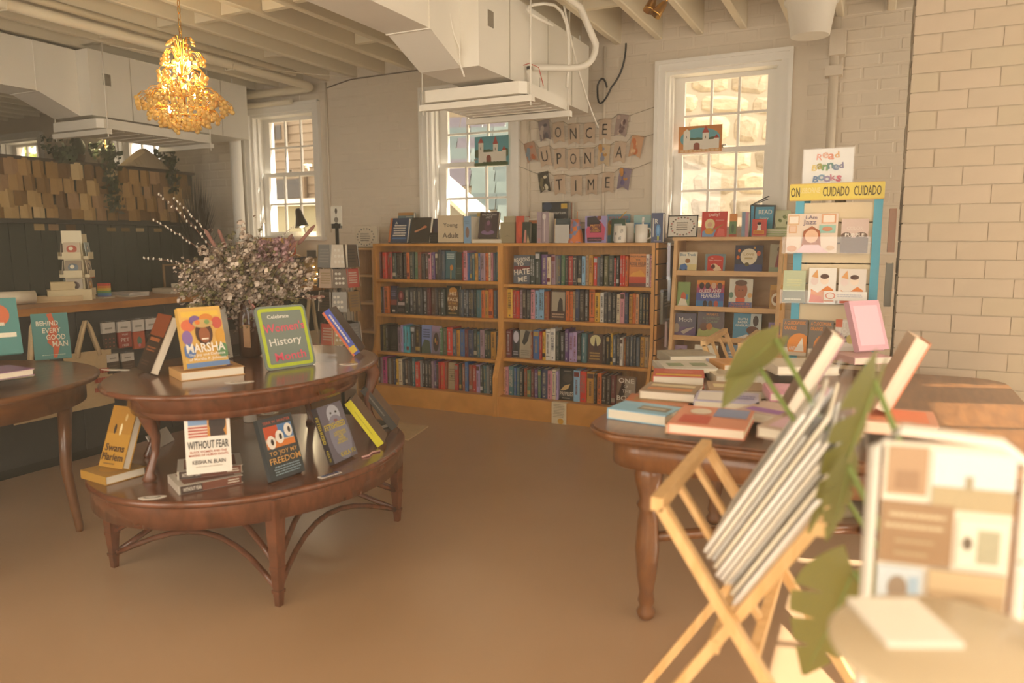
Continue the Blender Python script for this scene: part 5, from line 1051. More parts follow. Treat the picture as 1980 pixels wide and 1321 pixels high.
# lower table
flat('golden hardback lying under the golden upright book', (205, 940), (283, 918), LZ, .17, .032, '#b58a3a', [('e', .5, .5, .3, .3, '#c99a42')], wmax=.22, group=GT)
fb('golden book titled SWANS of Harlem with dancer silhouettes', (190, 908), (236, 915), LZ+.034, .232, .034, '#b5862a', [('r', 0, .55, 1, 1, '#a8781f'), ('e', .55, .62, .05, .1, '#e2d0a0'), ('e', .32, .62, .05, .08, '#3a2a18'), ('e', .68, .82, .05, .06, '#c9a86a'), ('t', 'Swans', .5, .32, .12, '#4a3018', .8), ('t', 'of', .12, .2, .05, '#4a3018', .2), ('t', 'Harlem', .5, .17, .12, '#4a3018', .86), ('l', .2, .04, .7, .08, 1, '#6a4a20')], lean=R(22), group=GT, wmax=.155)
for i, z in enumerate((0, .031)):
    flat(('lower' if i == 0 else 'upper')+' WITHOUT FEAR hardback in the flat pair under the white book', (346-3*i, 958-29*i), (470, 934-20*i), LZ+z, .17, .030, '#cfc4b4', [('r', .1, .1, .9, .9, '#8a5a48')], wmax=.235, group=GT, spine='l')
    a, b = at(346, 958, Z=LZ), at(470, 934, Z=LZ); d = b-a; rz = math.atan2(d.y, d.x); m = (a+b)/2
    t = [o for o in COL.objects if o.name.startswith('book')][-1]
fl = [o for o in bpy.data.objects if o.get('label', '').endswith('flat pair under the white book')]
for o in fl:
    w = .2; q = printmesh(MB(), [('r', -.0, 0, 1, 1, '#7a4a38'), ('r', 0, 0, .35, 1, '#4a3a34'), ('t', 'WITHOUT FEAR', .19, .5, .5, '#e6dccb', .3), ('l', .76, .2, .98, .85, 2, '#d8ccb8')], .21, .028, 0).obj('edge_print', o)
    q.matrix_local = Matrix(((1, 0, 0, 0), (0, 0, -1, .014), (0, 1, 0, -.0008), (0, 0, 0, 1)))
pr = [('r', .08, .74, .5, .92, '#7f9cc0'), ('r', .08, .54, .5, .74, '#d8c4b4')]+[('r', .08, .56+.045*i, .5, .58+.045*i, '#b54a3a') for i in range(4)]+[('r', .5, .56, .92, .92, '#c98a3a'), ('e', .72, .76, .19, .15, '#2a1c18'), ('p', [(.56, .56), (.9, .56), (.82, .7), (.6, .72), (.55, .66)], '#33221c'), ('t', 'WITHOUT FEAR', .5, .44, .12, '#33302e', .9, .01, 'fit'), ('t', 'BLACK WOMEN AND THE', .5, .335, .035, '#b5604a', .8), ('t', 'MAKING OF HUMAN RIGHTS', .5, .285, .035, '#b5604a', .86), ('t', 'KEISHA N. BLAIN', .5, .18, .06, '#44403c', .72), ('l', .2, .1, .8, .12, 1, '#b5a898')]
fb('white book titled WITHOUT FEAR with dark profile portrait', (364, 922), (447, 913), LZ+.063, .232, .028, '#e6dfd2', pr, lean=R(9), group=GT, wmin=.15, wmax=.162)
pr = [('r', .1, .5, .92, .86, '#d9c8b0'), ('r', .1, .66, .5, .86, '#c9542e'), ('r', .5, .62, .92, .86, '#5a86b8'), ('r', .1, .5, .92, .6, '#d9803a'), ('e', .24, .6, .12, .11, '#f0e8dc'), ('e', .5, .66, .12, .11, '#f0e8dc'), ('e', .78, .74, .12, .11, '#f0e8dc'), ('e', .26, .6, .04, .05, '#3a2a22'), ('e', .52, .66, .04, .05, '#3a2a22'), ('e', .8, .74, .04, .05, '#3a2a22'), ('t', 'TERA W. HUNTER', .5, .92, .045, '#c9604a', .8), ('t', "TO 'JOY MY", .5, .41, .09, '#d9a45a', .86, .01), ('t', 'FREEDOM', .5, .3, .1, '#d9a45a', .9, .01), ('l', .1, .06, .9, .22, 4, '#8aa0a8')]
fb('dark teal book titled TO JOY MY FREEDOM with three white bonnets', (524, 937), (593, 913), LZ, .232, .022, '#3c4244', pr, lean=R(17), group=GT, wmin=.155, wmax=.16)
pr = [('e', .55, .8, .26, .18, '#b8bcc8'), ('e', .55, .4, .4, .4, '#8a8a9c'), ('e', .45, .84, .04, .02, '#3a3840'), ('e', .66, .84, .04, .02, '#3a3840'), ('e', .55, .7, .08, .025, '#8a5a60'), ('t', 'FETISHIZED', .46, .62, .1, '#d9c23a', .84, .01), ('t', 'A RECKONING\nWITH YELLOW\nFEVER\nFEMINISM\nAND BEAUTY', .55, .4, .048, '#d9c23a', .5), ('t', 'KAILA YU', .62, .1, .08, '#d9c23a', .6, .01)]
fb('grey book titled FETISHIZED with pale womans face', (645, 904), (696, 880), LZ, .232, .028, '#6e6a78', pr, lean=R(20), group=GT, wmin=.155, wmax=.16, spine_print=[('r', 0, 0, 1, 1, '#3a343a'), ('t', 'FETISHIZED', .4, .5, .5, '#d9c23a', .6), ('t', 'KAILA YU', .85, .5, .4, '#d9c23a', .2)])
edgebook('bright yellow spined book tilted at the end of the low table', 730, 866, LZ, 120, R(35), .034, '#7a6450', [('r', 0, 0, 1, 1, '#d9d02a'), ('l', .2, .4, .8, .6, 1, '#b5ac1e')])
edgebook('charcoal spined book tilted behind the yellow one', 757, 833, LZ, 120, R(36), .034, '#7a6450', [('r', 0, 0, 1, 1, '#4a4640'), ('l', .15, .3, .7, .7, 1, '#8a8478')])
flat('small speckled book lying flat at the end of the low table', (722, 835), (762, 824), LZ, .1, .02, '#4a4a3e', [('l', .1, .1, .9, .9, 6, '#8a8a74')], wmin=.1, wmax=.1, group=GT)
p = at(484, 815, Z=LZ); t = thing('candle_jar', 'white candle jar with black lid on the low table', 'candle', (p.x, p.y, LZ+.0006)); MB().lathe([(.03, 0), (.032, .003), (.032, .075), (.028, .075)], K('#d8ccba', .4), 24).obj('jar', t); MB().lathe([(.0335, .0755), (.0335, .092), (.03, .094)], K('#2a211c', .4), 24).obj('lid', t)
p = at(560, 800, Z=LZ); t = thing('sign_holder', 'clear acrylic stand holding nothing behind the candle', 'sign holder', (p.x, p.y, LZ+.0006), R(55)); MB().box(-.055, .055, -.002, .001, 0, .14, ACRYL).obj('front_pane', t); MB().box(-.055, .055, .001, .05, 0, .003, ACRYL).obj('base', t)
fb('white blank card leaning behind the cabriole leg', (300, 872), (338, 852), LZ, .07, .004, '#ece4d6', [], lean=R(30), wmin=.1, name='blank_card', cat='card')
fb('grey and rose book standing behind the white portrait book', (388, 850), (438, 838), LZ, .2, .02, '#6a6260', [('r', .1, .1, .9, .55, '#8a807c'), ('e', .6, .75, .2, .15, '#2a2220')], lean=R(12), group=GT, wmin=.14)
p = at(700, 886, Z=LZ); tag(MB().tube([(p.x, p.y, LZ+.004), (p.x+.012, p.y+.03, LZ+.005), (p.x-.004, p.y+.075, LZ+.004), (p.x+.01, p.y+.11, LZ+.004)], .004, K('#d8a8a0', .7), 6).obj('ribbon_bookmark'), 'pale pink ribbon bookmark on the low table', 'bookmark')

# ------------------------------------------------------------------ vase of dried flowers
vp = at(492, 690, Z=UZ); vp = Vector((vp.x-.02, vp.y+.0, UZ+.0006))
t = thing('flower_vase', 'dark brown glass vase holding dried flowers', 'vase', vp); MB().lathe([(.038, 0), (.048, .01), (.05, .15), (.04, .24), (.026, .285), (.028, .3), (.022, .3), (.02, .28)], M('brown_glass', '#4a2a18', .15, coat=.5), 24).obj('vase_body', t); MB().tube([(.03*math.cos(a), .03*math.sin(a), .275) for a in [2*math.pi*i/16 for i in range(16)]], .006, K('#c98a80', .7), 6, closed=True).obj('ribbon', t); MB().tube([(.03, -.02, .275), (.06, -.05, .25), (.085, -.05, .23), (.05, -.03, .22)], .005, K('#c98a80', .7), 6).obj('ribbon_bow', t); MB().box(.02, .06, -.058, -.056, .05, .15, K('#c9a078', .8)).obj('gift_tag', t)
rb = random.Random(11)
bq = thing('dried_bouquet', 'large dried flower arrangement with willow branches in brown vase', 'flowers', vp+Vector((0, 0, .245)))
camr = Vector((math.cos(R(42)), math.sin(R(42)), 0)); camf = Vector((-camr.y, camr.x, 0))
def dirv(lr, up, fb_=0): return (camr*lr+Vector((0, 0, up))+camf*fb_)
STEMC, CATK = K('#6a4a38', .8), M('willow_catkin', '#d8d0c2', .9)
def blossom(mb, c, s, cols, n=9):
    for k in range(n):
        d = Vector((rb.gauss(0, 1), rb.gauss(0, 1), rb.gauss(0, 1)+.3)).normalized(); u = d.orthogonal().normalized(); v = d.cross(u); o = c+d*s*.5; m = cols[k % len(cols)]
        mb.add([o-u*s*.5, o+d*s*.25-v*s*.35, o+u*s*.5+d*s*.2, o+d*s*.25+v*s*.35], [(0, 1, 2, 3)], m, True)
for (lr, up, fb_) in ((-.34, .47, -.02), (-.28, .45, .03), (-.37, .36, 0), (-.40, .20, -.04), (.2, .33, .03), (-.02, .36, .1), (.08, .36, .05)):
    e = dirv(lr, up, fb_); pts = [e*t+Vector((0, 0, .05*math.sin(math.pi*t)))+dirv(0, 0, .0) for t in [i/9 for i in range(10)]]
    st = MB().tube(pts, [.0035-.0025*i/9 for i in range(10)], STEMC, 5).obj('willow_branch', bq)
    mb = MB()
    for i in range(15):
        t_ = .42+.58*i/14+rb.uniform(-.012, .012); p = e*t_+Vector((0, 0, .05*math.sin(math.pi*t_))); mb.ell(p+Vector((rb.uniform(-.006, .006), rb.uniform(-.006, .006), 0)), (.0036, .0036, .0065), CATK, 6, 5, Matrix.Rotation(rb.uniform(-.6, .6), 3, 'X'))
    mb.obj('catkins', st, kind='stuff')
for (lr, up, fb_) in ((-.16, .32, -.02), (-.11, .32, .02), (.30, .34, .02), (.22, .27, -.05), (.18, .2, -.08), (.33, .02, -.05), (.2, .3, .06)):
    e = dirv(lr, up, fb_); st = MB().tube([e*0, e*.5, e], .0025, K('#8a7a54', .8), 5).obj('reed_stem', bq)
    d = e.normalized(); MB().tube([e*.74, e*.78, e*.96, e], [.003, .008, .008, .003], K('#8a6258', .9), 8).obj('cattail', st)
FC = [[K(c, .9) for c in cs] for cs in (('#b39f8e', '#9c897a', '#c9b7a6'), ('#8a7462', '#9c8670', '#746152'), ('#cbb9a8', '#b8a592', '#d8c8b6'), ('#9c7a7c', '#b59092', '#846466'), ('#7d764e', '#8f875c', '#6a6240'))]
for ci, nb in ((0, 620), (1, 620), (2, 240), (3, 150), (4, 420)):
    mb = MB()
    for k in range(nb):
        a = rb.uniform(0, 6.283); q = rb.random()**.55
        lr = max(-.27, min(.27, rb.gauss(0, .105))); fb_ = rb.gauss(0, .06); up = .09+rb.gauss(0, .085)*(1-1.6*abs(lr))+.03*math.sin(lr*38+ci)
        if ci == 3: lr = rb.uniform(.05, .2); up = rb.uniform(.18, .28)
        c = dirv(lr, up, fb_); blossom(mb, c, rb.uniform(.008, .018) if ci != 2 else rb.uniform(.016, .03), FC[ci], 8)
    mb.obj(('grey_flower_heads', 'brown_sprigs', 'pale_blooms', 'pink_blooms', 'olive_leaves')[ci], bq, kind='stuff')
for k in range(34):
    a = R(rb.uniform(-35, 215)); L_ = rb.uniform(.2, .33); e = dirv(math.cos(a)*L_*1.0, .06+math.sin(a)*L_*.75, rb.uniform(-.1, .1)); m_ = FC[rb.choice((0, 1, 2, 4))]
    mb = MB(); mb.tube([e*.3, e*.65+Vector((0, 0, .02)), e], .0016, STEMC, 4); st = mb.obj('spray_stem', bq); mb = MB()
    for q in range(16):
        t_ = .5+.5*q/15; c = e*t_+Vector((0, 0, .02*math.sin(math.pi*t_)))
        blossom(mb, c+Vector((rb.uniform(-.012, .012), rb.uniform(-.012, .012), rb.uniform(-.01, .01))), rb.uniform(.009, .017), m_, 4)
    mb.obj('spray_leaves', st, kind='stuff')
mb = MB()
for k in range(70):
    a = rb.uniform(0, 6.283); q = rb.random()**.5; e = dirv(q*math.cos(a)*.2, .08+rb.uniform(-.1, .2), q*math.sin(a)*.12); mb.tube([Vector((0, 0, -.02)), e*.5+Vector((0, 0, .03)), e], .0018, STEMC, 4)
mb.obj('stems', bq, kind='stuff')

# ================================================================== LEFT ROUND TABLE
tz = .73; tc = Vector((-3.62, 1.62))
rt = thing('round_table', 'round walnut table with curved apron beside the oval tables', 'table', (tc.x, tc.y, 0))
mb = MB(); oval_top(mb, .70, .64, R(65), tz-.028, tz, WALNUT); mb.obj('tabletop', rt)
mb = MB(); apron(mb, .64, .58, R(65), tz-.12, tz-.028, WALNUT); mb.obj('apron', rt)
for a in (48, 138, 228, 318):
    d = Vector((math.cos(R(a)), math.sin(R(a))))*.56
    MB().tube([Vector((*(d*1.02), 0)), Vector((*(d*1.02), .02)), Vector((*(d*.96), .3)), Vector((*d, tz-.03))], [.016, .018, .024, .034], WALNUT, 8).obj('leg', rt)
pr = [('p', [(.42, .98), (.56, 1), (.62, .84), (.72, .7), (.64, .5), (.72, .3), (.6, .02), (.5, .02), (.52, .24), (.38, .36), (.42, .56), (.52, .72)], '#c9603c'), ('t', 'BEHIND', .42, .78, .11, '#e6dcc6', .6, .015), ('t', 'EVERY', .52, .62, .11, '#e6dcc6', .5, .015), ('t', 'GOOD', .62, .47, .12, '#e6dcc6', .52, .015), ('t', 'MAN', .72, .32, .12, '#e6dcc6', .42, .015), ('l', .2, .07, .9, .1, 1, '#c4ccb8')]
fb('teal book titled BEHIND EVERY GOOD MAN on the round table', (74, 699), (134, 694), tz, .235, .025, '#4f8a86', pr, lean=R(15), wmin=.16, wmax=.165)
ST = [('#5a7a70', 'teal'), ('#c98a5a', 'orange'), ('#4f8a86', 'sea green'), ('#d8ccb0', 'cream'), ('#8a5a86', 'violet')]
for i, (c, n_) in enumerate(ST):
    flat('%s hardback in the stack at the edge of the round table' % n_, (-40, 742), (50, 732-i), tz+.026*i, .17, .025, c, wmin=.22, wmax=.23, group='stack on the round table')
fb('teal and orange book propped on the stack on the round table', (-18, 692), (26, 688), tz+.132, .235, .026, '#4f8a86', [('e', .5, .7, .3, .2, '#c96a44'), ('r', .1, .3, .9, .38, '#e6dcc6'), ('l', .3, .48, .7, .6, 1, '#e6dcc6')], lean=R(16), wmin=.15, wmax=.16)

# ================================================================== RIGHT BOOK TABLE
rz_ = .75
bt = thing('book_table', 'long walnut table with turned legs piled with books', 'table', (0, 0, 0))
tx0, tx1, ty0, ty1 = -.79, .5, 2.06, 3.56
pts = []; r = .13
for cx, cy, a0 in ((tx1-r, ty1-r, 0), (tx0+r, ty1-r, 90), (tx0+r, ty0+r, 180), (tx1-r, ty0+r, 270)):
    for i in range(6): an = R(a0+18*i); pts.append((cx+r*math.cos(an), cy+r*math.sin(an)))
cxy = Vector(((tx0+tx1)/2, (ty0+ty1)/2))
def inset(ps, d): return [(cxy.x+(x-cxy.x)*(1-d/abs(tx1-cxy.x)), cxy.y+(y-cxy.y)*(1-d/abs(ty1-cxy.y))) for x, y in ps]
mb = MB(); mb.prism(pts, rz_-.022, rz_-.006, WALNUT, smooth=True); mb.prism(inset(pts, .006), rz_-.006, rz_, WALNUT, smooth=True); mb.prism(inset(pts, .015), rz_-.034, rz_-.022, WALNUT, smooth=True); mb.obj('tabletop', bt)
MB().prism(inset(pts, .06), rz_-.125, rz_-.034, WALNUT, smooth=True).obj('apron', bt)
tp = [(.018, 0), (.03, .012), (.034, .03), (.022, .05), (.03, .07), (.024, .1), (.034, .16), (.042, .26), (.036, .36), (.03, .4), (.04, .42), (.03, .44), (.046, .5), (.05, .53), (.04, .56), (.026, .575), (.036, .59), (.036, .625)]
for x, y in ((-.66, 2.4), (.36, 2.3), (-.62, 3.4), (.36, 3.4)): MB().lathe(tp, WALNUT, 18, (x, y, 0)).obj('leg', bt)
MB().tube(arc((-.66, 2.4, .3), (-.3, 2.6, .33), (0, 2.85, .28)), .02, WALNUT, 8).obj('stretcher', bt); MB().tube(arc((.36, 2.3, .3), (.2, 2.6, .33), (0, 2.85, .28)), .02, WALNUT, 8).obj('stretcher', bt)
GB = 'book piles on the long table'
def pile(p0, p1, z, dep, items, wmin=.15, wmax=.25, jit=.012):
    r_ = random.Random(int(p0[0])); zz = z
    for (t_, col, pr_, lab) in items:
        o = flat(lab, p0, p1, zz, dep, t_, col, pr_, wmin=wmin, wmax=wmax, group=GB)
        o.matrix_world = Matrix.Translation((r_.uniform(-jit, jit), r_.uniform(-jit, jit), 0)) @ o.matrix_world
        zz += t_+.0008
pile((1171, 809), (1284, 825), rz_, .14, [(.034, '#8fc4e2', [('r', .42, .3, .92, .7, '#8a8478'), ('l', .46, .34, .88, .66, 1, '#cfc8b8'), ('l', .08, .7, .4, .8, 1, '#b8d8e8')], 'sky blue hardback lying alone at the corner of the long table')])
pile((1301, 838), (1420, 850), rz_, .24, [(.026, '#d8c8b0', [], 'lowest thick white edged paperback in the glossy orange pile'), (.026, '#d0a880', [], 'middle thick white edged paperback in the glossy orange pile'), (.028, '#d98a6a', [('r', .1, .1, .5, .5, '#c95a4a'), ('r', .5, .5, .95, .95, '#8a9ac4'), ('e', .3, .7, .15, .15, '#e8dccb')], 'topmost glossy orange and blue paperback of the white edged pile')], wmin=.2)
pile((1210, 796), (1334, 805), rz_, .16, [(.03, '#c9784a', [('r', .12, .3, .9, .7, '#b58a5a'), ('l', .2, .35, .8, .65, 1, '#8a8a68')], 'rust orange hardback with tan panel behind the blue one')], wmin=.2)
pile((1240, 772), (1338, 780), rz_, .17, [(.03, '#d8ccb4', [], 'cream hardback under the striped brown one'), (.03, '#9a8468', [('r', .1, .2, .9, .45, '#c98a5a'), ('r', .1, .55, .9, .8, '#d8c8a4')], 'striped brown hardback on top of a cream one')], wmin=.19)
pile((1268, 748), (1368, 752), rz_, .17, [(.045, '#d05a48', [('r', .05, .1, .95, .3, '#e2b83a'), ('e', .5, .6, .3, .2, '#d97a6a')], 'thick red hardback with white pages in the middle of the table')], wmin=.19)
pile((1282, 722), (1384, 722), rz_, .2, [(.025, '#c9c4b4', [], 'pale hardback below the green squares book'), (.02, '#d8d4c8', [('r', .12, .3, .42, .7, '#8a9a7a'), ('r', .58, .3, .88, .7, '#8a9a7a')], 'pale book with two sage green squares')], wmin=.2)
pile((1296, 706), (1386, 704), rz_, .2, [(.04, '#a8a08c', [('l', .1, .2, .9, .8, 4, '#c4bca8')], 'mottled grey green hardback at the back of the table')], wmin=.2)
pile((1342, 792), (1466, 800), rz_, .17, [(.03, '#e0d4c4', [], 'ivory hardback beneath the shiny blue and white one'), (.03, '#b8b4d0', [('r', .05, .1, .45, .9, '#e2ddd8'), ('l', .5, .3, .95, .7, 2, '#6a6aa8')], 'shiny blue and white hardback behind the orange pile')], wmin=.2, wmax=.24)
pile((1372, 768), (1476, 772), rz_, .17, [(.03, '#b59a78', [('r', .1, .3, .5, .7, '#e2d4a8')], 'tan hardback with pale panel behind the shiny blue one')], wmin=.2, wmax=.24)
pile((1384, 744), (1474, 744), rz_, .17, [(.035, '#d8cdb4', [('r', .1, .2, .6, .8, '#b8ac94')], 'beige hardback in the second row of the table')], wmin=.2)
pile((1396, 718), (1482, 716), rz_, .17, [(.028, '#b0b0cc', [], 'lavender hardback under the orange board book'), (.028, '#d9a062', [('r', .1, .2, .9, .8, '#cf9450')], 'orange board book on top of a lavender hardback')], wmin=.19)
pile((1452, 815), (1500, 824), rz_, .17, [(.03, '#e0d0bc', [], 'ivory hardback below the purple banded book'), (.03, '#c9b0a4', [('r', .1, .1, .9, .4, '#9a6ab0')], 'purple banded book beside the shiny blue one')], wmin=.16)
pile((1505, 852), (1600, 868), rz_, .18, [(.032, '#ded4c2', [], 'lowest cream hardback of the tall pile behind the print rack'), (.032, '#e2dacb', [], 'second cream hardback of the tall pile behind the print rack'), (.03, '#dccfba', [], 'third cream hardback of the tall pile behind the print rack'), (.028, '#b8a08c', [('r', .1, .1, .9, .9, '#c9a8b4')], 'topmost rose grey hardback of the tall pile')], wmin=.2)
pile((1500, 778), (1596, 782), rz_, .18, [(.028, '#dcc4b8', [], 'lower blush hardback of the pink pile'), (.028, '#d8b0b4', [], 'middle blush hardback of the pink pile'), (.026, '#d894b0', [('e', .5, .5, .3, .3, '#e0a8bc')], 'top bright pink hardback of the pink pile')], wmin=.2)
pile((1508, 726), (1606, 726), rz_, .2, [(.03, '#dcd2c0', [], 'first white edged book of the high pile before the spinner'), (.03, '#d8ccb8', [], 'second white edged book of the high pile before the spinner'), (.03, '#e0d8c8', [], 'third white edged book of the high pile before the spinner'), (.03, '#d4c8b4', [], 'top white edged book of the high pile before the spinner')], wmin=.22)
pile((1686, 838), (1770, 846), rz_, .18, [(.034, '#d8ccb8', [], 'bottom pale hardback of the pile by the pier'), (.034, '#dcd0bc', [], 'middle pale hardback of the pile by the pier'), (.034, '#d9a488', [('r', .1, .1, .9, .9, '#e0906a')], 'top coral hardback of the pile by the pier')], wmin=.2)
# propped books
p = at(1533, 806, Z=rz_+.126); book('white edged novel propped upright with its pages towards the room', (p.x, p.y+.08, rz_+.1268), .155, .225, .036, '#7a6454', [('r', .1, .1, .9, .9, '#8a7466')], rz=R(-82), lean=R(27), back='#c99aa8', group=GB)
p = at(1712, 806, Z=rz_+.107); book('orange backed novel propped by the brick pier with its pages towards the room', (p.x, p.y+.08, rz_+.1078), .15, .215, .04, '#d0b49a', [], rz=R(-84), lean=R(24), back='#dd8458', group=GB)
pl_ = at(1695, 640, Y=3.4); fb('pink paper covered book propped against the spinner rack', (1662, 684), (1720, 680), rz_+.091, .22, .03, '#d8a8b4', [('r', .1, .1, .9, .9, '#e6c0cc')], lean=R(20), wmin=.16, wmax=.17, group=GB)
for i in range(3): flat('blush paperback in the small pile under the pink propped book, number '+('one', 'two', 'three')[i]+' from below', (1655, 706), (1722, 704), rz_+.03*i, .18, .0295, ('#d8b8ac', '#dcc4b8', '#d4a8a4')[i], wmin=.17, group=GB)

# ================================================================== PRINT RACKS
def print_rack(label, x0, y0, y1, nprints, name='print_rack', k=1):
    """X-framed beech rack; top-left rail at x0"""
    t = thing(name, label, 'rack', (x0, y0, 0), 0, 'folding beech print racks'); L = y1-y0; H_ = .824
    fa = lambda z: k*(H_-z)/1.49          # left frame, leans to the right going down
    fb_ = lambda z: k*(.288+(z-.831)/1.58)    # right frame
    def bar(p, q, w=.022, th=.012, nm='slat'):
        p, q = Vector(p), Vector(q); d = (q-p).normalized(); s_ = Vector((0, 1, 0)); n_ = d.cross(s_).normalized()
        vs = [p+s_*a*w/2+n_*b*th/2 for a, b in ((-1, -1), (1, -1), (1, 1), (-1, 1))]+[q+s_*a*w/2+n_*b*th/2 for a, b in ((-1, -1), (1, -1), (1, 1), (-1, 1))]
        return MB().add(vs, [(0, 1, 2, 3), (7, 6, 5, 4), (0, 4, 5, 1), (1, 5, 6, 2), (2, 6, 7, 3), (3, 7, 4, 0)], BEECH).obj(nm, t)
    for fn, s in ((fa, 'left'), (fb_, 'right')):
        top = Vector((fn(H_), 0, H_)); 
        for yy in ((.012, L-.012) if s == 'left' else (.038, L-.038)): bar((fn(H_-.01), yy, H_-.01), (fn(.003), yy, .003), .024, .02, 'leg')
        for q in (1, 2): bar((fn(H_-.01), L*q/3, H_-.01), (fn(.56), L*q/3, .56), .02, .012, 'slat')
        p = Vector((fn(H_), 0, H_)); MB().box(p.x-.012, p.x+.012, 0, L, H_-.014, H_+.012, BEECH).obj('rail', t)
        p = fn(.55); MB().box(p-.01, p+.01, .024, L-.024, .535, .56, BEECH).obj('lower_rail', t)
        p = fn(.12); MB().box(p-.008, p+.008, .024, L-.024, .11, .13, BEECH).obj('foot_rail', t)
    return t
print_rack('beech folding rack of sleeved prints in front of the long table', -.349, 1.33, 1.79, 8)
print_rack('empty beech folding rack standing behind the long table', at(1355, 667, Z=.824).x, at(1355, 667, Z=.824).y+.05, at(1403, 641, Z=.824).y+.05, 0, k=.62)
rp = random.Random(4)
NUM = ('one', 'two', 'three', 'four', 'five', 'six', 'seven', 'eight', 'nine', 'ten', 'eleven')
for i in range(11):
    xb = -.268+.0066*i; zb_ = .824-1.49*(xb+.349)+.016; hh = (.335, .36, .31, .37, .33, .35, .30, .34, .32, .35, .31)[i]; w = .33+rp.uniform(-.03, .03); yy = 1.56+rp.uniform(-.015, .015)
    tilt = R(30+.18*i)
    t = thing('sleeved_print', '%s matted print in clear sleeve, number %s from the slatted open side' % (('white', 'ivory', 'pale grey', 'cream', 'cool white')[i % 5], NUM[i]), 'print', (xb, yy, zb_), 0, 'matted prints in the beech rack')
    t.matrix_world = Matrix.Translation((xb, yy, zb_)) @ Matrix.Rotation(tilt, 4, 'Y') @ Matrix.Rotation(R(-90), 4, 'Z')
    MB().box(-w/2, w/2, -.0035, .0035, 0, hh, K(('#eceae4', '#e6dfd0', '#dededa', '#eae0ca', '#f0eeea')[i % 5], .6)).obj('mat_board', t)
    printmesh(MB(), [('r', .2, .2, .8, .8, ('#a8b0b0', '#b59a78', '#8a94a0', '#c4b49a', '#9aa88a')[i % 5])], w, hh, -.0035).obj('print_image', t)
    MB().box(-w/2-.006, w/2+.006, -.0043, .0043, -.003, hh+.05, CELLO).obj('plastic_sleeve', t)
# ================================================================== SALES COUNTER AND BACK PARTITION
CZT = .955; CX = -4.25
ct = thing('sales_counter', 'long oak topped sales counter with charcoal front', 'counter', (CX, 0, 0)); cy0, cy1 = -.6, 5.12
MB().box(-.62, 0, cy0, cy1, CZT-.042, CZT, COUNTER).obj('counter_top', ct)
MB().box(-.56, -.05, cy0, cy1-.01, .06, CZT-.042, CHAR).obj('counter_body', ct)
for k in range(9): y = cy0+.3+.62*k; MB().box(-.0505, -.04, y, y+.05, .06, CZT-.05, CHAR).obj('front_batten', ct)
MB().box(-.54, -.08, cy0, cy1-.01, 0, .06, BLACK).obj('plinth', ct)
def cpos(px, py):
    q = at(px, py, Z=CZT); return Vector((min(max(q.x, -4.62), -4.38), q.y, q.z))
FX = CX-.045+.012
# partition with hung book pages
PX = -5.8; py0, py1, pz = 1.2, 5.02, 1.5
pt = thing('partition', 'dark green boarded half partition topped by a ledge of hung pages', 'partition', (PX, 0, 0))
MB().box(-.08, -.012, py0, py1, 0, 1.94, DGREEN).obj('core', pt)
y = py0
while y < py1-.02:
    MB().box(-.012, 0, y+.003, min(y+.115, py1), 0, pz-.02, DGREEN).obj('board', pt); y += .118
MB().box(-.1, .09, py0, py1, pz-.03, pz, K('#2c2a22', .5)).obj('ledge', pt)
MB().box(-.1, .03, py0, py1, 1.94, 1.965, K('#3a2f22', .6)).obj('top_rail', pt)
PGC = [M('shaded_old_page_%d' % i, c, .85, noise=.05, scale=40) for i, c in enumerate(('#a5804a', '#93703a', '#b5945e', '#7f5e2c', '#9c7850', '#c4a878', '#6b4c24'))]  # page tones darkened to carry the shade on this side
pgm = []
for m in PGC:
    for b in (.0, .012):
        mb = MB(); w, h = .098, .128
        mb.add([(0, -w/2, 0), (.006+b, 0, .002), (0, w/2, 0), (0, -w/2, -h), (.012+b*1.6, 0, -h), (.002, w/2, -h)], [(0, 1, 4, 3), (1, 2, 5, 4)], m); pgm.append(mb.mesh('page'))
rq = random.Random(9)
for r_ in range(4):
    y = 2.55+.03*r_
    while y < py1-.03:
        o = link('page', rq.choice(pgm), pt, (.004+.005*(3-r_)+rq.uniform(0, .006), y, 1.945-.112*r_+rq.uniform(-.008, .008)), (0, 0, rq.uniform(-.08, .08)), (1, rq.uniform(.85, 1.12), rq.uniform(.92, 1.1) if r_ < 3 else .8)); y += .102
# small cards under the ledge
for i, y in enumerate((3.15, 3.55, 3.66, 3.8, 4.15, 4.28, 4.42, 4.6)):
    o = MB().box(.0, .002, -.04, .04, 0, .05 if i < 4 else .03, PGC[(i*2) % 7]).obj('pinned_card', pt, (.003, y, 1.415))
# plants on the partition
def ivy(label, y, z, drop, n, seed, spread=.1):
    t = thing('trailing_ivy', label, 'plant', (PX-.035, y, z), 0, 'trailing plants on the partition'); r_ = random.Random(seed); MB().lathe([(.035, 0), (.05, .07), (.046, .07), (.03, .01)], K('#6a5a44', .8), 14).obj('pot', t)
    mb = MB(); lm = [K('#2c3a20', .6), K('#3a4a28', .6), K('#24301a', .6)]
    for k in range(n):
        a = r_.uniform(0, 6.28); q = r_.random()
        c = Vector((.06+r_.uniform(0, .06), math.sin(a)*spread*q, .1-drop*r_.random()**1.3)) if r_.random() < .65 else Vector((math.cos(a)*.07, math.sin(a)*spread, .06+r_.random()*.12))
        d = Vector((r_.gauss(0, 1), r_.gauss(0, 1), r_.gauss(0, .6))).normalized(); u = d.orthogonal().normalized(); v = d.cross(u); s = r_.uniform(.018, .034)
        mb.add([c-u*s, c+v*s*.7, c+u*s, c-v*s*.7], [(0, 1, 2, 3)], lm[k % 3])
    mb.obj('leaves', t, kind='stuff'); MB().tube([(0, 0, .06), (.05, 0, .1), (.075, 0, .02), (.08, 0, .1-drop)], .003, lm[0], 5).obj('vine', t)
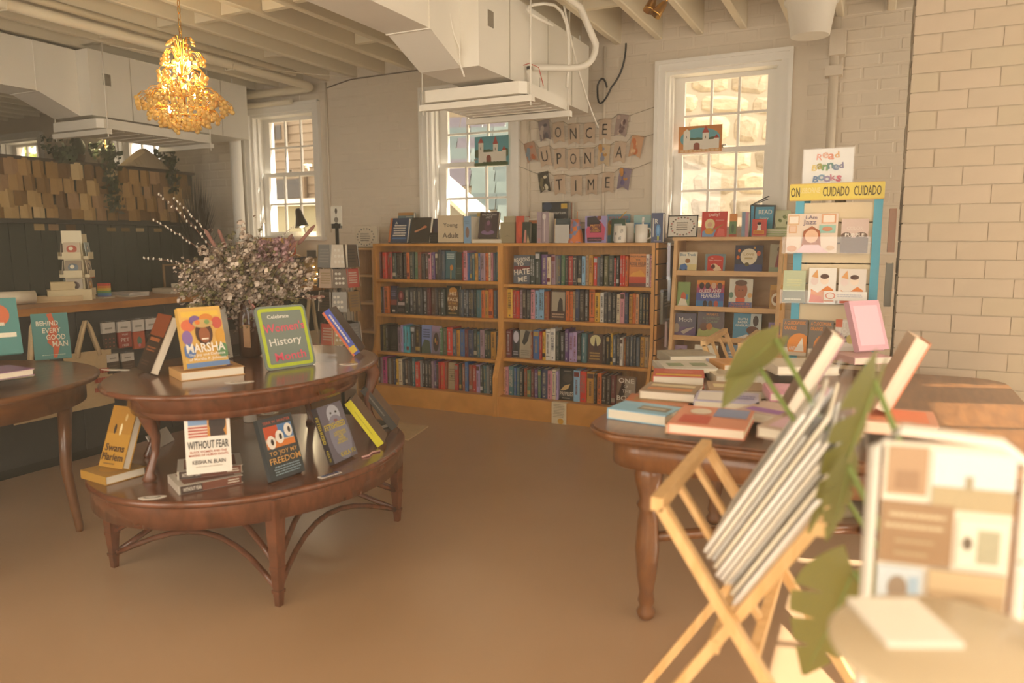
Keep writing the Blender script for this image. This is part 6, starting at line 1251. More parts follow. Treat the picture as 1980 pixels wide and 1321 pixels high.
ivy('long trailing ivy hanging over the hung pages by the brass lamp', at(205, 320, X=PX).y, 1.9655, .5, 240, 1)
ivy('short trailing ivy at the end of the hung pages', at(325, 320, X=PX).y, 1.9655, .3, 150, 2, .08)
ivy('small leafy plant between the far windows', at(120, 310, X=PX).y, 1.9655, .12, 120, 3, .12)
t = thing('dark_leaf_plant', 'dark rounded leaf plant beside the brass lamp', 'plant', (PX-.035, at(160, 315, X=PX).y, 1.9655)); MB().lathe([(.03, 0), (.045, .06), (.04, .06)], K('#4a3a2a', .8), 14).obj('pot', t); MB().ell((0, 0, .12), (.05, .05, .075), K('#26301c', .7), 10, 7).obj('leaf_mass', t)
# brown paper bundle
q0 = at(232, 318, X=PX-.04); q1 = at(310, 318, X=PX-.04)
t = thing('paper_bundle', 'crumpled brown paper bundle lying on top of the partition', 'bundle', (PX-.035, (q0.y+q1.y)/2, 1.9655)); L2 = (q1.y-q0.y)/2; mb = MB(); n, k = 10, 5; vs = []; rr = random.Random(2)
for i in range(n+1):
    for j in range(k+1):
        u, v = -1+2*i/n, -1+2*j/k; hgt = .17*max(0, 1-abs(u-.15)**1.4)*(1-.55*v*v)+rr.uniform(0, .012); vs.append((v*.11, u*L2, hgt if 0 < j < k and 0 < i < n else 0))
fs = [(i*(k+1)+j, (i+1)*(k+1)+j, (i+1)*(k+1)+j+1, i*(k+1)+j+1) for i in range(n) for j in range(k)]
mb.add(vs, fs, M('grey_brown_paper', '#8a7a62', .7, bump=.3, scale=12)); mb.obj('crumpled_paper', t); MB().tube([(-.09, 0, .05), (0, 0, .17), (.09, 0, .05)], .004, K('#5a4a34'), 5).obj('tie', t)
# brass lamp on the partition
lp = at(198, 263, X=PX); lb = at(210, 318, X=PX)
t = thing('brass_lamp', 'slim brass lamp with lit shade on the partition', 'lamp', (PX-.02, lb.y, 1.9655)); MB().lathe([(.03, 0), (.03, .008), (.008, .012)], BRASS, 18).obj('base', t); MB().tube([(0, 0, .01), (0, -.005, .12), (.0, .01, lp.z-1.95), (.0, lp.y-lb.y+.02, lp.z-1.95+.03)], .004, BRASS, 8).obj('arm', t)
MB().lathe([(.07, -.005), (.06, .02), (.02, .035), (.008, .036)], BRASS, 22, (0, lp.y-lb.y, lp.z-1.9655)).obj('shade', t); MB().ell((0, lp.y-lb.y, lp.z-1.9655-.008), (.058, .058, .014), BULB, 14, 6).obj('bulb', t)
ld = bpy.data.lights.new('brass_lamp_glow', 'POINT'); ld.energy = 1.6; ld.color = (1, .7, .36); ld.shadow_soft_size = .04; lo = bpy.data.objects.new('brass_lamp_glow', ld); COL.objects.link(lo); lo.parent = t; lo.location = (0, lp.y-lb.y, lp.z-1.9655-.05)
# column and dried grass
t = thing('iron_column', 'round white painted column beside the left window', 'column', (-5.31, 5.09, 0)); MB().lathe([(.07, 0), (.07, .06), (.052, .08), (.05, ZJ-.12), (.07, ZJ-.1), (.075, ZJ-.002)], WHITE, 20).obj('shaft', t); MB().box(-.1, .1, -.1, .1, 0, .0, WHITE) 
gp = at(405, 450, X=-5.5); t = thing('dried_grass', 'tall dark dried grass sheaf standing before the column', 'plant', (-5.53, gp.y-.1, 0)); MB().lathe([(.07, 0), (.1, .3), (.12, 1.1), (.1, 1.1), (.08, .9)], K('#2c241c', .7), 18).obj('pot', t)
mb = MB(); rr = random.Random(8); DG = [K('#2a2016', .8), K('#3a2e20', .8), K('#1f1810', .8)]
for k in range(260):
    a = rr.uniform(0, 6.28); q = rr.random(); e = Vector((math.cos(a)*.14*q, math.sin(a)*.22*q, rr.uniform(.45, .95)*(1-.2*q))); b0 = Vector((math.cos(a)*.05, math.sin(a)*.05, 1.05)); s = Vector((-math.sin(a), math.cos(a), 0))*.004
    m_ = b0+Vector((e.x*.35, e.y*.35, e.z*.6)); mb.add([b0-s, b0+s, m_+s, m_-s, b0+e], [(0, 1, 2, 3), (3, 2, 4)], DG[k % 3])
mb.obj('grass_blades', t, kind='stuff')

# ------------------------------------------------------------------ things on the counter
# postcard carousel
p = cpos(122, 578); t = thing('card_carousel', 'cream postcard carousel tower on the counter', 'card rack', (p.x, p.y, CZT+.0006), R(40)); CRM = K('#d8cba8', .7)
MB().lathe([(.09, 0), (.09, .012), (.02, .016)], CRM, 20).obj('base', t); MB().box(-.055, .055, -.055, .055, .016, .42, CRM).obj('tower', t)
MB().box(-.058, .058, -.058, -.056, .36, .44, K('#e2d8ba', .7)).obj('header_card', t)
rc = random.Random(6)
for r_ in range(3):
    for s in range(4):
        M4 = Matrix.Rotation(R(90*s), 4, 'Z'); mb = MB(); mb.T = M4; mb.box(-.054, .054, -.085, -.058, .03+.115*r_, .05+.115*r_, CRM); mb.box(-.054, .054, -.087, -.085, .03+.115*r_, .075+.115*r_, CRM); mb.obj('pocket', t)
        mb = MB(); mb.T = M4 @ Matrix.Translation((0, -.072, .052+.115*r_)) @ Matrix.Rotation(R(-6), 4, 'X'); mb.box(-.047, .047, -.004, 0, 0, .085, K(('#b5aa98', '#9a8a74', '#c4b49a', '#a8b0a8')[(r_+s) % 4], .6)); printmesh(mb, [('e', .5, .5, .32, .3, ('#5a4a44', '#c99a4a', '#b5543a', '#6a7a84')[(r_*3+s) % 4]), ('e', .45, .55, .14, .14, '#e0d4b8')], .094, .085, -.004); mb.obj('postcard', t)
def paperstack(label, px, py, n, w, d, c, rz=0, nm='paper_stack', th=.012):
    p = cpos(px, py)
    for i in range(n): book(label % NUM[i], (p.x, p.y, CZT+.0006+i*(th+.0006)), w, d, th, c[i % len(c)], flat=True, rz=R(90+rz+3*(i % 3)), group='booklets lying on the counter', name='booklet', cat='booklet')
paperstack('pale booklet number %s from the bottom of the counter stack beside the kraft sign', 294, 562, 5, .10, .14, ('#dcd2bc', '#e2d8c4'), 5)
paperstack('grey booklet number %s from the bottom of the low counter pile', 255, 564, 3, .12, .16, ('#a89a84', '#b5a890'), 8)
paperstack('lavender booklet number %s from the bottom of the wide counter pile', 200, 570, 3, .16, .2, ('#b0a49c', '#a8a49c'), -4, th=.009)
paperstack('flat leaflet number %s from the bottom before the rainbow cup', 180, 576, 2, .1, .15, ('#d8c8ac',), 12, th=.004)
paperstack('flat leaflet number %s from the bottom at the counter edge', 240, 574, 2, .06, .2, ('#dcd0b8',), 0, th=.004)
p = cpos(162, 574); t = thing('rainbow_cup', 'small rainbow striped card box on the counter', 'box', (p.x, p.y, CZT+.0006), R(30))
for i, c in enumerate(('#6a5aa8', '#4f8ab0', '#6aa05a', '#d9c04a', '#d98a3a', '#c9483a')): MB().box(-.035, .035, -.02, .02, .016*i, .016*i+.0158, K(c)).obj('colour_band', t)
p = cpos(372, 560); t = thing('kraft_sign', 'kraft tent sign with handwriting on the counter', 'sign', (p.x, p.y, CZT+.0006), R(65)); MB().prism([(-.03, 0), (.0, .085), (.03, 0), (.027, 0), (0, .079), (-.027, 0)][::-1], -.085, .085, K('#c9a878', .8), 'x').obj('folded_card', t); q = printmesh(MB(), [('l', .15, .25, .85, .8, 3, '#8a6a44')], .17, .088, 0).obj('handwriting', t); q.matrix_local = Matrix.Translation((0, -.031, 0)) @ Matrix.Rotation(R(-19), 4, 'X')
p = cpos(358, 556); t = thing('card_holder', 'white leaflet holder standing behind the kraft sign', 'card holder', (-4.7, p.y+.02, CZT+.0006), R(60)); MB().box(-.04, .04, -.01, .01, 0, .1, K('#d8d0be', .6)).obj('holder', t); MB().box(-.035, .035, -.013, -.01, .03, .11, K('#e6dfd0', .6)).obj('leaflet', t)
p = cpos(322, 560); t = thing('card_machine', 'small black and silver card reader on the counter', 'card reader', (p.x, p.y, CZT+.0006), R(60)); MB().prism([(-.06, 0), (.06, 0), (.06, .045), (-.06, .02)], -.04, .04, BLACK, 'x').obj('reader_body', t); MB().box(-.03, .03, -.02, .05, .042, .044, STEEL).obj('screen', t)
p = cpos(110, 583); t = thing('woven_tray', 'flat woven tray of cards at the counter edge', 'tray', (p.x, p.y, CZT+.0006), R(70)); MB().box(-.13, .13, -.07, .07, 0, .012, KRAFT).obj('tray_base', t)
for a in ((-.13, .13, -.07, -.06), (-.13, .13, .06, .07), (-.13, -.12, -.06, .06), (.12, .13, -.06, .06)): MB().box(a[0], a[1], a[2], a[3], .0125, .035, KRAFT).obj('rim', t)
p = cpos(25, 590); t = thing('white_roll', 'roll of white paper lying on the counter', 'paper roll', (p.x, p.y+.02, CZT+.0006), R(75)); MB().tube([(-.1, 0, .04), (.1, 0, .04)], .04, K('#d8ccb4', .7), 16).obj('roll', t); MB().tube([(-.101, 0, .04), (.101, 0, .04)], .012, K('#6a5438'), 10).obj('core', t)
p = cpos(60, 575); t = thing('small_flag', 'small orange and white paper flag in a cream block', 'flag', (p.x, p.y+.05, CZT+.0006), R(60)); MB().box(-.05, .05, -.03, .03, 0, .05, K('#cbb894', .7)).obj('block', t); MB().tube([(0, 0, .05), (0, 0, .22)], .003, K('#d8c8a4'), 6).obj('stick', t); MB().prism([(.003, .13), (.06, .14), (.003, .2)], -.001, .001, K('#c9663a', .7), 'y').obj('flag_cloth', t)
p = cpos(5, 578); t = thing('cream_box', 'stepped cream cardboard box by the register', 'box', (p.x, p.y+.1, CZT+.0006), R(60)); MB().box(-.12, .12, -.08, .08, 0, .07, K('#d8c8a0', .8)).obj('lower_box', t); MB().box(-.1, .03, -.06, .06, .0705, .12, K('#cbb88e', .8)).obj('upper_box', t)
# framed chalk drawing leaning behind the counter
p = at(329, 545, X=-5.0); t = thing('framed_chalk_sign', 'wood framed dark chalk drawing standing behind the counter', 'framed sign', (-4.83, p.y, CZT+.0006), R(80), None, None); w, hh = .34, .2
mb = MB()
for a in ((-w/2, w/2, 0, .012), (-w/2, w/2, hh-.012, hh), (-w/2, -w/2+.012, .012, hh-.012), (w/2-.012, w/2, .012, hh-.012)): mb.box(a[0], a[1], 0, .015, a[2], a[3], K('#8a6a40', .6))
mb.obj('frame', t); MB().box(-w/2+.012, w/2-.012, .005, .012, .012, hh-.012, K('#2e2a22', .7)).obj('slate', t); printmesh(MB(), [('e', .35, .5, .14, .2, '#4a4438'), ('e', .6, .45, .18, .16, '#454034')], w, hh, .005).obj('chalk_drawing', t)
# tea display
p = cpos(600, 552); td = thing('box_display', 'stepped yellow wooden display of small patterned boxes', 'display stand', (CX-.26, p.y-.06, CZT+.0006), R(90)); YW = woodmat('honey_pine', '#d9a84e', '#c4923e', .5)
MB().prism([(-.11, 0), (.13, 0), (.13, .40), (.09, .40), (.06, .26), (.0, .25), (-.0, .15), (-.05, .14), (-.05, .05), (-.11, .04)], -.2, -.185, YW, 'x').obj('side', td); MB().prism([(-.11, 0), (.13, 0), (.13, .40), (.09, .40), (.06, .26), (.0, .25), (-.0, .15), (-.05, .14), (-.05, .05), (-.11, .04)], .185, .2, YW, 'x').obj('side', td)
for y0_, y1_, z in ((-.11, -.05, .035), (-.055, .0, .135), (-.005, .06, .24)): MB().box(-.185, .185, y0_, y1_, z, z+.01, YW).obj('step', td)
MB().box(-.185, .185, .1, .11, .0, .40, YW).obj('back', td); hd = MB().box(-.16, .16, .07, .08, .31, .40, K('#d9b565', .7)).obj('header_panel', td); printmesh(MB(), [('l', .35, .3, .65, .75, 1, '#8a5f2a')], .32, .09, .07).obj('header_lettering', hd, (0, 0, .31))
BXC = (('#e8e2d4', 'white'), ('#2a2826', 'black'), ('#d0603a', 'orange'), ('#c9402e', 'red'), ('#26382e', 'dark green'), ('#1f2a3a', 'navy'), ('#e0d8c8', 'ivory'), ('#3a3836', 'charcoal'), ('#d9907a', 'salmon'))
k = 0
for r_, (yy, z) in enumerate(((.035, .2505), (-.025, .1455), (-.082, .0455))):
    for i in range(3):
        c, n_ = BXC[k]; k += 1; lx = -.12+.115*i+(.0 if r_ else .0)
        o = thing('small_box', '%s patterned box on the %s step of the yellow display' % (n_, ('upper', 'middle', 'lower')[r_]), 'box', (0, 0, 0), 0, 'small boxes in the yellow display')
        o.matrix_world = Matrix.Translation((CX-.26, p.y-.06, CZT+.0006)) @ Matrix.Rotation(R(90), 4, 'Z') @ Matrix.Translation((lx, yy, z+.0005))
        MB().box(-.05, .05, -.02, .02, 0, .085, K(c, .5)).obj('box_body', o); printmesh(MB(), [('r', .25, .3, .75, .85, '#ece4d2'), ('l', .32, .46, .68, .68, 1, '#4a3a2c'), ('e', .12, .2, .08, .12, '#d9a04a'), ('e', .88, .25, .08, .12, '#c95a44')], .1, .085, -.02).obj('box_label', o)
# desk lamp
p = cpos(585, 545); t = thing('desk_lamp', 'black clip desk lamp with lit bulb in front of the window', 'lamp', (CX-.5, p.y+.02, CZT+.0006)); hz = at(582, 430, X=CX-.42); MB().lathe([(.05, 0), (.05, .015), (.01, .02)], BLACK, 20).obj('base', t); dz = hz.z-CZT; dy = hz.y-(p.y+.02)
MB().tube([(0, 0, .015), (.02, .12, .2), (.06, dy+.04, dz)], .006, BLACK, 8).obj('arm', t)
hd = Matrix.Translation((.08, dy, dz)) @ Matrix.Rotation(R(-14), 4, 'Y'); mb = MB(); mb.T = hd; mb.lathe([(.062, -.04), (.06, -.035), (.036, .05), (.03, .1), (.02, .125), (.015, .125), (.028, .05), (.056, -.036)], BLACK, 22); mb.obj('shade', t); mb = MB(); mb.T = hd; mb.ell((0, 0, -.02), (.034, .034, .026), BULB, 12, 8); mb.obj('bulb', t)
ld = bpy.data.lights.new('desk_lamp_glow', 'POINT'); ld.energy = 1.5; ld.color = (1, .75, .42); ld.shadow_soft_size = .03; lo = bpy.data.objects.new('desk_lamp_glow', ld); COL.objects.link(lo); lo.parent = t; lo.location = (.08, dy, dz-.07)
# small card and tilted picture by the window
p = at(656, 440, X=CX-.35); t = thing('small_picture', 'small tilted dark photo card beside the desk lamp', 'card', (CX-.3, at(601, 455, X=CX-.3).y, CZT+.0006), R(80)); MB().box(-.05, .05, 0, .003, .2, .29, K('#4a4640', .5)).obj('photo', t); MB().tube([(0, .002, 0), (0, .002, .2)], .003, STEEL, 6).obj('stand', t); MB().lathe([(.03, 0), (.03, .006)], STEEL, 14).obj('base', t)
# lit shadow box at the counter end
q = at(690, 545, X=CX-.1); t = thing('light_box', 'black framed shadow box with tiny lights at the counter end', 'light box', (CX-.12, 4.97, CZT+.0006), R(60)); 
mb = MB(); w, hh = .17, .24
for a in ((-w/2, w/2, 0, .01), (-w/2, w/2, hh-.01, hh), (-w/2, -w/2+.01, .01, hh-.01), (w/2-.01, w/2, .01, hh-.01)): mb.box(a[0], a[1], -.02, .02, a[2], a[3], BLACK)
mb.obj('frame', t); MB().box(-w/2+.01, w/2-.01, .01, .014, .01, hh-.01, K('#8a6a34', .7)).obj('backing', t)
for i, (a, b) in enumerate(((.02, .15), (.05, .09), (-.02, .05), (.0, .05), (.03, .05))): MB().ell((a, 0, b), .005, BULB, 8, 6).obj('fairy_bulb', t)
MB().tube([(.02, .004, .15), (-.01, .004, .1), (.05, .004, .09), (-.02, .004, .05)], .0015, BLACK, 5).obj('wire', t)

# ------------------------------------------------------------------ bags and socks hung on the counter front
def tote(label, px0, px1, pyt, pyb, hx, hy, prints, off=.012, col=None):
    a, b = at(px0, pyt, X=FX+off), at(px1, pyt, X=FX+off); zt_, zb_ = at((px0+px1)/2, pyt, X=FX+off).z, at((px0+px1)/2, pyb, X=FX+off).z; yc = (a.y+b.y)/2; w = max(.3, b.y-a.y); h = zt_-zb_
    t = thing('tote_bag', label, 'tote bag', (FX+off+.01, yc, zb_), R(90), 'canvas totes on the counter front'); m_ = col or KRAFT
    mb = MB(); n = 8; vs = []
    for j in range(n+1):
        for i in range(n+1):
            u, v = -1+2*i/n, j/n; vs.append((u*w/2, -.012*(1-u*u)*(1-.4*v)-.003*math.sin(5*u+3*v), v*h))
    mb.add(vs, [(j*(n+1)+i, j*(n+1)+i+1, (j+1)*(n+1)+i+1, (j+1)*(n+1)+i) for j in range(n) for i in range(n)], m_, True); mb.box(-w/2, w/2, .001, .006, 0, h, m_); mb.obj('bag_body', t)
    hz_ = at(hx, hy, X=FX+off).z-zb_
    for y_ in (-.008, .006):
        for s in (-1, 1): MB().tube([(s*.07, y_, h-.03), (s*.06, y_, h+.02), (s*.02, y_-.004, hz_-.04), (0, y_, hz_)], [.012, .012, .011, .01], m_, 6).obj('handle', t)
    MB().tube([(0, .03, hz_-.012), (0, -.02, hz_-.012), (0, -.026, hz_)], .004, STEEL, 6).obj('hook', t)
    if prints: printmesh(MB(), prints, w*.9, h*.9, -.0175).obj('bag_print', t)
tote('canvas tote with red berry wreath print hung lowest on the counter', 18, 130, 745, 812, 60, 620, [('e', .3, .7, .05, .12, '#8a8a7a'), ('e', .42, .66, .04, .1, '#b59a8a'), ('e', .62, .74, .09, .17, '#b5452e'), ('e', .75, .82, .05, .1, '#8a9080'), ('e', .2, .6, .05, .1, '#9a9a86'), ('e', .52, .6, .03, .08, '#b5654e')], .03)
tote('canvas tote with red script lettering hung beside the sock packets', 128, 205, 680, 790, 150, 622, [('l', .55, .25, .97, .8, 3, '#b0402e')], .012)
tote('canvas tote hung behind the floral book', 400, 455, 650, 740, 428, 590, [], .012)
tote('canvas tote with faint flower print hung near the wire spinner', 578, 622, 640, 720, 600, 572, [('e', .5, .6, .2, .2, '#c99a8a')], .012)
def socks(label, px0, px1, pyt, pyb, col, pr, off=.02):
    yc = at((px0+px1)/2, (pyt+pyb)/2, X=FX+off).y; w = max(.06, at(px1, pyt, X=FX+off).y-at(px0, pyt, X=FX+off).y); zt_, zb_ = at((px0+px1)/2, pyt, X=FX+off).z, at((px0+px1)/2, pyb, X=FX+off).z; h = zt_-zb_
    t = thing('sock_packet', label, 'packet', (FX+off, yc, zb_), R(90), 'sock packets on the counter front'); MB().box(-w/2, w/2, -.008, .008, 0, h*.55, K(col, .8)).obj('socks', t); MB().box(-w/2, w/2, -.009, .009, h*.56, h*.93, K('#dcd6cc', .7)).obj('header_card', t)
    printmesh(MB(), pr, w, h*.55, -.008).obj('sock_pattern', t); printmesh(MB(), [('l', .2, .3, .8, .6, 1, '#8a8478')], w, h*.4, -.009).obj('card_print', t, (0, 0, h*.55)); MB().box(-w/2-.003, w/2+.003, -.0105, .0105, -.004, h, CELLO).obj('plastic_sleeve', t)
    MB().tube([(0, off-.005, h*.97), (0, -.03, h*.97)], .003, STEEL, 6).obj('peg_hook', t)
dots = [('e', .2+.3*(i % 3), .15+.25*(i//3), .06, .04, '#c9604a') for i in range(9)]
socks('black dotted socks in a clear packet beside the canvas tote', 197, 222, 620, 675, '#2a2622', dots)
socks('red socks lettered PET in a clear packet', 227, 252, 618, 672, '#a8301f', [('t', 'WAI', .5, .85, .14, '#e2d8c8', .6), ('t', 'PET', .5, .5, .24, '#ece4d4', .8), ('t', 'FREE', .5, .15, .14, '#e2d8c8', .7)])
socks('orange socks with teal cactus in a clear packet', 256, 278, 614, 674, '#c9562e', [('e', .5, .45, .2, .25, '#4f8a7a'), ('e', .5, .2, .12, .1, '#d97a8a')])
socks('dark socks in a clear packet behind the leaning dark book', 281, 303, 612, 668, '#3a3230', [('l', .1, .1, .9, .8, 4, '#6a5f58')])
socks('grey socks in a clear packet near the floral book', 309, 329, 608, 664, '#6a6a70', [('l', .1, .1, .9, .8, 4, '#8a8a90')])
socks('navy socks in a clear packet under the black dotted pair', 206, 228, 682, 722, '#33302e', [('l', .1, .1, .9, .8, 3, '#5a544e')])
socks('brown socks in a clear packet under the red pair', 235, 258, 680, 720, '#4a3a32', [('l', .1, .1, .9, .8, 3, '#6a5a50')])

# ================================================================== WIRE CARD SPINNER
cs = thing('wire_card_spinner', 'black wire card spinner rack beside the narrow shelf', 'card rack', (-3.66, 4.46, 0)); 
MB().lathe([(.17, 0), (.17, .012), (.03, .02), (.014, .03)], BLACK, 24).obj('base', cs); MB().tube([(0, 0, .02), (0, 0, 1.46)], .014, BLACK, 10).obj('pole', cs)
hz_ = at(671, 398, Y=4.46).z; MB().box(-.05, .05, -.004, .004, 1.44, hz_, K('#e2dccd', .6)).obj('header_card', cs); MB().box(-.04, .04, -.012, .012, 1.42, 1.455, BLACK).obj('header_clip', cs); printmesh(MB(), [('e', .5, .75, .12, .14, '#5a524a'), ('e', .5, .3, .2, .14, '#8a8276'), ('r', .48, .42, .52, .62, '#6a6258')], .1, hz_-1.44, -.004).obj('header_print', cs, (0, 0, 1.44))
for z in (1.28, .98, .70, .42):
    for r_ in (.13,): MB().tube([(r_*math.cos(2*math.pi*i/24), r_*math.sin(2*math.pi*i/24), z) for i in range(24)], .0025, BLACK, 5, closed=True).obj('ring', cs)
    for a in range(0, 360, 60): MB().tube([(0, 0, z), (.13*math.cos(R(a)), .13*math.sin(R(a)), z)], .0025, BLACK, 5).obj('spoke', cs)
for a in range(0, 360, 30): MB().tube([(.13*math.cos(R(a)), .13*math.sin(R(a)), .4), (.13*math.cos(R(a)), .13*math.sin(R(a)), 1.29)], .002, BLACK, 5).obj('wire', cs)
rcd = random.Random(12); CC = ['#c9584a', '#b59a6a', '#8a8a88', '#d8ccb8', '#5a4a3a', '#a8a49c', '#9a7a4a', '#2a2826', '#d8c0a8', '#7a6a5a']
k = 0
for z, hh in ((1.13, .17), (.98, .14), (.80, .15), (.55, .16), (.40, .2)):
    for a in (-150, -95, -50, -5, 60, 120):
        k += 1; an = R(a+rcd.uniform(-6, 6)); w = .125
        o = thing('greeting_card', '%s card %s on the %s tier of the wire spinner' % (('red', 'tan', 'grey', 'cream', 'brown', 'silver', 'ochre', 'black floral', 'blush', 'taupe')[k % 10], ('facing the counter', 'facing the shelves')[abs(a) < 90], {1.13: 'top', .98: 'second', .8: 'middle', .55: 'fourth', .4: 'lowest'}[z]), 'card', (0, 0, 0), 0, 'cards in the wire spinner')
        o.matrix_world = Matrix.Translation((-3.66, 4.46, z)) @ Matrix.Rotation(an, 4, 'Z') @ Matrix.Translation((.145, 0, 0)) @ Matrix.Rotation(R(90), 4, 'Z') @ Matrix.Rotation(R(-5), 4, 'X')
        c = CC[k % 10]; MB().box(-w/2, w/2, -.006, .0, 0, hh, K(c, .45, .2)).obj('card', o)
        pr = [('l', .12, .2, .88, .85, 5, CC[(k+3) % 10])] if k % 3 else [('e', .3+.2*(i % 3), .25+.25*(i//3), .08, .07, '#e6dfd0') for i in range(8)]
        printmesh(MB(), pr, w, hh, -.006).obj('card_print', o)

# floor mat
mp = [at(*q, Z=0) for q in ((790, 852), (828, 826), (770, 818), (700, 840))]
tag(MB().prism([(q.x, q.y) for q in mp][::-1], 0.0002, .006, M('pale_floor_mat', '#c9ac80', .9, noise=.08, scale=30)).obj('floor_mat'), 'pale floor mat corner showing beyond the oval tables', 'mat')
# ================================================================== BOOK SPINNER WITH BLUE POSTS
sy = 3.92; sxc = (at(1545, 500, Y=sy-.16).x+at(1690, 500, Y=sy-.16).x)/2
SPB = M('spinner_blue', '#58aec8', .5); SPC = M('spinner_cream', '#e6d2ae', .6)
sp = thing('book_spinner', 'tall book spinner with sky blue posts and clear pockets', 'book rack', (sxc, sy, 0)); hw = .165; top = at(1600, 356, Y=sy-.16).z
MB().lathe([(.21, 0), (.21, .03), (.06, .05), (.05, .12)], K('#c4b494', .6), 28).obj('base', sp); MB().tube([(0, 0, .05), (0, 0, top-.02)], .025, SPC, 12).obj('spindle', sp)
for sx_ in (-1, 1):
    for sy_ in (-1, 1): MB().box(sx_*hw-.018, sx_*hw+.018, sy_*hw-.018, sy_*hw+.018, .14, top-.03, SPB).obj('post', sp)
for s in range(4):
    M4 = Matrix.Rotation(R(90*s), 4, 'Z'); z = .18
    while z < top-.1:
        mb = MB(); mb.T = M4; mb.box(-hw+.018, hw-.018, -hw-.004, -hw+.006, z, z+.088, SPC); mb.obj('slat', sp); z += .094
MB().box(-hw-.018, hw+.018, -hw-.018, hw+.018, top-.03, top-.018, SPC).obj('top_plate', sp)
# header with caution tape
tz0, tz1 = at(1615, 385, Y=sy-.19).z, at(1615, 355, Y=sy-.19).z
hx0, hx1 = at(1528, 370, Y=sy-.19).x-sxc, at(1710, 370, Y=sy-.19).x-sxc
MB().box(hx0, hx1, -.19, -.186, tz0-.005, tz1+.004, K('#d9b765', .6)).obj('header_board', sp)
q = MB().box(hx0-.002, hx1+.002, -.1925, -.1905, tz0, tz1, K('#e6cf5a', .45)).obj('caution_tape', sp); w = hx1-hx0; printmesh(MB(), [('t', 'ON', .06, .5, .62, '#3a3320', .1, .01, 'fit'), ('t', 'USBORNE', .22, .6, .36, '#efe0a0', .22, .01), ('t', 'CUIDADO', .50, .5, .62, '#5a4c2c', .28, .01, 'fit'), ('t', 'CUIDADO', .83, .5, .62, '#5a4c2c', .28, .01, 'fit')], w, tz1-tz0, 0).obj('tape_lettering', sp, ((hx0+hx1)/2, -.1926, tz0))
# banned books sign
a, b = at(1552, 350, Y=sy-.1), at(1648, 350, Y=sy-.1); w = b.x-a.x; z1 = at(1600, 288, Y=sy-.1).z; hh = z1-(top-.018)
t = thing('banned_books_sign', 'white sign with colourful letters Read Banned Books on the spinner', 'sign', ((a.x+b.x)/2, sy-.1, top-.0175)); MB().box(-w/2, w/2, 0, .004, 0, hh, K('#e9e4da', .5)).obj('card', t); MB().box(-w/2, w/2, .004, .06, 0, .003, ACRYL).obj('foot', t); MB().box(-w/2-.004, w/2+.004, -.003, -.0015, 0, hh+.004, ACRYL).obj('acrylic_front', t)
def rainbow(txt, v, cols, hgt, span):
    n = len(txt); return [('t', c, .5-span/2+span*(i+.5)/n, v+.02*((i % 2)*2-1), hgt, cols[i % len(cols)], .2, .03, (-8, 6, -5, 8)[i % 4]) for i, c in enumerate(txt)]
vb = (at(1600, 357, Y=sy-.1).z-(top-.0175))/hh
printmesh(MB(), rainbow('Read', vb+(1-vb)*.8, ('#e08a64', '#e0a074', '#e08a64', '#e0a85a'), .17*(1-vb), .46)+rainbow('Banned', vb+(1-vb)*.5, ('#e2c45a', '#c9c06a', '#8fb07a', '#7a9a94', '#8a9ab0', '#9a94b0'), .17*(1-vb), .64)+rainbow('Books', vb+(1-vb)*.18, ('#7a94b8', '#8aa8c0', '#a89ab8', '#d08a98', '#d8788a'), .18*(1-vb), .58), w, hh, 0).obj('sign_lettering', t)
# pockets and the books in them
GS = 'books in the spinner pockets'
def pocket(px0, px1, pyb, pyt, yy):
    a, b = at(px0, pyb, Y=yy).x, at(px1, pyb, Y=yy).x; zb_, zt_ = at((px0+px1)/2, pyb, Y=yy).z, at((px0+px1)/2, pyt, Y=yy).z
    mb = MB(); x0, x1 = a-sxc, b-sxc; y_ = yy-sy
    MB().box(x0, x1, y_-.003, y_, zb_, zt_, ACRYL).obj('pocket_front', sp); MB().box(x0, x1, y_, -hw-.004, zb_-.003, zb_, ACRYL).obj('pocket_shelf', sp)
    for x in (x0, x1): MB().box(x-.0015, x+.0015, y_, -hw-.004, zb_, zt_, ACRYL).obj('pocket_side', sp)
    return zb_
yk = sy-hw-.06
z = pocket(1512, 1682, 490, 458, yk)
def sbk(label, px0, px1, pyt, pyb, z, cov, pr, t=.012, dy=.008, lean=8): return pbook(label, px0, px1, pyt, yk+dy, z, cov, pr, t=t, lean=R(lean), pyb=pyb, group=GS)
sbk('large picture book with a red haired girl on its cover', 1519, 1617, 414, 488, z, '#e8d4c0', [('r', .02, .72, .24, .96, '#e0b88a'), ('r', .04, .75, .22, .93, '#f0e6d8'), ('r', .04, .5, .2, .7, '#e0b48a'), ('r', .06, .53, .18, .68, '#e8c8b0'), ('r', .68, .74, .96, .98, '#e0a880'), ('r', .71, .77, .93, .95, '#f0e4d4'), ('r', .64, .5, .96, .7, '#9ac4b4'), ('e', .8, .6, .1, .06, '#c98a6a'), ('p', [(.3, .05), (.7, .05), (.66, .55), (.5, .68), (.34, .55)], '#a8623e'), ('e', .5, .42, .13, .17, '#e8bc9a'), ('p', [(.2, 0), (.85, 0), (.65, .2), (.35, .2)], '#e6c4c8'), ('t', 'I Am', .48, .9, .09, '#8a7a8a', .26), ('t', 'Jazz', .45, .76, .16, '#8a7a8a', .38), ('e', .12, .1, .1, .08, '#d9a07a'), ('e', .88, .12, .08, .06, '#d9b48a')])
sbk('rose and brown novel lettered PURPLE in the spinner', 1624, 1677, 424, 488, z, '#d8c0b4', [('r', 0, 0, 1, .45, '#6a5446'), ('e', .2, .5, .2, .1, '#6a5446'), ('e', .75, .5, .22, .1, '#6a5446'), ('t', 'COLOR', .5, .72, .1, '#e6d8cc', .6), ('t', 'PURPLE', .5, .52, .1, '#efe6da', .86, .02)])
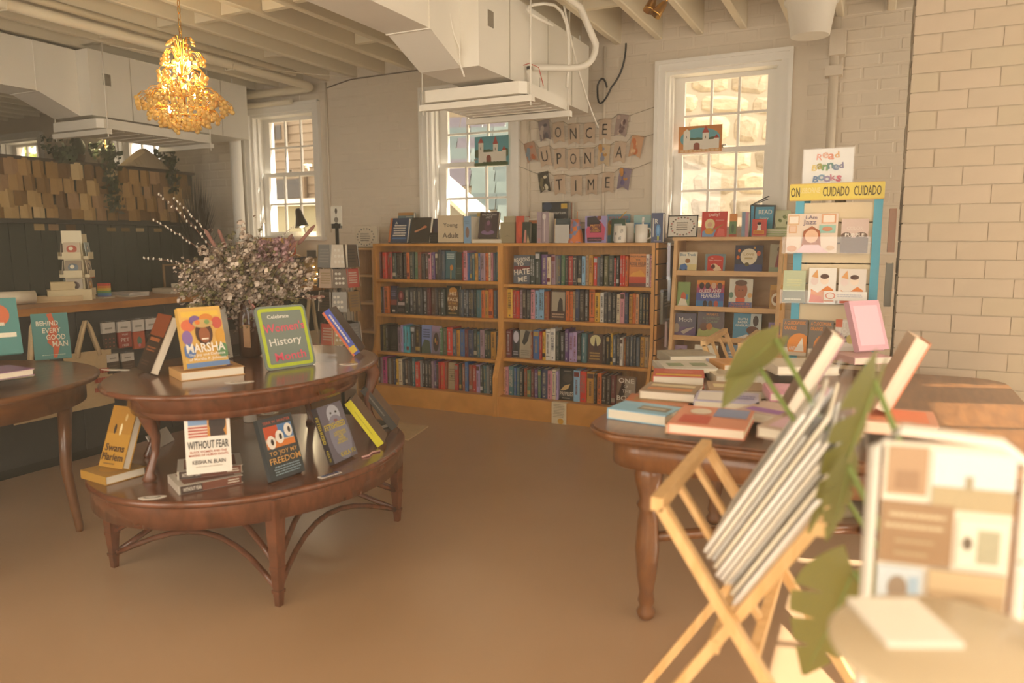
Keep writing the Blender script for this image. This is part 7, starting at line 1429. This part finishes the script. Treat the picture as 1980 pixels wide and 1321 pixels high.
z = pocket(1508, 1672, 588, 562, yk)
sbk('sage green novel with pale engraved cover in the spinner', 1512, 1555, 524, 586, z, '#b8c09a', [('r', 0, 0, 1, .36, '#7a7a64'), ('l', .15, .5, .85, .75, 3, '#d8d8a8'), ('l', .1, .05, .9, .16, 1, '#d0ccb8')])
GEN = [('p', [(.1, .05), (.95, .05), (.9, .4), (.7, .5), (.35, .3), (.1, .4)], '#e0843a'), ('e', .58, .66, .16, .13, '#f0dcc8'), ('e', .58, .76, .16, .07, '#5a3a30'), ('e', .22, .62, .14, .11, '#e8d4cc'), ('p', [(.05, .02), (.6, .02), (.5, .2), (.1, .25)], '#d9603a'), ('p', [(.1, .75), (.3, .95), (.35, .7)], '#e0a464')]
sbk('white and orange illustrated memoir nearest the sage novel', 1561, 1614, 519, 588, z, '#ece6dc', GEN)
sbk('white and orange illustrated memoir nearest the brick pier', 1619, 1672, 521, 588, z, '#e6dcd0', GEN)
a = at(1634, 574, Y=yk-.006); t = thing('pocket_label', 'white label strip with red oval seal on the spinner pocket', 'label', (a.x, yk-.0045, a.z-.018)); w = at(1675, 574, Y=yk).x-at(1592, 574, Y=yk).x; MB().box(-w/2, w/2, -.001, 0, 0, .042, K('#eeeae2', .5)).obj('strip', t); printmesh(MB(), [('e', .15, .5, .12, .36, '#d88a7a'), ('e', .15, .5, .09, .28, '#eee6de'), ('l', .3, .35, .95, .75, 2, '#c4c4cc')], w, .042, -.001).obj('strip_print', t)
z = pocket(1506, 1664, 692, 668, yk)
CLK = [('r', 0, .0, 1, .22, '#e6dccb'), ('e', .7, .28, .48, .34, '#e8923a'), ('r', 0, 0, 1, .1, '#d8c8b0'), ('p', [(.5, .12), (.9, .12), (.82, .5)], '#efe8da'), ('t', 'A CLOCKWORK', .5, .9, .1, '#e8923a', .86, .02), ('t', 'ORANGE', .32, .76, .1, '#e8923a', .5, .02), ('t', 'ANTHONY', .6, .2, .1, '#f0e8dc', .6, .01)]
sbk('taupe novel with orange half disc cover nearest the picture book case', 1510, 1558, 618, 690, z, '#6a5a4c', CLK)
sbk('taupe novel with orange half disc cover in the middle of the pocket', 1561, 1608, 620, 690, z, '#6e6050', CLK)
sbk('white book titled THE BOOK with coloured shards', 1612, 1656, 619, 692, z, '#e6dccf', [('r', .0, .8, .3, 1, '#e0704a'), ('p', [(0, .5), (.3, .7), (.25, .45)], '#7a94b0'), ('p', [(.2, .4), (.5, .6), (.6, .42)], '#6a6a5a'), ('e', .7, .5, .2, .12, '#d8c87a'), ('t', 'THE', .6, .88, .15, '#f2ece2', .6, .02), ('t', 'BOOK', .55, .7, .15, '#f2ece2', .8, .02)])
# side pocket books seen from the edge
M_ = sp.location
for i, (zz, c, n_) in enumerate(((at(1690, 488, Y=sy).z, '#d9a07a', 'peach'), (at(1690, 590, Y=sy).z, '#a8a494', 'grey'))):
    MB().box(hw+.004, hw+.07, -.12, .12, zz-.003, zz, ACRYL).obj('pocket_shelf', sp); MB().box(hw+.067, hw+.07, -.12, .12, zz, zz+.07, ACRYL).obj('pocket_front', sp)
    book(n_+' book in the side pocket of the spinner', (sxc+hw+.012, sy, zz+.0006), .15, .2, .03, c, [], rz=R(90), lean=R(-0), group=GS)
    bk = [o for o in bpy.data.objects if o.get('label', '') == n_+' book in the side pocket of the spinner'][0]; bk.location.x += .035

# ================================================================== REFLECTION STAND-IN PIER, PLANT AND FOREGROUND
PB = [M('pier_brick_%d' % i, c, .8, noise=.04, scale=8, bump=.1) for i, c in enumerate(('#b0a08a', '#aea089', '#b2a28d', '#afa08b'))]
px0 = .088; py0_ = 3.62
pier = struct('reflection_pier', (px0, py0_, 0)); MB().box(.004, .95, .004, .5, 0, ZC, M('pier_mortar', '#ac9d87', .9)).obj('mortar_core', pier)  # pier stands in for a blurred beige reflection
bm = [MB().box(0, .205, 0, .01, 0, .072, m).mesh('brick') for m in PB]; bs = [MB().box(0, .01, 0, .205, 0, .072, m).mesh('brick') for m in PB]
z = .005; r_ = 0
while z < ZC-.07:
    for k in range(5): link('brick', RND.choice(bm), pier, (.0+(.0 if r_ % 2 else -.0)+.212*k-(.106 if r_ % 2 and k else 0), RND.uniform(-.0012, .0008), z), None, (1.02 if k or not r_ % 2 else .48, 1, 1))
    for k in range(2): link('brick', RND.choice(bs), pier, (RND.uniform(-.003, .002), .02+.212*k+(.1 if r_ % 2 else 0), z))
    z += .077; r_ += 1
# monstera
LEAF = bpy.data.materials.new('monstera_leaf'); LEAF.use_nodes = True; nt = LEAF.node_tree; b_ = nt.nodes['Principled BSDF']; b_.inputs['Base Color'].default_value = (*lin('#6f7142'), 1); b_.inputs['Roughness'].default_value = .38
tl = nt.nodes.new('ShaderNodeBsdfTranslucent'); tl.inputs[0].default_value = (*lin('#aeaa52'), 1); mx_ = nt.nodes.new('ShaderNodeMixShader'); mx_.inputs[0].default_value = .45; out = nt.nodes['Material Output']; nt.links.new(b_.outputs[0], mx_.inputs[1]); nt.links.new(tl.outputs[0], mx_.inputs[2]); nt.links.new(mx_.outputs[0], out.inputs[0])
LSTEM = K('#7a8a48', .6)
def leafmesh(splits, seed):
    """heart-shaped leaf in xy, stalk joint at origin, tip at +y=1; deep cuts between lobes"""
    r_ = random.Random(seed); half = []
    n = 40
    for i in range(n+1):
        t = i/n; y = -.22+1.22*t; w = .52*math.sin(math.pi*min(1, (t*.93+.05))**.72)*(1-.12*t)
        if splits:
            ph = (t*splits) % 1
            if ph > .78 and .18 < t < .9: w *= .38
        half.append((w, y+.10*(w/.5)))
    mb = MB(); vs = []; 
    for s in (-1, 1):
        for w, y in half: vs.append((s*w, y-.0, -.18*w*w-.10*max(0, y)**2))
    ce = [(0, max(0.0, -.0+.0)+(-.0 if i else 0)+max(0, -.0)+(-.22+1.22*i/n if i/n > .18 else 0), -.10*max(0, -.22+1.22*i/n)**2+.012) for i in range(n+1)]
    base = len(vs); vs += ce; fs = []
    for i in range(n):
        fs.append((base+i, i, i+1, base+i+1)); fs.append((base+i+1, n+1+i+1, n+1+i, base+i))
    mb.add(vs, fs, LEAF, True); mb.tube([c for c in ce[9:]], [.012-.009*i/(len(ce[9:])-1) for i in range(len(ce[9:]))], LSTEM, 5); return mb.mesh('leaf')
LM = [leafmesh(6, 1), leafmesh(5, 2), leafmesh(0, 3)]
mp_ = Vector((.26, 1.42, 0))
mo = thing('monstera_plant', 'leafy monstera plant with split leaves beside the print rack', 'plant', mp_); MB().lathe([(.09, 0), (.1, .01), (.13, .22), (.135, .22), (.12, .2), (.1, .19)], K('#b58a62', .7), 26).obj('pot', mo); MB().lathe([(.0, .195), (.118, .196), (.0, .198)], K('#4a3826', .9), 20).obj('soil', mo)
def mleaf(px, py, Y, size, aim, roll, tiltx, k, nar=1):
    """leaf whose stalk joint sits at the pixel; aim: direction in image of the tip (deg, 0=right, 90=up)"""
    p = at(px, py, Y=Y); d = _r*math.cos(R(aim))+_u*math.sin(R(aim)); d = (d+_f*tiltx).normalized(); nrm = (-_f+_r*roll+_u*.25); nrm = (nrm-d*nrm.dot(d)).normalized(); sxv = d.cross(nrm).normalized()
    o = link('leaf', LM[k], mo); o.matrix_local = Matrix.Translation(p-mp_) @ Matrix(((sxv.x, d.x, nrm.x, 0), (sxv.y, d.y, nrm.y, 0), (sxv.z, d.z, nrm.z, 0), (0, 0, 0, 1))) @ Matrix.Scale(size, 4) @ Matrix.Diagonal((nar, 1, 1, 1))
    b0 = Vector((RND.uniform(-.03, .03), RND.uniform(-.03, .03), .19)); e = p-mp_; m1 = b0*.5+e*.5+Vector((.02, .0, .08)); MB().tube([b0, b0*.7+m1*.3+Vector((0, 0, .05)), m1, e], [.007, .006, .0055, .005], LSTEM, 6).obj('stalk', mo)
mleaf(1500, 655, 1.5, .125, 225, .7, .25, 2, .62)
mleaf(1455, 690, 1.52, .12, 238, -1.2, .1, 2, .5)
mleaf(1690, 735, 1.28, .27, 255, .9, .1, 0, .42)
mleaf(1640, 900, 1.24, .13, 262, .6, .1, 1, .6)
mleaf(1648, 1105, 1.3, .19, 245, .2, -.1, 1, .85)
mleaf(1725, 1150, 1.25, .16, 285, -.4, .0, 0, .6)
# near display frame with photographs (right edge)
dk = Vector(((at(1700, 1000, Y=1.1).x+at(1962, 1000, Y=1.1).x)/2, 1.1, 0)); df = thing('photo_display', 'white metal stand holding a panel of photographs beside the monstera', 'display stand', dk, R(8)); WM = M('white_metal', '#e4ded2', .35)
w, z0, z1 = at(1962, 1000, Y=1.1).x-at(1700, 1000, Y=1.1).x, at(1820, 1200, Y=1.12).z, at(1820, 838, Y=1.12).z
MB().tube([(-w/2-.012, 0, 0), (-w/2-.012, 0, z1-.02), (-w/2+.02, 0, z1+.008), (w/2-.02, 0, z1-.004), (w/2+.014, 0, z1-.03), (w/2+.014, 0, 0)], .008, WM, 8).obj('frame_tube', df)
for z in (.0, z0-.012): MB().tube([(-w/2-.012, 0, z+.008), (w/2+.014, 0, z+.008)], .006, WM, 8).obj('cross_bar', df)
for s in (-1, 1): MB().tube([(s*(w/2+.012), -.14, .008), (s*(w/2+.012), .14, .008)], .008, WM, 8).obj('foot', df)
MB().box(-w/2, w/2, -.003, .003, z0, z1-.01, K('#ddd2c0', .6)).obj('backing_board', df)
PH = [(.03, .72, .34, .98, ['#a88a6c', [('r', .2, .1, .8, .5, '#96785c')]]), (.38, .66, .99, .97, ['#c8cfd0', [('r', 0, 0, 1, .4, '#a89878'), ('r', .4, .38, .5, .6, '#9a9078')]]), (.0, .34, .56, .68, ['#94785a', [('l', .1, .74, .95, .86, 1, '#c4b494'), ('l', .05, .56, .95, .68, 1, '#c4b494'), ('l', .2, .34, .8, .42, 1, '#b8a684'), ('l', .2, .14, .7, .22, 1, '#b8a684')]]), (.6, .36, .97, .62, ['#d8d4c4', [('r', .4, .1, .85, .8, '#a4a088'), ('e', .2, .5, .1, .14, '#6a5f50')]]), (.0, .08, .36, .32, ['#b8c2c8', [('e', .45, .5, .22, .3, '#8a7a68'), ('r', .7, .1, .9, .8, '#98b0c4')]]), (.4, .06, .98, .33, ['#a38c6c', [('r', 0, .6, 1, 1, '#b8a482'), ('e', .5, .3, .3, .2, '#8f7858')]])]
for i, (u0, v0, u1, v1, (c, pr)) in enumerate(PH):
    ww, hh = (u1-u0)*w, (v1-v0)*(z1-z0-.01); mb = MB(); mb.box(-ww/2, ww/2, -.002, 0, 0, hh, K(c, .5)); printmesh(mb, pr, ww, hh, -.002); mb.obj('photograph', df, (((u0+u1)/2-.5)*w, -.0035-.0006*i, z0+v0*(z1-z0-.01)))
# near side table; the white booklet on it passes for a sun patch
tb = Vector((at(1850, 1240, Y=.86).x, .86, 0)); nt_ = thing('side_table', 'small round side table with wire base in the near corner', 'table', tb); tzz = at(1760, 1235, Y=.86).z
MB().lathe([(.11, tzz-.014), (.122, tzz-.01), (.125, tzz-.004), (.12, tzz), (.0, tzz)], M('pale_table_top', '#cdbb9c', .3), 40).obj('table_top', nt_)
for a in (20, 140, 260): MB().tube([(.11*math.cos(R(a)), .11*math.sin(R(a)), .0), (.03*math.cos(R(a)), .03*math.sin(R(a)), tzz*.5), (.09*math.cos(R(a)), .09*math.sin(R(a)), tzz-.014)], .006, BLACK, 8).obj('leg', nt_)
book('white booklet passing for a sun patch on the near side table', (tb.x-.05, tb.y+.03, tzz+.0006), .08, .1, .006, '#eee8dc', flat=True, rz=R(25), name='booklet', cat='booklet')
t = thing('small_bottle', 'small clear bottle standing on the near side table', 'bottle', (tb.x+.06, tb.y+.04, tzz+.0006)); MB().lathe([(.014, 0), (.016, .004), (.016, .05), (.007, .064), (.007, .076)], ACRYL, 16).obj('glass', t); MB().lathe([(.009, .0765), (.009, .088)], WHITE, 14).obj('cap', t)

# ================================================================== ROOM HAZE ADDED TO LIFT THE DARKS LIKE A LENS VEIL
HZ = bpy.data.materials.new('added_veil_haze'); HZ.use_nodes = True; nt = HZ.node_tree; nt.nodes.clear()
vo = nt.nodes.new('ShaderNodeVolumeScatter'); vo.inputs['Color'].default_value = (1, .86, .67, 1); vo.inputs['Density'].default_value = .038; vo.inputs['Anisotropy'].default_value = .35
o_ = nt.nodes.new('ShaderNodeOutputMaterial'); nt.links.new(vo.outputs[0], o_.inputs['Volume'])
hz = MB().box(XL-.32, XR+.32, YF-.32, YB+.28, -.14, ZC+.14, HZ).obj('veil_haze', kind='stuff'); tag(hz, 'warm haze added to the shop air to lift the darks', 'haze')

for o in bpy.data.objects:
    if o.name.startswith('cover_print') and o.parent and 'Planetarium' in o.parent.get('label', ''): o['kind'] = 'stuff'
